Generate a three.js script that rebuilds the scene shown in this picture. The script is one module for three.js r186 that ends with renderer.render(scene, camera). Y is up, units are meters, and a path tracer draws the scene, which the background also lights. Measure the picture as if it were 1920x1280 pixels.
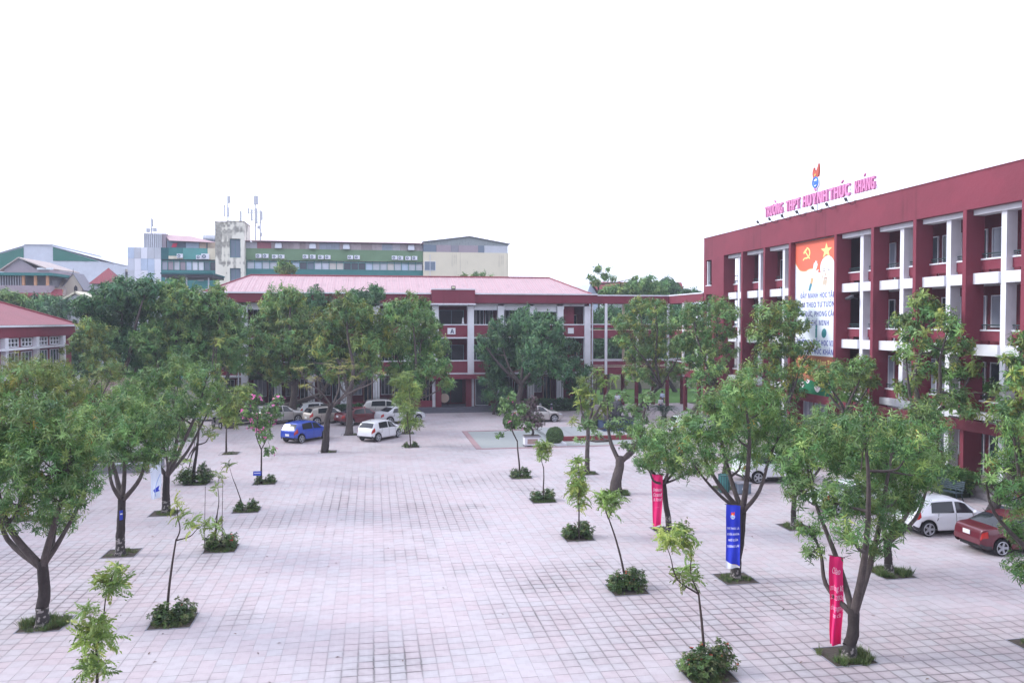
import * as THREE from 'three';
import { mergeGeometries } from 'three/addons/utils/BufferGeometryUtils.js';
import { TextGeometry } from 'three/addons/geometries/TextGeometry.js';
import { FontLoader } from 'three/addons/loaders/FontLoader.js';
import { MarchingCubes } from 'three/addons/objects/MarchingCubes.js';

// ---------------------------------------------------------------- camera, sky, sun, exposure
// x to the side, y up, the courtyard runs away along -z; helpers below write that distance as d = -z
const scene = new THREE.Scene();
const camera = new THREE.PerspectiveCamera(46.2, 1024 / 682, 0.3, 3000);
camera.position.set(0, 8.8, 0);
camera.lookAt(17.2, 6.24, -98.48);

const renderer = new THREE.WebGLRenderer({ antialias: true });
renderer.toneMapping = THREE.LinearToneMapping;
renderer.toneMappingExposure = 1.52;
renderer.shadowMap.enabled = true;

// bright, thin, even cloud: one smooth dome, a little brighter round the veiled sun
const SUN = new THREE.Vector3(-0.80, 0.55, -0.20).normalize();
{
  const w = 256, h = 128, px = new Float32Array(w * h * 4);
  for (let j = 0; j < h; j++) for (let i = 0; i < w; i++) {
    const v = (j + 0.5) / h, lat = (v - 0.5) * Math.PI, lon = ((i + 0.5) / w - 0.5) * 2 * Math.PI;
    const dx = Math.cos(lat) * Math.cos(lon), dy = Math.sin(lat), dz = Math.cos(lat) * Math.sin(lon);
    const c = dx * SUN.x + dy * SUN.y + dz * SUN.z;
    const veil = 1 + 0.55 * Math.pow(Math.max(0, c), 6);
    const cloud = 1 + 0.05 * Math.sin(lon * 3 + Math.sin(lat * 5)) * Math.cos(lat * 4) + 0.03 * Math.sin(lon * 7 + lat * 9);
    const k = 1.15 * veil * cloud, o = (j * w + i) * 4;
    px[o] = 0.90 * k; px[o + 1] = 0.95 * k; px[o + 2] = 1.16 * k; px[o + 3] = 1;
  }
  const sky = new THREE.DataTexture(px, w, h, THREE.RGBAFormat, THREE.FloatType);
  sky.mapping = THREE.EquirectangularReflectionMapping; sky.magFilter = THREE.LinearFilter; sky.needsUpdate = true;
  scene.background = sky; scene.environment = sky;
}
const sun = new THREE.DirectionalLight(new THREE.Color(1, 0.965, 0.92), 1.7);
sun.position.copy(SUN).multiplyScalar(140).add(new THREE.Vector3(5, 0, -50)); sun.target.position.set(5, 0, -50);
sun.castShadow = true; sun.shadow.radius = 30; sun.shadow.mapSize.set(4096, 4096);
Object.assign(sun.shadow.camera, { left: -90, right: 90, top: 90, bottom: -90, near: 1, far: 400 });
scene.add(sun, sun.target);
scene.fog = new THREE.FogExp2(new THREE.Color(0.82, 0.86, 1.0), 0.0007);

// ---------------------------------------------------------------- helpers
function rng(seed) { let s = seed >>> 0; return () => { s = (s + 0x6d2b79f5) | 0; let t = Math.imul(s ^ (s >>> 15), 1 | s); t = (t + Math.imul(t ^ (t >>> 7), 61 | t)) ^ t; return ((t ^ (t >>> 14)) >>> 0) / 4294967296; }; }
const hash = (x, y, s = 0) => { let h = Math.imul(x | 0, 374761393) ^ Math.imul(y | 0, 668265263) ^ Math.imul(s | 0, 2147483647); h = Math.imul(h ^ (h >>> 13), 1274126177); return ((h ^ (h >>> 16)) >>> 0) / 4294967296; };
function vnoise(x, y, s = 0) { const xi = Math.floor(x), yi = Math.floor(y), fx = x - xi, fy = y - yi, u = fx * fx * (3 - 2 * fx), v = fy * fy * (3 - 2 * fy);
  const a = hash(xi, yi, s), b = hash(xi + 1, yi, s), c = hash(xi, yi + 1, s), d = hash(xi + 1, yi + 1, s); return a + (b - a) * u + (c - a) * v + (a - b - c + d) * u * v; }
const fbm = (x, y, s = 0, n = 4) => { let a = 0, k = 0.5, t = 0; for (let i = 0; i < n; i++) { a += k * vnoise(x, y, s + i); t += k; x *= 2.03; y *= 2.03; k *= 0.5; } return a / t; };
const lerp = (a, b, t) => a + (b - a) * t, clamp = (x, a = 0, b = 1) => Math.min(b, Math.max(a, x)), sstep = (a, b, x) => { const t = clamp((x - a) / (b - a)); return t * t * (3 - 2 * t); };
const V = (x, y, d) => new THREE.Vector3(x, y, -d);
const lin = (r, g, b) => new THREE.Color().setRGB(r, g, b);

const taken = new Map();
function numbered(n) { const k = taken.get(n) || 0; taken.set(n, k + 1); return k ? n + '_' + String(k).padStart(3, '0') : n; }
function merge(geos) {
  if (!Array.isArray(geos)) geos = [geos];
  const list = geos.map((g) => { let q = g.index ? g.toNonIndexed() : g; for (const k of Object.keys(q.attributes)) if (!['position', 'normal', 'uv', 'color'].includes(k)) q.deleteAttribute(k); return q; });
  return list.length === 1 ? list[0] : mergeGeometries(list);
}
function tag(o, label, category, group, kind) { if (label) o.userData.label = label; if (category) o.userData.category = category; if (group) o.userData.group = group; if (kind) o.userData.kind = kind; return o; }
function thing(name, label, category, [x, y, d] = [0, 0, 0], turn = 0, group) {
  const o = new THREE.Group(); o.name = numbered(name); o.position.set(x, y, -d); o.rotation.y = turn; scene.add(o); return tag(o, label, category, group);
}
function setting(name) { const o = new THREE.Group(); o.name = numbered(name); scene.add(o); o.userData.kind = 'structure'; return o; }
function part(parent, name, geos, mat) {   // shapes in the parent's own axes
  const m = new THREE.Mesh(merge(geos), mat); m.name = name; m.castShadow = m.receiveShadow = true; parent.add(m); return m;
}
function pw(t, name, geos, mat, under) {   // shapes given in world axes, for a thing that is not turned
  const g = merge(geos); const q = g.clone ? g : g; q.translate(-t.position.x, -t.position.y, -t.position.z); return part(under || t, name, q, mat);
}
function solo(name, geos, mat, label, category, group, kind) { const m = part(scene, numbered(name), geos, mat); return tag(m, label, category, group, kind); }
// box with uv in metres; d runs away from the viewer
function bx(x0, x1, y0, y1, d0, d1) {
  const w = x1 - x0, h = y1 - y0, d = d1 - d0, g = new THREE.BoxGeometry(w, h, d), uv = g.attributes.uv;
  const ox = x0 * 0.7 + d0 * 0.31, oy = y0;
  for (let i = 0; i < 24; i++) { const f = i >> 2, su = f < 2 ? d : w, sv = f === 2 || f === 3 ? d : h; uv.setXY(i, uv.getX(i) * su + ox, uv.getY(i) * sv + oy); }
  return g.translate((x0 + x1) / 2, (y0 + y1) / 2, -(d0 + d1) / 2);
}
// bevelled box centred on its own axes
function rbx(w, h, d, b = 0.01) {
  const s = new THREE.Shape(); s.moveTo(-w / 2 + b, -h / 2 + b); s.lineTo(w / 2 - b, -h / 2 + b); s.lineTo(w / 2 - b, h / 2 - b); s.lineTo(-w / 2 + b, h / 2 - b); s.closePath();
  return new THREE.ExtrudeGeometry(s, { depth: d - 2 * b, bevelEnabled: true, bevelThickness: b, bevelSize: b, bevelSegments: 2 }).translate(0, 0, -(d - 2 * b) / 2);
}
function cyl(x, y, d, r, h, seg = 10, r2 = r) { return new THREE.CylinderGeometry(r2, r, h, seg).translate(x, y + h / 2, -d); }
// bar between two points
function bar(a, b, r, seg = 5, r2 = r) {
  const v = b.clone().sub(a), L = v.length(); const g = new THREE.CylinderGeometry(r2, r, L, seg);
  g.applyQuaternion(new THREE.Quaternion().setFromUnitVectors(new THREE.Vector3(0, 1, 0), v.normalize())); return g.translate((a.x + b.x) / 2, (a.y + b.y) / 2, (a.z + b.z) / 2);
}
// flat polygon with thickness, drawn in x,y and pushed along d
function slab(pts, d0, d1) { const s = new THREE.Shape(pts.map(([x, y]) => new THREE.Vector2(x, y))); return new THREE.ExtrudeGeometry(s, { depth: d1 - d0, bevelEnabled: false }).translate(0, 0, -d1); }
// quads from corner points, with thickness downwards, for roofs: pts = 3 or 4 corners counted round
function sheet(pts, th = 0.06) {
  const P = pts.map((p) => V(...p)), n = new THREE.Vector3().subVectors(P[1], P[0]).cross(new THREE.Vector3().subVectors(P[2], P[0])).normalize(); if (n.y < 0) n.negate();
  const u = new THREE.Vector3().subVectors(P[1], P[0]).normalize(), v = new THREE.Vector3().crossVectors(n, u), pos = [], nor = [], uv = [];
  const Q = P.map((p) => p.clone().addScaledVector(n, -th)), put = (list, nn) => { for (let k = 0; k < list.length; k += 3) { const w = new THREE.Vector3().subVectors(list[k + 1], list[k]).cross(new THREE.Vector3().subVectors(list[k + 2], list[k])); if (w.dot(nn) < 0) [list[k + 1], list[k + 2]] = [list[k + 2], list[k + 1]]; } for (const p of list) { pos.push(p.x, p.y, p.z); nor.push(nn.x, nn.y, nn.z); uv.push(p.dot(u), p.dot(v)); } };
  const fan = (L) => { const o = []; for (let i = 1; i < L.length - 1; i++) o.push(L[0], L[i], L[i + 1]); return o; };
  put(fan(P), n); put(fan([...Q].reverse()), n.clone().negate());
  for (let i = 0; i < P.length; i++) { const j = (i + 1) % P.length, e = new THREE.Vector3().subVectors(P[j], P[i]).cross(n).normalize(); put([P[i], Q[i], Q[j], P[i], Q[j], P[j]], e); }
  const g = new THREE.BufferGeometry(); g.setAttribute('position', new THREE.Float32BufferAttribute(pos, 3)); g.setAttribute('normal', new THREE.Float32BufferAttribute(nor, 3)); g.setAttribute('uv', new THREE.Float32BufferAttribute(uv, 2)); return g;
}
// tapered tube through points (Vector3), one radius per point
function limb(pts, radii, seg = 7, sub = 4, seed = 1) {
  const R = rng(seed), c = pts.length > 2 ? new THREE.CatmullRomCurve3(pts, false, 'centripetal') : new THREE.LineCurve3(pts[0], pts[1]), n = (pts.length - 1) * sub, pos = [], nor = [], uv = [], idx = [];
  let up = new THREE.Vector3(0.13, 0.2, 0.97); let acc = 0, last = null;
  for (let i = 0; i <= n; i++) {
    const t = i / n, p = c.getPoint(t), tg = c.getTangent(t), f = t * (radii.length - 1), k = Math.min(radii.length - 2, Math.floor(f)), r = lerp(radii[k], radii[k + 1], f - k);
    if (last) acc += p.distanceTo(last); last = p;
    const a = new THREE.Vector3().crossVectors(up, tg).normalize(), b = new THREE.Vector3().crossVectors(tg, a);
    for (let j = 0; j <= seg; j++) { const th = (j % seg) / seg * Math.PI * 2, q = r * (1 + 0.12 * (hash(i, j % seg, seed) - 0.5)), nx = a.clone().multiplyScalar(Math.cos(th)).addScaledVector(b, Math.sin(th));
      pos.push(p.x + nx.x * q, p.y + nx.y * q, p.z + nx.z * q); nor.push(nx.x, nx.y, nx.z); uv.push(j / seg * 2 * Math.PI * Math.max(r, 0.03), acc); }
  }
  for (let i = 0; i < n; i++) for (let j = 0; j < seg; j++) { const a = i * (seg + 1) + j, b = a + seg + 1; idx.push(a, a + 1, b, a + 1, b + 1, b); }
  const g = new THREE.BufferGeometry(); g.setAttribute('position', new THREE.Float32BufferAttribute(pos, 3)); g.setAttribute('normal', new THREE.Float32BufferAttribute(nor, 3)); g.setAttribute('uv', new THREE.Float32BufferAttribute(uv, 2)); g.setIndex(idx); return g;
}

// ---------------------------------------------------------------- textures and materials
function dataTex(n, fn, srgb = false, rep = 1, m = n) {
  const px = new Uint8Array(n * m * 4);
  for (let j = 0; j < m; j++) for (let i = 0; i < n; i++) { const c = fn(i / n, j / m, i, j), o = (j * n + i) * 4; px[o] = clamp(c[0]) * 255; px[o + 1] = clamp(c[1]) * 255; px[o + 2] = clamp(c[2]) * 255; px[o + 3] = 255; }
  const t = new THREE.DataTexture(px, n, m); t.wrapS = t.wrapT = THREE.RepeatWrapping; t.magFilter = THREE.LinearFilter; t.minFilter = THREE.LinearFilter; t.repeat.set(rep, rep); if (srgb) t.colorSpace = THREE.SRGBColorSpace; t.needsUpdate = true; return t;
}
// noise that tiles
const tnoise = (u, v, f, s) => { const n = (a, b) => { const x = a * f, y = b * f, xi = Math.floor(x), yi = Math.floor(y), fx = x - xi, fy = y - yi, p = fx * fx * (3 - 2 * fx), q = fy * fy * (3 - 2 * fy), H = (i, j) => hash(((i % f) + f) % f, ((j % f) + f) % f, s); return lerp(lerp(H(xi, yi), H(xi + 1, yi), p), lerp(H(xi, yi + 1), H(xi + 1, yi + 1), p), q); }; return n(u, v); };
const tf = (u, v, f, s, o = 4) => { let a = 0, k = 0.5, t = 0; for (let i = 0; i < o; i++) { a += k * tnoise(u, v, f << i, s + i); t += k; k *= 0.55; } return a / t; };
const mottle = dataTex(256, (u, v) => { const a = tf(u, v, 4, 3), b = tf(u, v, 32, 9, 2), k = 0.80 + 0.17 * a + 0.09 * (b - 0.5); return [k, k, k]; }, false, 0.28);
const grain = dataTex(256, (u, v) => { const k = tf(u, v, 16, 21, 4); return [k, k, k]; }, false, 0.6);
// rain streaks and mildew on old render: blotches with ragged edges, drawn out downwards
const mildew = dataTex(512, (u, v) => { const a = tf(u, v, 3, 31, 5), s = tf(u * 1, v, 24, 37, 1) * 0.5 + tnoise(u, v * 0.2, 40, 39) * 0.5, m = sstep(0.56, 0.66, a * 0.75 + s * 0.3), k = lerp(0.97, 0.26, m * (0.55 + 0.45 * tf(u, v, 48, 41, 2))), q = k * (0.93 + 0.07 * tf(u, v, 16, 44, 2)); return [q, q * 0.99, q * 0.97]; }, false, 0.085);
const streak = dataTex(512, (u, v) => { const col = tnoise(u, 0, 64, 51) * 0.6 + tnoise(u, 0, 16, 52) * 0.4, drip = sstep(0.6, 0.95, col) * sstep(0.35, 0.8, tf(u, v, 4, 55, 3)), k = 0.96 - 0.30 * drip - 0.1 * tf(u, v, 6, 57, 4); return [k, k * 0.985, k * 0.96]; }, false, 0.13);
// faint runs and patched areas on painted render
const redRuns = dataTex(512, (u, v) => { const col = tnoise(u, 0, 48, 151) * 0.6 + tnoise(u, 0, 12, 152) * 0.4, run = sstep(0.62, 0.95, col) * sstep(0.4, 0.75, tf(u, v, 3, 155, 3)), pat = sstep(0.55, 0.62, tf(u, v, 3, 158, 4)), k = 0.90 - 0.30 * run + 0.08 * pat - 0.22 * (tf(u, v, 8, 157, 4) - 0.5); return [k, k, k * 1.01]; }, false, 0.11);
const ribs = dataTex(64, (u) => { const k = 0.5 + 0.5 * Math.cos(u * Math.PI * 2); const q = Math.pow(k, 0.6); return [q, q, q]; }, false, 1); ribs.repeat.set(4.2, 1);
const roofmap = dataTex(256, (u, v) => { const k = 0.86 + 0.12 * tf(u, v, 8, 61, 3) - 0.16 * sstep(0.72, 0.8, tnoise(u, v, 48, 63)) - 0.08 * sstep(0.6, 0.8, tf(u, v, 4, 66, 3)); return [k, k * 0.98, k * 0.98]; }, false, 0.22);
const barkmap = dataTex(256, (u, v) => { const a = tf(u, v * 0.5, 8, 71, 4), b = tnoise(u, v, 24, 75), k = 0.45 + 0.5 * a + 0.15 * (b - 0.5); return [k, k * 0.97, k * 0.94]; }, false, 1.3);
// flaking limewash: pale scabs on dark bark
const limeTex = dataTex(256, (u, v) => { const a = tf(u, v, 12, 131, 5), m = sstep(0.53, 0.62, a), k = lerp(0.16, 0.95, m) * (0.8 + 0.3 * tf(u, v, 32, 136, 2)); return [k, k * 0.97, k * 0.95]; }, false, 1.1);
const std = (c, o = {}) => new THREE.MeshStandardMaterial({ color: c, roughness: 0.8, ...o });
const phys = (c, o = {}) => new THREE.MeshPhysicalMaterial({ color: c, roughness: 0.5, ...o });
const wallOf = (c, o = {}) => std(c, { map: mottle, bumpMap: grain, bumpScale: 0.006, roughness: 0.82, ...o });
const M = {
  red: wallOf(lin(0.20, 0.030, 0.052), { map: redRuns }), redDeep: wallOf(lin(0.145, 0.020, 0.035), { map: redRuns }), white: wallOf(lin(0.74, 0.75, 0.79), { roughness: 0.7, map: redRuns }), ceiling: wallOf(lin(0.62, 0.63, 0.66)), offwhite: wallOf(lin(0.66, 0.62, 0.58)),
  beige: wallOf(lin(0.72, 0.58, 0.47)), floor: wallOf(lin(0.34, 0.31, 0.32)), step: wallOf(lin(0.12, 0.12, 0.15)), slate: wallOf(lin(0.28, 0.28, 0.32)),
  cream: std(lin(0.74, 0.70, 0.56), { map: streak, roughness: 0.85, bumpMap: grain, bumpScale: 0.01 }), old: std(lin(0.80, 0.79, 0.70), { map: mildew, roughness: 0.9, bumpMap: grain, bumpScale: 0.012 }), aged: std(lin(0.6, 0.55, 0.48), { map: mildew, roughness: 0.9 }),
  glass: phys(lin(0.035, 0.045, 0.06), { roughness: 0.08, specularIntensity: 0.9 }), glassPale: phys(lin(0.30, 0.33, 0.40), { roughness: 0.15 }), frame: std(lin(0.72, 0.74, 0.80), { roughness: 0.45 }), greenFrame: std(lin(0.05, 0.20, 0.19), { roughness: 0.5 }),
  rail: std(lin(0.05, 0.085, 0.09), { roughness: 0.45, metalness: 0.4 }), black: std(lin(0.012, 0.012, 0.014), { roughness: 0.6 }), dark: std(lin(0.045, 0.045, 0.055), { roughness: 0.7, map: mottle }), metal: std(lin(0.42, 0.44, 0.48), { roughness: 0.4, metalness: 0.7 }), paleMetal: std(lin(0.62, 0.65, 0.72), { roughness: 0.5, metalness: 0.2 }),
  roofPink: std(lin(0.47, 0.305, 0.325), { map: roofmap, bumpMap: ribs, bumpScale: 0.02, roughness: 0.42 }), roofRed: std(lin(0.25, 0.036, 0.052), { map: roofmap, bumpMap: ribs, bumpScale: 0.02, roughness: 0.5 }), roofOld: std(lin(0.50, 0.43, 0.40), { map: roofmap, bumpMap: ribs, bumpScale: 0.02, roughness: 0.7 }),
  green: wallOf(lin(0.17, 0.285, 0.16)), teal: wallOf(lin(0.045, 0.21, 0.205)), tealPale: wallOf(lin(0.10, 0.33, 0.31)), tealDark: wallOf(lin(0.02, 0.12, 0.13)), skyBlue: wallOf(lin(0.52, 0.62, 0.76)), greyBlue: wallOf(lin(0.18, 0.23, 0.29)), paleGrey: wallOf(lin(0.56, 0.59, 0.64)),
  orange: wallOf(lin(0.58, 0.32, 0.19)), warehouse: wallOf(lin(0.62, 0.66, 0.74)), darkGreen: wallOf(lin(0.02, 0.17, 0.125)), mauve: wallOf(lin(0.38, 0.32, 0.36)),
  soil: std(lin(0.075, 0.06, 0.05), { map: mottle, bumpMap: grain, bumpScale: 0.03, roughness: 1 }),
  bark: std(lin(0.055, 0.045, 0.045), { map: barkmap, bumpMap: barkmap, bumpScale: 0.012, roughness: 0.95 }), barkPale: std(lin(0.12, 0.10, 0.098), { map: barkmap, bumpMap: barkmap, bumpScale: 0.01, roughness: 0.95 }), lime: std(lin(0.34, 0.32, 0.315), { map: limeTex, bumpMap: barkmap, bumpScale: 0.01, roughness: 0.95 }),
  stem: std(lin(0.09, 0.068, 0.062), { roughness: 0.9, map: barkmap }), blue: std(lin(0.02, 0.05, 0.42), { roughness: 0.6 }),
};

// ---------------------------------------------------------------- ground and paving
solo('ground', new THREE.PlaneGeometry(5000, 5000).rotateX(-Math.PI / 2).translate(0, -0.06, -600), std(lin(0.15, 0.14, 0.12), { map: mottle, roughness: 1 }), null, null, null, 'structure');
const T = 0.4;
// planting pits: [x, d] of the middle
const PIT_TREES = [[-9.4, 24.8], [-9.4, 32], [-9.4, 38.8], [-9.6, 45.5], [-9.6, 55.4], [-15.6, 38.7], [-16.4, 45.2], [12.2, 18.8], [12.2, 25.4], [12.2, 31.7], [12.2, 39.1], [12.2, 44.6], [17.7, 18.6], [17.7, 25], [17.7, 31.4], [18, 39.2], [-3.2, 54.9], [-1.8, 62.9], [2.6, 63]];
const PIT_BEDS = [[-6, 18.7], [-6, 24.7], [-6, 32], [-6, 38.7], [-6, 45], [2.6, 56], [8.2, 44.4], [8.2, 38], [8.2, 31.2], [8.2, 25], [8.2, 18.7]];
const PITS = [...PIT_TREES, ...PIT_BEDS], snap = (v) => Math.floor(v / T);
const pitSet = new Set(); for (const [x, d] of PITS) for (let a = -1; a <= 1; a++) for (let b = -1; b <= 1; b++) pitSet.add((snap(x) + a) + ',' + (snap(d) + b));
const pitMid = ([x, d]) => [(snap(x) + 0.5) * T, (snap(d) + 0.5) * T];
const BASIN = [7.0, 19.2, 54.2, 63.4];
{
  const pave = setting('courtyard_pavement');
  const dirt = (x, d) => clamp(sstep(0.53, 0.72, fbm(x * 0.16 + 7, d * 0.16, 3, 4)) * lerp(0.75, 0.4, clamp((d - 24) / 20)) + sstep(0.57, 0.72, fbm(x * 0.5, d * 0.5, 13, 3)) * 0.45 + 0.8 * Math.exp(-((x - 0.4) ** 2) / 3 - ((d - 21.2) ** 2) / 2.2) + 0.7 * Math.exp(-((x - 9.6) ** 2) / 2 - ((d - 20.8) ** 2) / 4) + 0.5 * Math.exp(-((x + 9) ** 2) / 10 - ((d - 28) ** 2) / 30));
  // mortar and dirt in the joints: pale where swept, dark where soil has settled
  { const pos = [], col = [], idx = [], nx = 96, nd = 104, x0 = -25, d0 = 6, sx = 57 / nx, sd = 72 / nd; for (let j = 0; j <= nd; j++) for (let i = 0; i <= nx; i++) { const x = x0 + i * sx, d = d0 + j * sd, q = clamp(dirt(x, d) * 1.1 + 0.2 * hash(i, j, 88)), k = lerp(0.42, 0.13, q); pos.push(x, -0.008, -d); col.push(k * 1.02, k * 0.95, k); }
    for (let j = 0; j < nd; j++) for (let i = 0; i < nx; i++) { const a = j * (nx + 1) + i; idx.push(a, a + 1, a + nx + 1, a + 1, a + nx + 2, a + nx + 1); }
    const g = new THREE.BufferGeometry(); g.setAttribute('position', new THREE.Float32BufferAttribute(pos, 3)); g.setAttribute('color', new THREE.Float32BufferAttribute(col, 3)); g.setIndex(idx); g.computeVertexNormals(); const m = new THREE.Mesh(g, new THREE.MeshStandardMaterial({ color: 0xffffff, vertexColors: true, roughness: 1 })); m.name = 'mortar_bed'; m.receiveShadow = true; pave.add(m); }
  // pressed pattern of the tile face: quarter rings and bars
  const cv = document.createElement('canvas'); cv.width = cv.height = 256; const c = cv.getContext('2d');
  c.fillStyle = '#f4f2f4'; c.fillRect(0, 0, 256, 256); c.lineWidth = 5;
  for (const [cx, cy] of [[0, 0], [256, 256]]) for (let r = 20; r < 190; r += 19) { c.strokeStyle = r % 2 ? '#d9cbd1' : '#dcd7de'; c.beginPath(); c.arc(cx, cy, r, 0, Math.PI * 2); c.stroke(); }
  c.strokeStyle = '#d8cdd4'; for (let k = 0; k < 5; k++) { c.strokeRect(150 + k * 10, 12 + k * 9, 94 - k * 20 + 10, 80 - k * 18); c.strokeRect(12 + k * 9, 160 + k * 9, 80 - k * 18, 84 - k * 18); }
  const id = c.getImageData(0, 0, 256, 256), R = rng(5); for (let i = 0; i < id.data.length; i += 4) { const n = (R() - 0.5) * 14; for (let k = 0; k < 3; k++) id.data[i + k] += n; } c.putImageData(id, 0, 0);
  const face = new THREE.CanvasTexture(cv); face.wrapS = face.wrapT = THREE.RepeatWrapping;
  const tileMat = new THREE.MeshStandardMaterial({ color: 0xffffff, map: face, bumpMap: face, bumpScale: 0.004, vertexColors: true, roughness: 0.62 });
  const tile = (ix, jd, fine, out) => {
    const x0 = ix * T + (jd >= snap(54.2) ? 0.17 : 0), d0 = jd * T, h = hash(ix, jd, 2), g = (jd >= snap(54.2) ? 0.003 : 0.002) + 0.0024 * hash(ix, jd, 8), pink = hash(Math.floor(ix / 1), Math.floor(jd / 1), 4) * 0.55 + 0.45 * fbm(x0 * 0.25, d0 * 0.25, 40, 3), tone = 0.93 + 0.13 * h * 0.6 + 0.10 * (fbm(x0 * 0.07, d0 * 0.07, 44, 3) - 0.5), lift = (hash(ix, jd, 9) - 0.5) * 0.004;
    const base = [lerp(0.485, 0.53, pink) * tone, lerp(0.478, 0.44, pink) * tone, lerp(0.495, 0.455, pink) * tone];
    const s = fine ? [0, 0.11, 0.5, 0.89, 1] : [0, 1], n = s.length, o = out.pos.length / 3, tilt = [(hash(ix, jd, 11) - 0.5) * 0.004, (hash(ix, jd, 12) - 0.5) * 0.004], w = T - 2 * g, rot = Math.floor(hash(ix, jd, 6) * 4);
    const put = (a, b, y, nx, ny, nz, dk) => { out.pos.push(x0 + g + a * w, y, -(d0 + g + b * w)); out.nor.push(nx, ny, nz); let u = a, v = b; for (let k = 0; k < rot; k++) [u, v] = [1 - v, u]; out.uv.push(u, v); out.col.push(base[0] * dk, base[1] * dk, base[2] * dk * lerp(0.97, 1, dk)); };
    for (let b = 0; b < n; b++) for (let a = 0; a < n; a++) {
      const px = x0 + s[a] * T, pd = d0 + s[b] * T, q = dirt(px, pd), edge = a === 0 || b === 0 || a === n - 1 || b === n - 1, rim = fine ? (edge ? 1 : (s[a] === 0.5 || s[b] === 0.5) && s[a] === s[b] ? 0.12 : 0.30) : 0.35;
      put(s[a], s[b], lift + tilt[0] * s[a] + tilt[1] * s[b], 0, 1, 0, 1 - 0.6 * q * rim * (0.6 + 0.8 * hash(ix + a, jd + b, 17)) - (edge && fine ? 0.02 : 0));
    }
    for (let b = 0; b < n - 1; b++) for (let a = 0; a < n - 1; a++) { const p = o + b * n + a; out.idx.push(p, p + 1, p + n, p + 1, p + n + 1, p + n); }
    if (fine) for (const [a0, b0, a1, b1, nx, nz] of [[0, 0, 1, 0, 0, 1], [1, 0, 1, 1, 1, 0], [1, 1, 0, 1, 0, -1], [0, 1, 0, 0, -1, 0]]) { const p = out.pos.length / 3; put(a0, b0, lift, nx, 0, nz, 0.8); put(a1, b1, lift, nx, 0, nz, 0.8); put(a1, b1, -0.02, nx, 0, nz, 0.5); put(a0, b0, -0.02, nx, 0, nz, 0.5); out.idx.push(p, p + 2, p + 1, p, p + 3, p + 2); }
  };
  const fresh = () => ({ pos: [], nor: [], uv: [], col: [], idx: [] });
  const build = (o) => { const g = new THREE.BufferGeometry(); g.setAttribute('position', new THREE.Float32BufferAttribute(o.pos, 3)); g.setAttribute('normal', new THREE.Float32BufferAttribute(o.nor, 3)); g.setAttribute('uv', new THREE.Float32BufferAttribute(o.uv, 2)); g.setAttribute('color', new THREE.Float32BufferAttribute(o.col, 3)); g.setIndex(o.idx); return g; };
  const list = [];
  for (let j = snap(11); j < snap(76.4); j++) for (let i = snap(-33); i < snap(31); i++) {
    const x = (i + 0.5) * T, d = (j + 0.5) * T; if (pitSet.has(i + ',' + j)) continue;
    if (x > BASIN[0] && x < BASIN[1] && d > BASIN[2] && d < BASIN[3]) continue;
    if (x > 28.9 || x < -24.5) continue;
    const a = Math.atan2(x, d) * 57.3; if (x < d * -0.43 - 5 || x > d * 0.93 + 5) continue;
    list.push([i, j, d, a > -22.2 && a < 42 && d > 18.5]);
  }
  const near = new Set(list.filter((t) => t[3]).sort((p, q) => p[2] - q[2] || Math.abs(p[0] * T - 4) - Math.abs(q[0] * T - 4)).slice(0, 300));
  const rest = fresh();
  for (const t of list) if (!near.has(t)) tile(t[0], t[1], t[2] < 46, rest);
  const all = new THREE.Mesh(build(rest), tileMat); all.name = 'tile_field'; all.userData.kind = 'stuff'; all.receiveShadow = true; pave.add(all);
  for (const t of near) { const o = fresh(); tile(t[0], t[1], true, o); const m = new THREE.Mesh(build(o), tileMat); m.name = 'tile'; m.receiveShadow = true; pave.add(m); }
  // kerbless soil squares in the pits
  for (const p of PITS) { const [x, d] = pitMid(p); const s = setting('soil_pit'); s.position.set(x, 0, -d); part(s, 'soil', bx(-0.6, 0.6, -0.05, -0.004, -0.6, 0.6), M.soil);
    const e = 0.62; part(s, 'edging', [bx(-e, e, -0.04, 0.012, -e, -e + 0.035), bx(-e, e, -0.04, 0.012, e - 0.035, e), bx(-e, -e + 0.035, -0.04, 0.012, -e + 0.035, e - 0.035), bx(e - 0.035, e, -0.04, 0.012, -e + 0.035, e - 0.035)], M.slate); }
  // shallow painted basin with its red border and a raised kerb
  const b = setting('ornamental_basin'), paint = std(lin(0.35, 0.38, 0.38), { map: streak, roughness: 0.75 });
  part(b, 'basin_floor', bx(BASIN[0] + 0.4, BASIN[1], -0.05, -0.002, BASIN[2] + 0.35, BASIN[3] - 0.3), paint);
  const edge = wallOf(lin(0.38, 0.25, 0.26));
  part(b, 'border', [bx(BASIN[0], BASIN[0] + 0.4, -0.05, 0.03, BASIN[2], BASIN[3])], edge); part(b, 'border', [bx(BASIN[0] + 0.4, BASIN[1], -0.05, 0.03, BASIN[2], BASIN[2] + 0.28)], edge); part(b, 'border', [bx(BASIN[0] + 0.4, BASIN[1], -0.05, 0.03, BASIN[3] - 0.28, BASIN[3])], edge);
  part(b, 'kerb', bx(12.9, 19.2, -0.03, 0.32, 56.9, 57.15), wallOf(lin(0.26, 0.05, 0.06))); part(b, 'raised_floor', bx(12.9, 19.2, -0.03, 0.22, 57.15, 63), std(lin(0.38, 0.40, 0.41), { map: streak }));
  part(b, 'planter_kerb', bx(11.4, 13.5, -0.03, 0.16, 54.75, 55.9), M.white);
  part(pave, 'apron', bx(20, 33.5, -0.05, -0.012, 76.4, 81.5), std(lin(0.45, 0.40, 0.41), { map: streak, roughness: 0.9 }));
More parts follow.
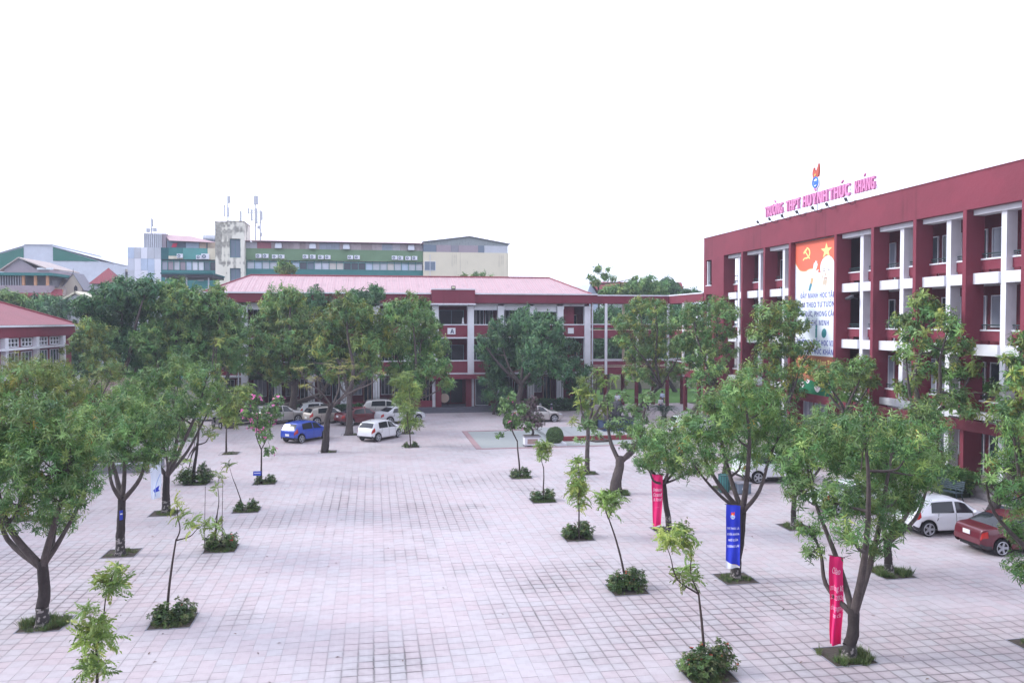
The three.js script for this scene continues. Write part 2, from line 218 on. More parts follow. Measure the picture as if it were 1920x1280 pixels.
  // grass verge behind the covered way
  const lawn = solo('lawn', bx(20, 75, -0.05, 0.02, 81.5, 99), std(lin(0.085, 0.20, 0.035), { map: mottle, bumpMap: grain, bumpScale: 0.05, roughness: 1 }), null, null, null, 'structure');
}

// ---------------------------------------------------------------- middle building, three storeys behind white columns
function windowUnit(t, x0, x1, y0, y1, d, mat, bars = 1, name = 'window', fr = M.frame, sideways) {   // a framed pane standing proud of a wall that faces the viewer
  const f = 0.06, G = [bx(x0, x1, y1 - f, y1, d - 0.07, d), bx(x0, x1, y0, y0 + f, d - 0.07, d), bx(x0, x0 + f, y0 + f, y1 - f, d - 0.07, d), bx(x1 - f, x1, y0 + f, y1 - f, d - 0.07, d)];
  for (let k = 1; k <= bars; k++) { const x = lerp(x0, x1, k / (bars + 1)); G.push(bx(x - f / 2, x + f / 2, y0 + f, y1 - f, d - 0.06, d - 0.004)); }
  const w = pw(t, name, G, fr); pw(t, 'pane', bx(x0 + f, x1 - f, y0 + f, y1 - f, d - 0.03, d - 0.008), mat, w); return w;
}
function windowSide(t, x, y0, y1, d0, d1, mat, bars = 1, name = 'window', fr = M.frame, s = -1) {   // the same on a wall that faces -x (s = -1) or +x (s = 1)
  const f = 0.06, X = (a, b) => s < 0 ? [x - b, x - a] : [x + a, x + b], p = (a, b, ...r) => bx(...X(a, b), ...r);
  const G = [p(0, 0.07, y1 - f, y1, d0, d1), p(0, 0.07, y0, y0 + f, d0, d1), p(0, 0.07, y0 + f, y1 - f, d0, d0 + f), p(0, 0.07, y0 + f, y1 - f, d1 - f, d1)];
  for (let k = 1; k <= bars; k++) { const d = lerp(d0, d1, k / (bars + 1)); G.push(p(0.004, 0.06, y0 + f, y1 - f, d - f / 2, d + f / 2)); }
  const w = pw(t, name, G, fr); pw(t, 'pane', p(0.008, 0.03, y0 + f, y1 - f, d0 + f, d1 - f), mat, w); return w;
}
{
  const t = thing('red_school_building', 'three-storey red school building with white columns and a pink hipped roof', 'building', [4, 0, 83]);
  const cols = [-14.7, -11.8, -8.8, -5.75, -2.7, 0.35, 3.3, 6.05, 9.5, 12.5, 15.5, 18.5, 21.3], L = -15.1, Rr = 21.62;
  pw(t, 'plinth', bx(L, Rr, 0, 0.42, 77.75, 89), M.step);
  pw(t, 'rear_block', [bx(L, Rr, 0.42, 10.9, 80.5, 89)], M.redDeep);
  for (const x of [[L, L + 0.25], [Rr - 0.25, Rr]]) pw(t, 'end_wall', bx(x[0], x[1], 0.42, 10.9, 78.35, 80.5), M.red);
  for (const y of [3.45, 7.05]) pw(t, 'floor_slab', bx(L + 0.25, Rr - 0.25, y, y + 0.2, 78.3, 80.5), M.ceiling);
  pw(t, 'ceiling', bx(L + 0.25, Rr - 0.25, 10.45, 10.6, 78.3, 80.5), M.ceiling);
  for (const x of cols) { const c = pw(t, 'column', bx(x - 0.31, x + 0.31, 0.42, 10.28, 77.8, 78.35), M.white);
    if (x < 6 || x > 10) { pw(t, 'base_block', bx(x - 0.38, x + 0.38, 0.42, 0.95, 77.7, 77.798), M.white, c); const f = 0.035; pw(t, 'inlay', [bx(x - 0.15, x - 0.15 + f, 1.15, 3.0, 77.785, 77.799), bx(x + 0.15 - f, x + 0.15, 1.15, 3.0, 77.785, 77.799), bx(x - 0.15 + f, x + 0.15 - f, 3.0 - f, 3.0, 77.785, 77.799), bx(x - 0.15 + f, x + 0.15 - f, 1.15, 1.15 + f, 77.785, 77.799), bx(x - 0.02, x + 0.02, 0.98, 1.15, 77.785, 77.799)], M.black, c); pw(t, 'capital', bx(x - 0.35, x + 0.35, 9.98, 10.27, 77.74, 77.797), M.white, c); } }
  for (let i = 0; i < cols.length - 1; i++) {
    const a = cols[i] + 0.31, b = cols[i + 1] - 0.31, lobby = i === 7;
    for (const [y0, y1] of [[3.72, 4.86], [7.22, 8.38]]) { pw(t, 'parapet_panel', bx(a, b, y0, y1, 77.98, 78.18), M.red); pw(t, 'coping', bx(a, b, y1, y1 + 0.1, 77.93, 78.22), M.white); pw(t, 'trim', bx(a, b, y0 - 0.12, y0, 77.9, 78.24), M.white); }
    pw(t, 'roof_beam', bx(a, b, 10.28, 10.5, 77.9, 78.3), M.white);
    for (const [f, y] of [[0, 0.42], [1, 3.65], [2, 7.25]]) {
      if (lobby) continue;
      const w = b - a; if (i === 11) { pw(t, 'corner_wall', bx(a, b - 0.9, y + 0.02, y + 3, 78.6, 78.8), M.red); windowUnit(t, b - 0.85, b - 0.1, y + 0.1, y + 2.2, 80.49, M.glass, 0, 'door', M.beige); continue; }
      windowUnit(t, a + 0.15, a + w * 0.56, y + 1.05, y + 2.75, 80.49, hash(i, f, 91) > 0.72 ? M.glassPale : M.glass, 2);
      windowUnit(t, a + w * 0.62, b - 0.1, y + 0.06, y + 2.75, 80.49, M.glass, 1, 'door', hash(i, f, 92) > 0.4 ? M.frame : M.beige);
    }
    if (i >= 8 && i <= 10 || i < 3) { const r = pw(t, 'sun_blind', bx(a + 0.06, b - 0.06, i === 10 ? 9.72 : 9.88, 10.26, 78.05, 78.09), M.white); pw(t, 'blind_rod', bar(V(a + 0.03, i === 10 ? 9.70 : 9.86, 78.07), V(b - 0.03, i === 10 ? 9.70 : 9.86, 78.07), 0.035), M.greyBlue, r); }
    if (i < 7 || i > 8) pw(t, 'dado', bx(a, b, 0.42, 1.05, 78.0, 78.15), M.red);
  }
  // entrance bay
  pw(t, 'entrance_parapet', bx(5.62, 9.82, 10.5, 11.8, 77.05, 77.5), M.red); pw(t, 'parapet_coping', bx(5.58, 9.86, 11.8, 11.9, 77.0, 77.55), M.white); pw(t, 'entrance_beam', bx(5.5, 9.9, 10.36, 10.5, 76.98, 77.9), M.white);
  pw(t, 'gable_cheek', [bx(5.62, 5.82, 10.5, 11.8, 77.5, 80)], M.red); pw(t, 'gable_cheek', [bx(9.62, 9.82, 10.5, 11.8, 77.5, 80)], M.red); pw(t, 'gable_roof', bx(5.82, 9.62, 11.3, 11.4, 77.5, 80.5), M.slate);
  for (const x of [6.3, 9.25]) pw(t, 'red_pillar', bx(x - 0.28, x + 0.28, 0.45, 3.55, 77.45, 77.79), M.redDeep);
  pw(t, 'entrance_canopy', bx(3.2, 12.2, 3.2, 3.58, 76.9, 77.72), M.red);
  for (const [k, y] of [[0, 0.45], [1, 0.30], [2, 0.15]]) pw(t, 'step', bx(3.4 - k * 0.1, 12 + k * 0.1, y - 0.15, y - 0.001, 77.0 - k * 0.32, 77.74), M.step);
  windowUnit(t, 10.0, 11.3, 0.45, 3.1, 78.4, M.glass, 0, 'door', M.frame); pw(t, 'lobby_wall', [bx(9.82, 9.99, 0.42, 3.4, 78.36, 78.6), bx(11.31, 12.19, 0.42, 3.4, 78.36, 78.6)], M.redDeep);
  windowUnit(t, 6.6, 9.1, 7.3, 9.9, 80.49, M.dark, 1, 'shutter', M.greyBlue); windowUnit(t, 6.6, 9.1, 3.75, 6.4, 80.49, M.dark, 1, 'shutter', M.greyBlue); windowUnit(t, 6.5, 9.0, 0.5, 3.2, 80.49, M.dark, 1, 'door', M.redDeep);
  // eaves and roof
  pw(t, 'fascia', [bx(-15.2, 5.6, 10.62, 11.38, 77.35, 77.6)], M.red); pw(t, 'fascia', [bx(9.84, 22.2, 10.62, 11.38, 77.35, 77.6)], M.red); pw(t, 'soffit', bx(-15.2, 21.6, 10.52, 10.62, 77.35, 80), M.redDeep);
  pw(t, 'gutter', [bx(-15.3, 5.58, 11.38, 11.5, 77.22, 77.62)], M.white); pw(t, 'gutter', [bx(9.86, 22.2, 11.38, 11.5, 77.22, 77.62)], M.white); pw(t, 'end_fascia', [bx(-15.2, -14.95, 10.62, 11.38, 77.6, 89.2), bx(21.35, 21.6, 10.62, 11.38, 77.6, 89.2)], M.red);
  pw(t, 'gable_end', [bx(-14.95, 21.35, 10.6, 11.36, 88.9, 89.2)], M.red);
  const e = 11.46, r = 13.34, rd = 83.1;
  pw(t, 'roof_slope', sheet([[-15.3, e, 77.3], [21.6, e, 77.3], [18.5, r, rd], [-11.9, r, rd]]), M.roofPink); pw(t, 'roof_slope', sheet([[-15.3, e, 89.2], [21.6, e, 89.2], [18.5, r, rd], [-11.9, r, rd]]), M.roofPink);
  pw(t, 'hip_slope', sheet([[-15.3, e, 77.3], [-15.3, e, 89.2], [-11.9, r, rd]]), M.roofPink); pw(t, 'hip_slope', sheet([[21.6, e, 77.3], [21.6, e, 89.2], [18.5, r, rd]]), M.roofPink);
  const rg = M.roofRed; pw(t, 'ridge_cap', bar(V(-11.95, r + 0.02, rd), V(18.55, r + 0.02, rd), 0.11, 6), rg); for (const [a, b] of [[[-15.3, e + 0.02, 77.3], [-11.9, r + 0.02, rd]], [[21.6, e + 0.02, 77.3], [18.5, r + 0.02, rd]]]) pw(t, 'hip_cap', bar(V(...a), V(...b), 0.09, 6), rg);
  { const g = []; for (let x = -14.8; x < 21.4; x += 0.62) { const k = x < -11.9 ? (x + 15.3) / 3.4 : x > 18.5 ? (21.6 - x) / 3.1 : 1; g.push(bar(V(x, e + 0.012, 77.3), V(x, lerp(e, r, k) + 0.012, lerp(77.3, rd, k)), 0.022, 4)); } const m = pw(t, 'sheet_seams', g, std(lin(0.58, 0.36, 0.39), { roughness: 0.4 })); m.userData.kind = 'stuff'; }
  // rolled rainwater pipe down the facade
  for (const x of [-12.3, 21.75]) pw(t, 'rainwater_pipe', cyl(x, 0.3, 77.62, 0.06, 10.3, 8), M.paleMetal);
}

// ---------------------------------------------------------------- side building, four storeys with deep fins
const FINS = [61.75, 57.95, 54.1, 48.25, 44.3, 40.45, 36.6, 32.8, 29, 25.2];
{
  const t = thing('finned_school_building', 'four-storey dark red school building with deep vertical fins and white columns', 'building', [36, 0, 45]);
  const N = 20, F = 69.4;
  pw(t, 'top_band', bx(30, 30.4, 14.47, 16.3, N, F), M.red); pw(t, 'roof_slab', bx(30.4, 43, 14.9, 15.2, N, F), M.slate); pw(t, 'parapet_coping', bx(29.97, 30.43, 16.3, 16.36, N - 0.02, F + 0.02), M.redDeep);
  pw(t, 'far_parapet', bx(30.4, 43, 15.2, 16.3, F - 0.35, F), M.red);
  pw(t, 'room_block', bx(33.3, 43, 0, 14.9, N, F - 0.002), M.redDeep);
  // flat bay at the far end, with a slit opening on each storey
  pw(t, 'flat_bay', [bx(30, 30.35, 0, 14.47, 65.45, 67.7), bx(30, 30.35, 0, 14.47, 68.9, F), bx(30, 30.35, 11.2, 11.95, 67.7, 68.9), bx(30, 30.35, 7.5, 8.25, 67.7, 68.9), bx(30, 30.35, 3.6, 4.5, 67.7, 68.9), bx(30, 30.35, 0, 0.6, 67.7, 68.9), bx(30, 30.35, 14.3, 14.47, 67.7, 68.9)], M.red);
  for (const y of [11.95, 8.25, 4.5]) { pw(t, 'slit_sill', bx(29.96, 30.4, y, y + 0.08, 67.68, 68.92), M.white); pw(t, 'slit_reveal', bx(30.1, 30.34, y + 0.08, y + 2.25, 68.75, 68.9), M.white); pw(t, 'slit_rail', bar(V(30.2, y + 0.35, 67.7), V(30.2, y + 0.35, 68.75), 0.03), M.rail); }
  pw(t, 'end_wall', [bx(30.4, 31.1, 0, 14.9, F - 0.3, F), bx(31.1, 33.3, 0, 4, F - 0.3, F), bx(31.1, 33.3, 7.3, 8.2, F - 0.3, F), bx(31.1, 33.3, 11, 11.9, F - 0.3, F)], M.redDeep);
  for (const d of [12.5, 8.8]) pw(t, 'end_rail', [bar(V(31.1, d, F - 0.15), V(33.3, d, F - 0.15), 0.03), bar(V(31.1, d + 0.45, F - 0.15), V(33.3, d + 0.45, F - 0.15), 0.03)], M.rail);
  const edges = [65.45, ...FINS];
  for (const d of [65.32, ...FINS]) pw(t, 'fin', bx(30.002, 31.06, 0, 14.47, d - 0.13, d + 0.13), M.red);
  for (let i = 0; i < edges.length - 1; i++) {
    const hi = edges[i] - (i ? 0.13 : 0.27), lo = edges[i + 1] + 0.13, mid = (hi + lo) / 2 - 0.1;
    const posterBay = i === 3;
    if (posterBay) { pw(t, 'poster_backing', bx(30.42, 30.9, 3.2, 14.47, lo, hi), M.redDeep); continue; }
    const col = pw(t, 'column', bx(30.55, 31.15, 0.0, 14.47, mid - 0.17, mid + 0.17), M.white);
    for (const y of [14.2, 10.62, 6.98, 3.3]) if (y > 14) pw(t, 'head_beam', bx(30.41, 31.06, 14.2, 14.47, lo, hi), M.white);
    const cut = (y0, y1, xa, xb, m, n) => { for (const [a, b] of [[mid + 0.17, hi], [lo, mid - 0.17]]) pw(t, n, bx(xa, xb, y0, y1, a, b), m); };
    for (const y of [10.68, 7.04]) cut(y, y + 0.56, 30.42, 30.85, M.white, 'beam');
    cut(3.75, 4.15, 30.5, 30.85, M.white, 'beam');
    for (const y of [10.68, 7.04, 3.4]) {
      cut(y + 0.74, y + 1.24, 30.9, 31.04, M.red, 'parapet_panel'); cut(y + 1.24, y + 1.32, 30.86, 31.08, M.white, 'coping');
      for (const [a, b] of [[mid + 0.17, hi], [lo, mid - 0.17]]) { pw(t, 'handrail', [bar(V(30.97, y + 1.55, a), V(30.97, y + 1.55, b), 0.035, 6), bar(V(30.97, y + 1.32, lerp(a, b, 0.2)), V(30.97, y + 1.55, lerp(a, b, 0.2)), 0.025, 5), bar(V(30.97, y + 1.32, lerp(a, b, 0.8)), V(30.97, y + 1.55, lerp(a, b, 0.8)), 0.025, 5), bar(V(30.97, y + 1.43, a), V(30.97, y + 1.43, b), 0.022, 5)], M.rail);
        pw(t, 'parapet_foot', [bx(30.92, 31.02, y + 0.56, y + 0.74, lerp(a, b, 0.1), lerp(a, b, 0.3)), bx(30.92, 31.02, y + 0.56, y + 0.74, lerp(a, b, 0.7), lerp(a, b, 0.95))], M.redDeep); }
    }
    // doors and windows on the corridor wall
    for (const [f, y] of [[0, 0.15], [1, 3.8], [2, 7.45], [3, 11.1]]) {
      const k = hash(i, f, 55);
      if (k < 0.85) windowSide(t, 33.29, y + 0.05, y + 2.75, hi - 1.5, hi - 0.25, k < 0.4 ? M.glassPale : M.glass, 1, 'door');
      windowSide(t, 33.29, y + 1.0, y + 2.75, lo + 0.15, lo + 1.75, k > 0.5 ? M.glass : M.glassPale, 1);
    }
  }
  for (const y of [10.7, 7.06, 3.42]) { pw(t, 'floor_slab', bx(31.16, 33.3, y, y + 0.3, N, F - 0.3), M.ceiling); }
  pw(t, 'ceiling', bx(31.07, 33.3, 14.6, 14.89, N, F - 0.3), M.ceiling);
  pw(t, 'canopy_beam', bx(29.75, 30, 3.22, 3.74, N, 65.4), M.redDeep);
  pw(t, 'plinth', bx(29.6, 33.3, 0, 0.3, N, F), M.floor);
}

// ---------------------------------------------------------------- covered way that turns the corner between the two
{
  const t = thing('covered_walkway', 'open two-storey covered walkway of red bands and slim white posts', 'walkway', [26, 0, 78]);
  const band = (y0, y1, o, m, n) => { pw(t, n, bx(21.64, 30.2, y0, y1, 78 - o, 78.25 + o), m); pw(t, n, bx(29.95 - o, 30.2 + o, y0, y1, 69.45, 77.99 - o), m); pw(t, n, bx(21.64, 32.6, y0, y1, 80.4 - o, 80.6 + o), m); };
  band(10.56, 11.32, 0, M.red, 'roof_band'); band(11.32, 11.44, 0.05, M.white, 'roof_coping');
  pw(t, 'roof_slab', [bx(21.64, 32.6, 10.9, 11.1, 78.26, 80.39), bx(30.21, 32.6, 10.9, 11.1, 69.45, 78.25)], M.slate);
  for (const [y0, y1, m, n, o] of [[7.06, 7.86, M.red, 'floor_band', 0], [7.86, 7.92, M.beige, 'floor_edge', 0.03], [8.1, 8.42, M.red, 'parapet_panel', -0.05], [8.42, 8.5, M.white, 'coping', 0], [3.4, 4.14, M.red, 'floor_band', 0], [4.14, 4.19, M.beige, 'floor_edge', 0.03], [4.36, 4.75, M.red, 'parapet_panel', -0.05], [4.75, 4.85, M.white, 'coping', 0]]) band(y0, y1, o, m, n);
  for (const y of [7.2, 3.6]) pw(t, 'walkway_floor', [bx(21.64, 32.6, y, y + 0.25, 78.26, 80.39), bx(30.21, 32.6, y, y + 0.25, 69.45, 78.25)], M.ceiling);
  for (const x of [23.25, 26.55, 29.85]) pw(t, 'front_post', bx(x - 0.13, x + 0.13, 3.4, 10.56, 77.88, 77.99), M.white);
  for (const x of [22.45, 25.85, 29.2, 32.4]) pw(t, 'rear_post', bx(x - 0.12, x + 0.12, 3.4, 10.56, 80.25, 80.38), M.beige);
  for (const d of [70.6, 73.9]) pw(t, 'front_post', bx(29.82, 29.94, 3.4, 10.56, d - 0.15, d + 0.15), M.white);
  for (const d of [70.6, 74.5]) pw(t, 'rear_post', bx(32.5, 32.62, 3.4, 10.56, d - 0.15, d + 0.15), M.beige);
  for (const x of [23.25, 26.55, 29.85]) pw(t, 'ground_post', cyl(x, 0, 78.12, 0.2, 3.4, 12), M.redDeep); for (const x of [22.45, 25.85, 29.2, 32.4]) pw(t, 'ground_post', cyl(x, 0, 80.5, 0.2, 3.4, 12), M.redDeep); for (const d of [70.6, 73.9]) pw(t, 'ground_post', cyl(30.1, 0, d, 0.2, 3.4, 12), M.redDeep);
}
{
  const t = thing('boundary_wall', 'weathered grey and pink boundary wall beyond the lawn', 'wall', [45, 0, 99]);
  for (let i = 0; i < 10; i++) pw(t, 'wall_panel', bx(22 + i * 5, 26.8 + i * 5, 0, 2.6, 99.02, 99.25), M.aged); for (let i = 0; i < 11; i++) pw(t, 'pier', bx(21.8 + i * 5, 22 + i * 5, 0, 2.75, 98.95, 99.3), M.mauve);
}
// ---------------------------------------------------------------- hall along the other side
{
  const t = thing('red_hall', 'low red hall with a dark red hipped roof and white lattice windows', 'building', [-32, 0, 60]);
  const X = -25, F = 72.7, N = 34;
  pw(t, 'wall', bx(-40, X, 0, 8.05, N, F), M.red); pw(t, 'eaves_band', bx(-40.2, X + 0.25, 7.62, 8.36, N, F + 0.3), M.red); pw(t, 'gutter', bx(-40.3, X + 0.4, 8.36, 8.5, N, F + 0.45), M.white);
  const e = 8.52, r = 11.6; pw(t, 'roof_slope', sheet([[X + 0.4, e, N], [X + 0.4, e, F + 0.45], [-32.5, r, F - 6], [-32.5, r, N]]), M.roofRed); pw(t, 'hip_slope', sheet([[X + 0.4, e, F + 0.45], [-40.3, e, F + 0.45], [-32.5, r, F - 6]]), M.roofRed); pw(t, 'roof_slope', sheet([[-40.3, e, N], [-40.3, e, F + 0.45], [-32.5, r, F - 6], [-32.5, r, N]]), M.roofRed);
  pw(t, 'hip_cap', bar(V(X + 0.4, e + 0.03, F + 0.45), V(-32.5, r + 0.03, F - 6), 0.09, 6), M.roofRed);
  for (let d = F - 2.3; d > 44; d -= 5.2) { pw(t, 'pilaster', bx(X, X + 0.3, 0, 7.62, d - 0.25, d + 0.25), M.white); }
  pw(t, 'ledge', bx(X, X + 0.5, 6.75, 6.9, 44, F - 2.0), M.white);
  for (let d = F - 2.3; d > 49; d -= 5.2) for (const o of [0.55, 2.85]) {
    const a = d - o - 1.75, b = d - o; const g = []; for (let k = 0; k < 4; k++) g.push(bx(X + 0.004, X + 0.09, 7.0, 7.55, lerp(a, b, k / 3) - 0.03, lerp(a, b, k / 3) + 0.03)); for (const y of [6.98, 7.26, 7.55]) g.push(bx(X + 0.012, X + 0.1, y - 0.03, y + 0.03, a, b));
    const l = pw(t, 'lattice', g, M.white); pw(t, 'lattice_back', bx(X + 0.001, X + 0.003, 6.95, 7.58, a, b), M.black, l);
    windowSide(t, X, 5.2, 6.6, a, b, M.glass, 2, 'window', M.frame, 1); windowSide(t, X, 1.6, 3.2, a, b, M.glass, 2, 'window', M.frame, 1);
  }
}
{
  const t = thing('low_shed', 'small shed with a pale pink roof below the dark trees', 'shed', [-21, 0, 67]);
  pw(t, 'wall', bx(-22.6, -17.5, 0, 3.1, 66, 69.5), M.redDeep); pw(t, 'roof', [sheet([[-22.9, 3.25, 65.6], [-17.2, 3.25, 65.6], [-18.6, 4.3, 67.7], [-21.5, 4.3, 67.7]]), sheet([[-22.9, 3.25, 69.8], [-17.2, 3.25, 69.8], [-18.6, 4.3, 67.7], [-21.5, 4.3, 67.7]]), sheet([[-22.9, 3.25, 65.6], [-22.9, 3.25, 69.8], [-21.5, 4.3, 67.7]]), sheet([[-17.2, 3.25, 65.6], [-17.2, 3.25, 69.8], [-18.6, 4.3, 67.7]])], M.roofPink); pw(t, 'eaves_band', bx(-22.8, -17.3, 3.0, 3.22, 65.7, 69.7), M.redDeep);
}

// ---------------------------------------------------------------- blocks beyond: the long green one, its tower, the cream end and the teal wing (about 130 m away)
const G0 = 130;
{
  const t = thing('green_block', 'long green block with a strip of curtained windows in teal frames', 'building', [-6, 0, 136]);
  pw(t, 'wall', bx(-19.3, 8.1, 0, 16.85, G0, 143), M.teal); pw(t, 'green_wall', bx(-19.3, 8.1, 18.3, 20.1, G0 - 0.02, 143), M.green); pw(t, 'window_recess', bx(-19.3, 8.1, 16.85, 18.3, G0 + 0.6, 143), M.paleGrey);
  const curtains = [M.paleGrey, M.skyBlue, M.offwhite, M.greyBlue, M.paleGrey, M.warehouse]; const n = 24;
  for (let i = 0; i < n; i++) { const a = lerp(-19.2, 8.05, i / n), b = lerp(-19.2, 8.05, (i + 1) / n); pw(t, 'window_pane', bx(a + 0.05, b - 0.05, 16.87, 18.02, G0 + 0.2, G0 + 0.24), hash(i, 3, 5) > 0.85 ? M.glass : curtains[Math.floor(hash(i, 1, 9) * 6)]); pw(t, 'window_post', bx(a - 0.045, a + 0.045, 16.86, 18.29, G0 + 0.02, G0 + 0.12), M.greenFrame); }
  pw(t, 'transom', bx(-19.3, 8.1, 18.0, 18.1, G0 + 0.01, G0 + 0.13), M.greenFrame); pw(t, 'sill_rail', bx(-19.3, 8.1, 16.86, 16.95, G0 - 0.03, G0 + 0.2), M.greenFrame);
  // patched sheet-metal storey under the eaves
  const tones = [lin(0.36, 0.30, 0.31), lin(0.40, 0.36, 0.37), lin(0.44, 0.45, 0.50), lin(0.33, 0.27, 0.27), lin(0.30, 0.36, 0.44), lin(0.46, 0.40, 0.42)].map((c) => std(c, { map: roofmap, bumpMap: ribs, bumpScale: 0.015, roughness: 0.6 })); const redPanel = std(lin(0.34, 0.12, 0.15), { map: roofmap, bumpMap: ribs, bumpScale: 0.015 });
  let x = -19.3, i = 0; while (x < 8.05) { const w = Math.min(0.9 + 1.3 * hash(i, 7, 7), 8.1 - x); pw(t, 'metal_panel', bx(x + 0.01, x + w - 0.01, 20.1, 21.12, G0 + 0.05 + 0.04 * (i % 2), G0 + 0.2), i === 1 ? redPanel : tones[Math.floor(hash(i, 2, 4) * 6)]); x += w; i++; }
  pw(t, 'metal_backing', bx(-19.3, 8.1, 20.1, 21.1, G0 + 0.21, 143), M.mauve); pw(t, 'roof', sheet([[-19.6, 21.25, G0 - 0.7], [8.2, 21.25, G0 - 0.7], [8.2, 22.1, 137], [-19.6, 22.1, 137]]), M.roofPink); pw(t, 'roof_rear', sheet([[-19.6, 21.25, 144], [8.2, 21.25, 144], [8.2, 22.1, 137], [-19.6, 22.1, 137]]), M.roofPink);
  for (const [k, px] of [-14.4, -9.2, -4.0, 6.2].entries()) { const v = thing('window_hood', `${['first', 'second', 'third', 'fourth'][k]} grey sheet-metal hood from the tower above the green wall`, 'hood', [px, 20.1, G0 - 0.1], 0, 'metal hoods along the green block'); part(v, 'hood', slab([[-0.55, 0], [0.55, 0], [0.45, 0.95], [-0.45, 0.95]], 0.0, 0.12).rotateX(-0.35).translate(0, 0.05, 0.5), M.metal); part(v, 'cheek', [slab([[0, 0], [0.55, 0], [0, 0.9]], -0.52, -0.48).rotateY(-Math.PI / 2), slab([[0, 0], [0.55, 0], [0, 0.9]], 0.48, 0.52).rotateY(-Math.PI / 2)], M.dark); part(v, 'opening', bx(-0.45, 0.45, 0.05, 0.2, -0.02, 0.04), M.black); }
}
function airCon(x, y, d, label, s = 1) {
  const t = thing('air_conditioner', label, 'air conditioner', [x, y, d], 0, 'outdoor air conditioner units on the far blocks');
  part(t, 'case', rbx(0.86 * s, 0.62 * s, 0.32, 0.02).translate(0, 0.31 * s, 0.16), M.frame); part(t, 'fan_grille', new THREE.CylinderGeometry(0.23 * s, 0.23 * s, 0.02, 18).rotateX(Math.PI / 2).translate(-0.12 * s, 0.31 * s, 0.33), M.greyBlue);
  part(t, 'fan_hub', new THREE.CylinderGeometry(0.07 * s, 0.07 * s, 0.02, 10).rotateX(Math.PI / 2).translate(-0.12 * s, 0.31 * s, 0.345), M.frame); part(t, 'bracket', [bx(-0.36, -0.32, -0.04, -0.001, -0.4, 0), bx(0.32, 0.36, -0.04, -0.001, -0.4, 0)], M.dark);
}
const ORD = ['first', 'second', 'third', 'fourth', 'fifth', 'sixth', 'seventh', 'eighth', 'ninth', 'tenth', 'eleventh', 'twelfth', 'thirteenth', 'fourteenth'];
[-17.4, -16.35, -14.95, -13.95, -10.3, -9.2, -7.95, -6.9, -3.4, -2.35, 3.55, 4.5, 5.7, 6.75].forEach((x, i) => airCon(x, 18.52 + 0.1 * hash(i, 1, 3), G0 - 0.02, `${ORD[i]} white air conditioner unit from the tower along the green wall`));
{
  const t = thing('cream_block', 'plain cream block with a shallow metal gable at the end of the green one', 'building', [15, 0, 137]);
  pw(t, 'wall', bx(8.12, 22.0, 0, 19.9, G0 - 0.6, 144), M.cream); const greys = [M.greyBlue, M.mauve, M.slate, M.mauve, M.greyBlue, M.paleGrey];
  let x = 8.12; [2.1, 2.4, 1.2, 3.2, 1.0, 3.9].forEach((w, i) => { pw(t, 'metal_panel', bx(x + 0.02, x + w - 0.02, 19.9, 21.05, G0 - 0.5, G0 - 0.3), greys[i]); x += w; });
  pw(t, 'gable_sheet', slab([[8.12, 21.05], [22, 21.05], [22, 21.35], [15.6, 22.5], [8.12, 21.5]], G0 - 0.4, G0 - 0.2), std(lin(0.30, 0.35, 0.36), { map: roofmap, bumpMap: ribs, bumpScale: 0.02 })); pw(t, 'roof', [sheet([[8.0, 21.55, G0 - 0.8], [15.6, 22.55, G0 - 0.8], [15.6, 22.55, 144], [8.0, 21.55, 144]]), sheet([[15.6, 22.55, G0 - 0.8], [22.3, 21.4, G0 - 0.8], [22.3, 21.4, 144], [15.6, 22.55, 144]])], M.slate);
  pw(t, 'metal_backing', bx(8.2, 21.9, 19.9, 21.3, G0 - 0.19, 144), M.slate); windowUnit(t, 8.3, 10.1, 16.9, 18.4, G0 - 0.61, M.greyBlue, 1); pw(t, 'drainpipe', cyl(9.2, 4, G0 - 0.7, 0.05, 15.5, 6), M.paleMetal);
}
{
  const t = thing('stair_tower', 'mildew-stained cream stair tower with a tall dark window', 'tower', [-21.5, 0, 132]);
  pw(t, 'shaft', [slab([[-23.7, 0], [-21.9, 0], [-21.9, 23.9], [-23.7, 23.9]], G0 - 1.0, 135)], M.old);
  pw(t, 'front', [bx(-21.88, -21.5, 0, 23.95, G0 - 1.6, 135), bx(-19.9, -19.35, 0, 23.95, G0 - 1.6, 135), bx(-21.5, -19.9, 21.4, 23.95, G0 - 1.6, 135), bx(-21.5, -19.9, 16.9, 18.5, G0 - 1.6, 135), bx(-21.5, -19.9, 0, 14, G0 - 1.6, 135)], M.old);
  pw(t, 'coping', [bx(-23.75, -21.9, 23.9, 24.05, G0 - 1.05, 135), bx(-21.9, -19.3, 23.95, 24.12, G0 - 1.65, 135)], M.aged);
  for (const [y0, y1] of [[18.5, 21.4], [14, 16.9]]) windowUnit(t, -21.48, -19.92, y0 + 0.02, y1 - 0.02, G0 - 1.2, M.greyBlue, 1, 'stair_window', M.greenFrame);
}
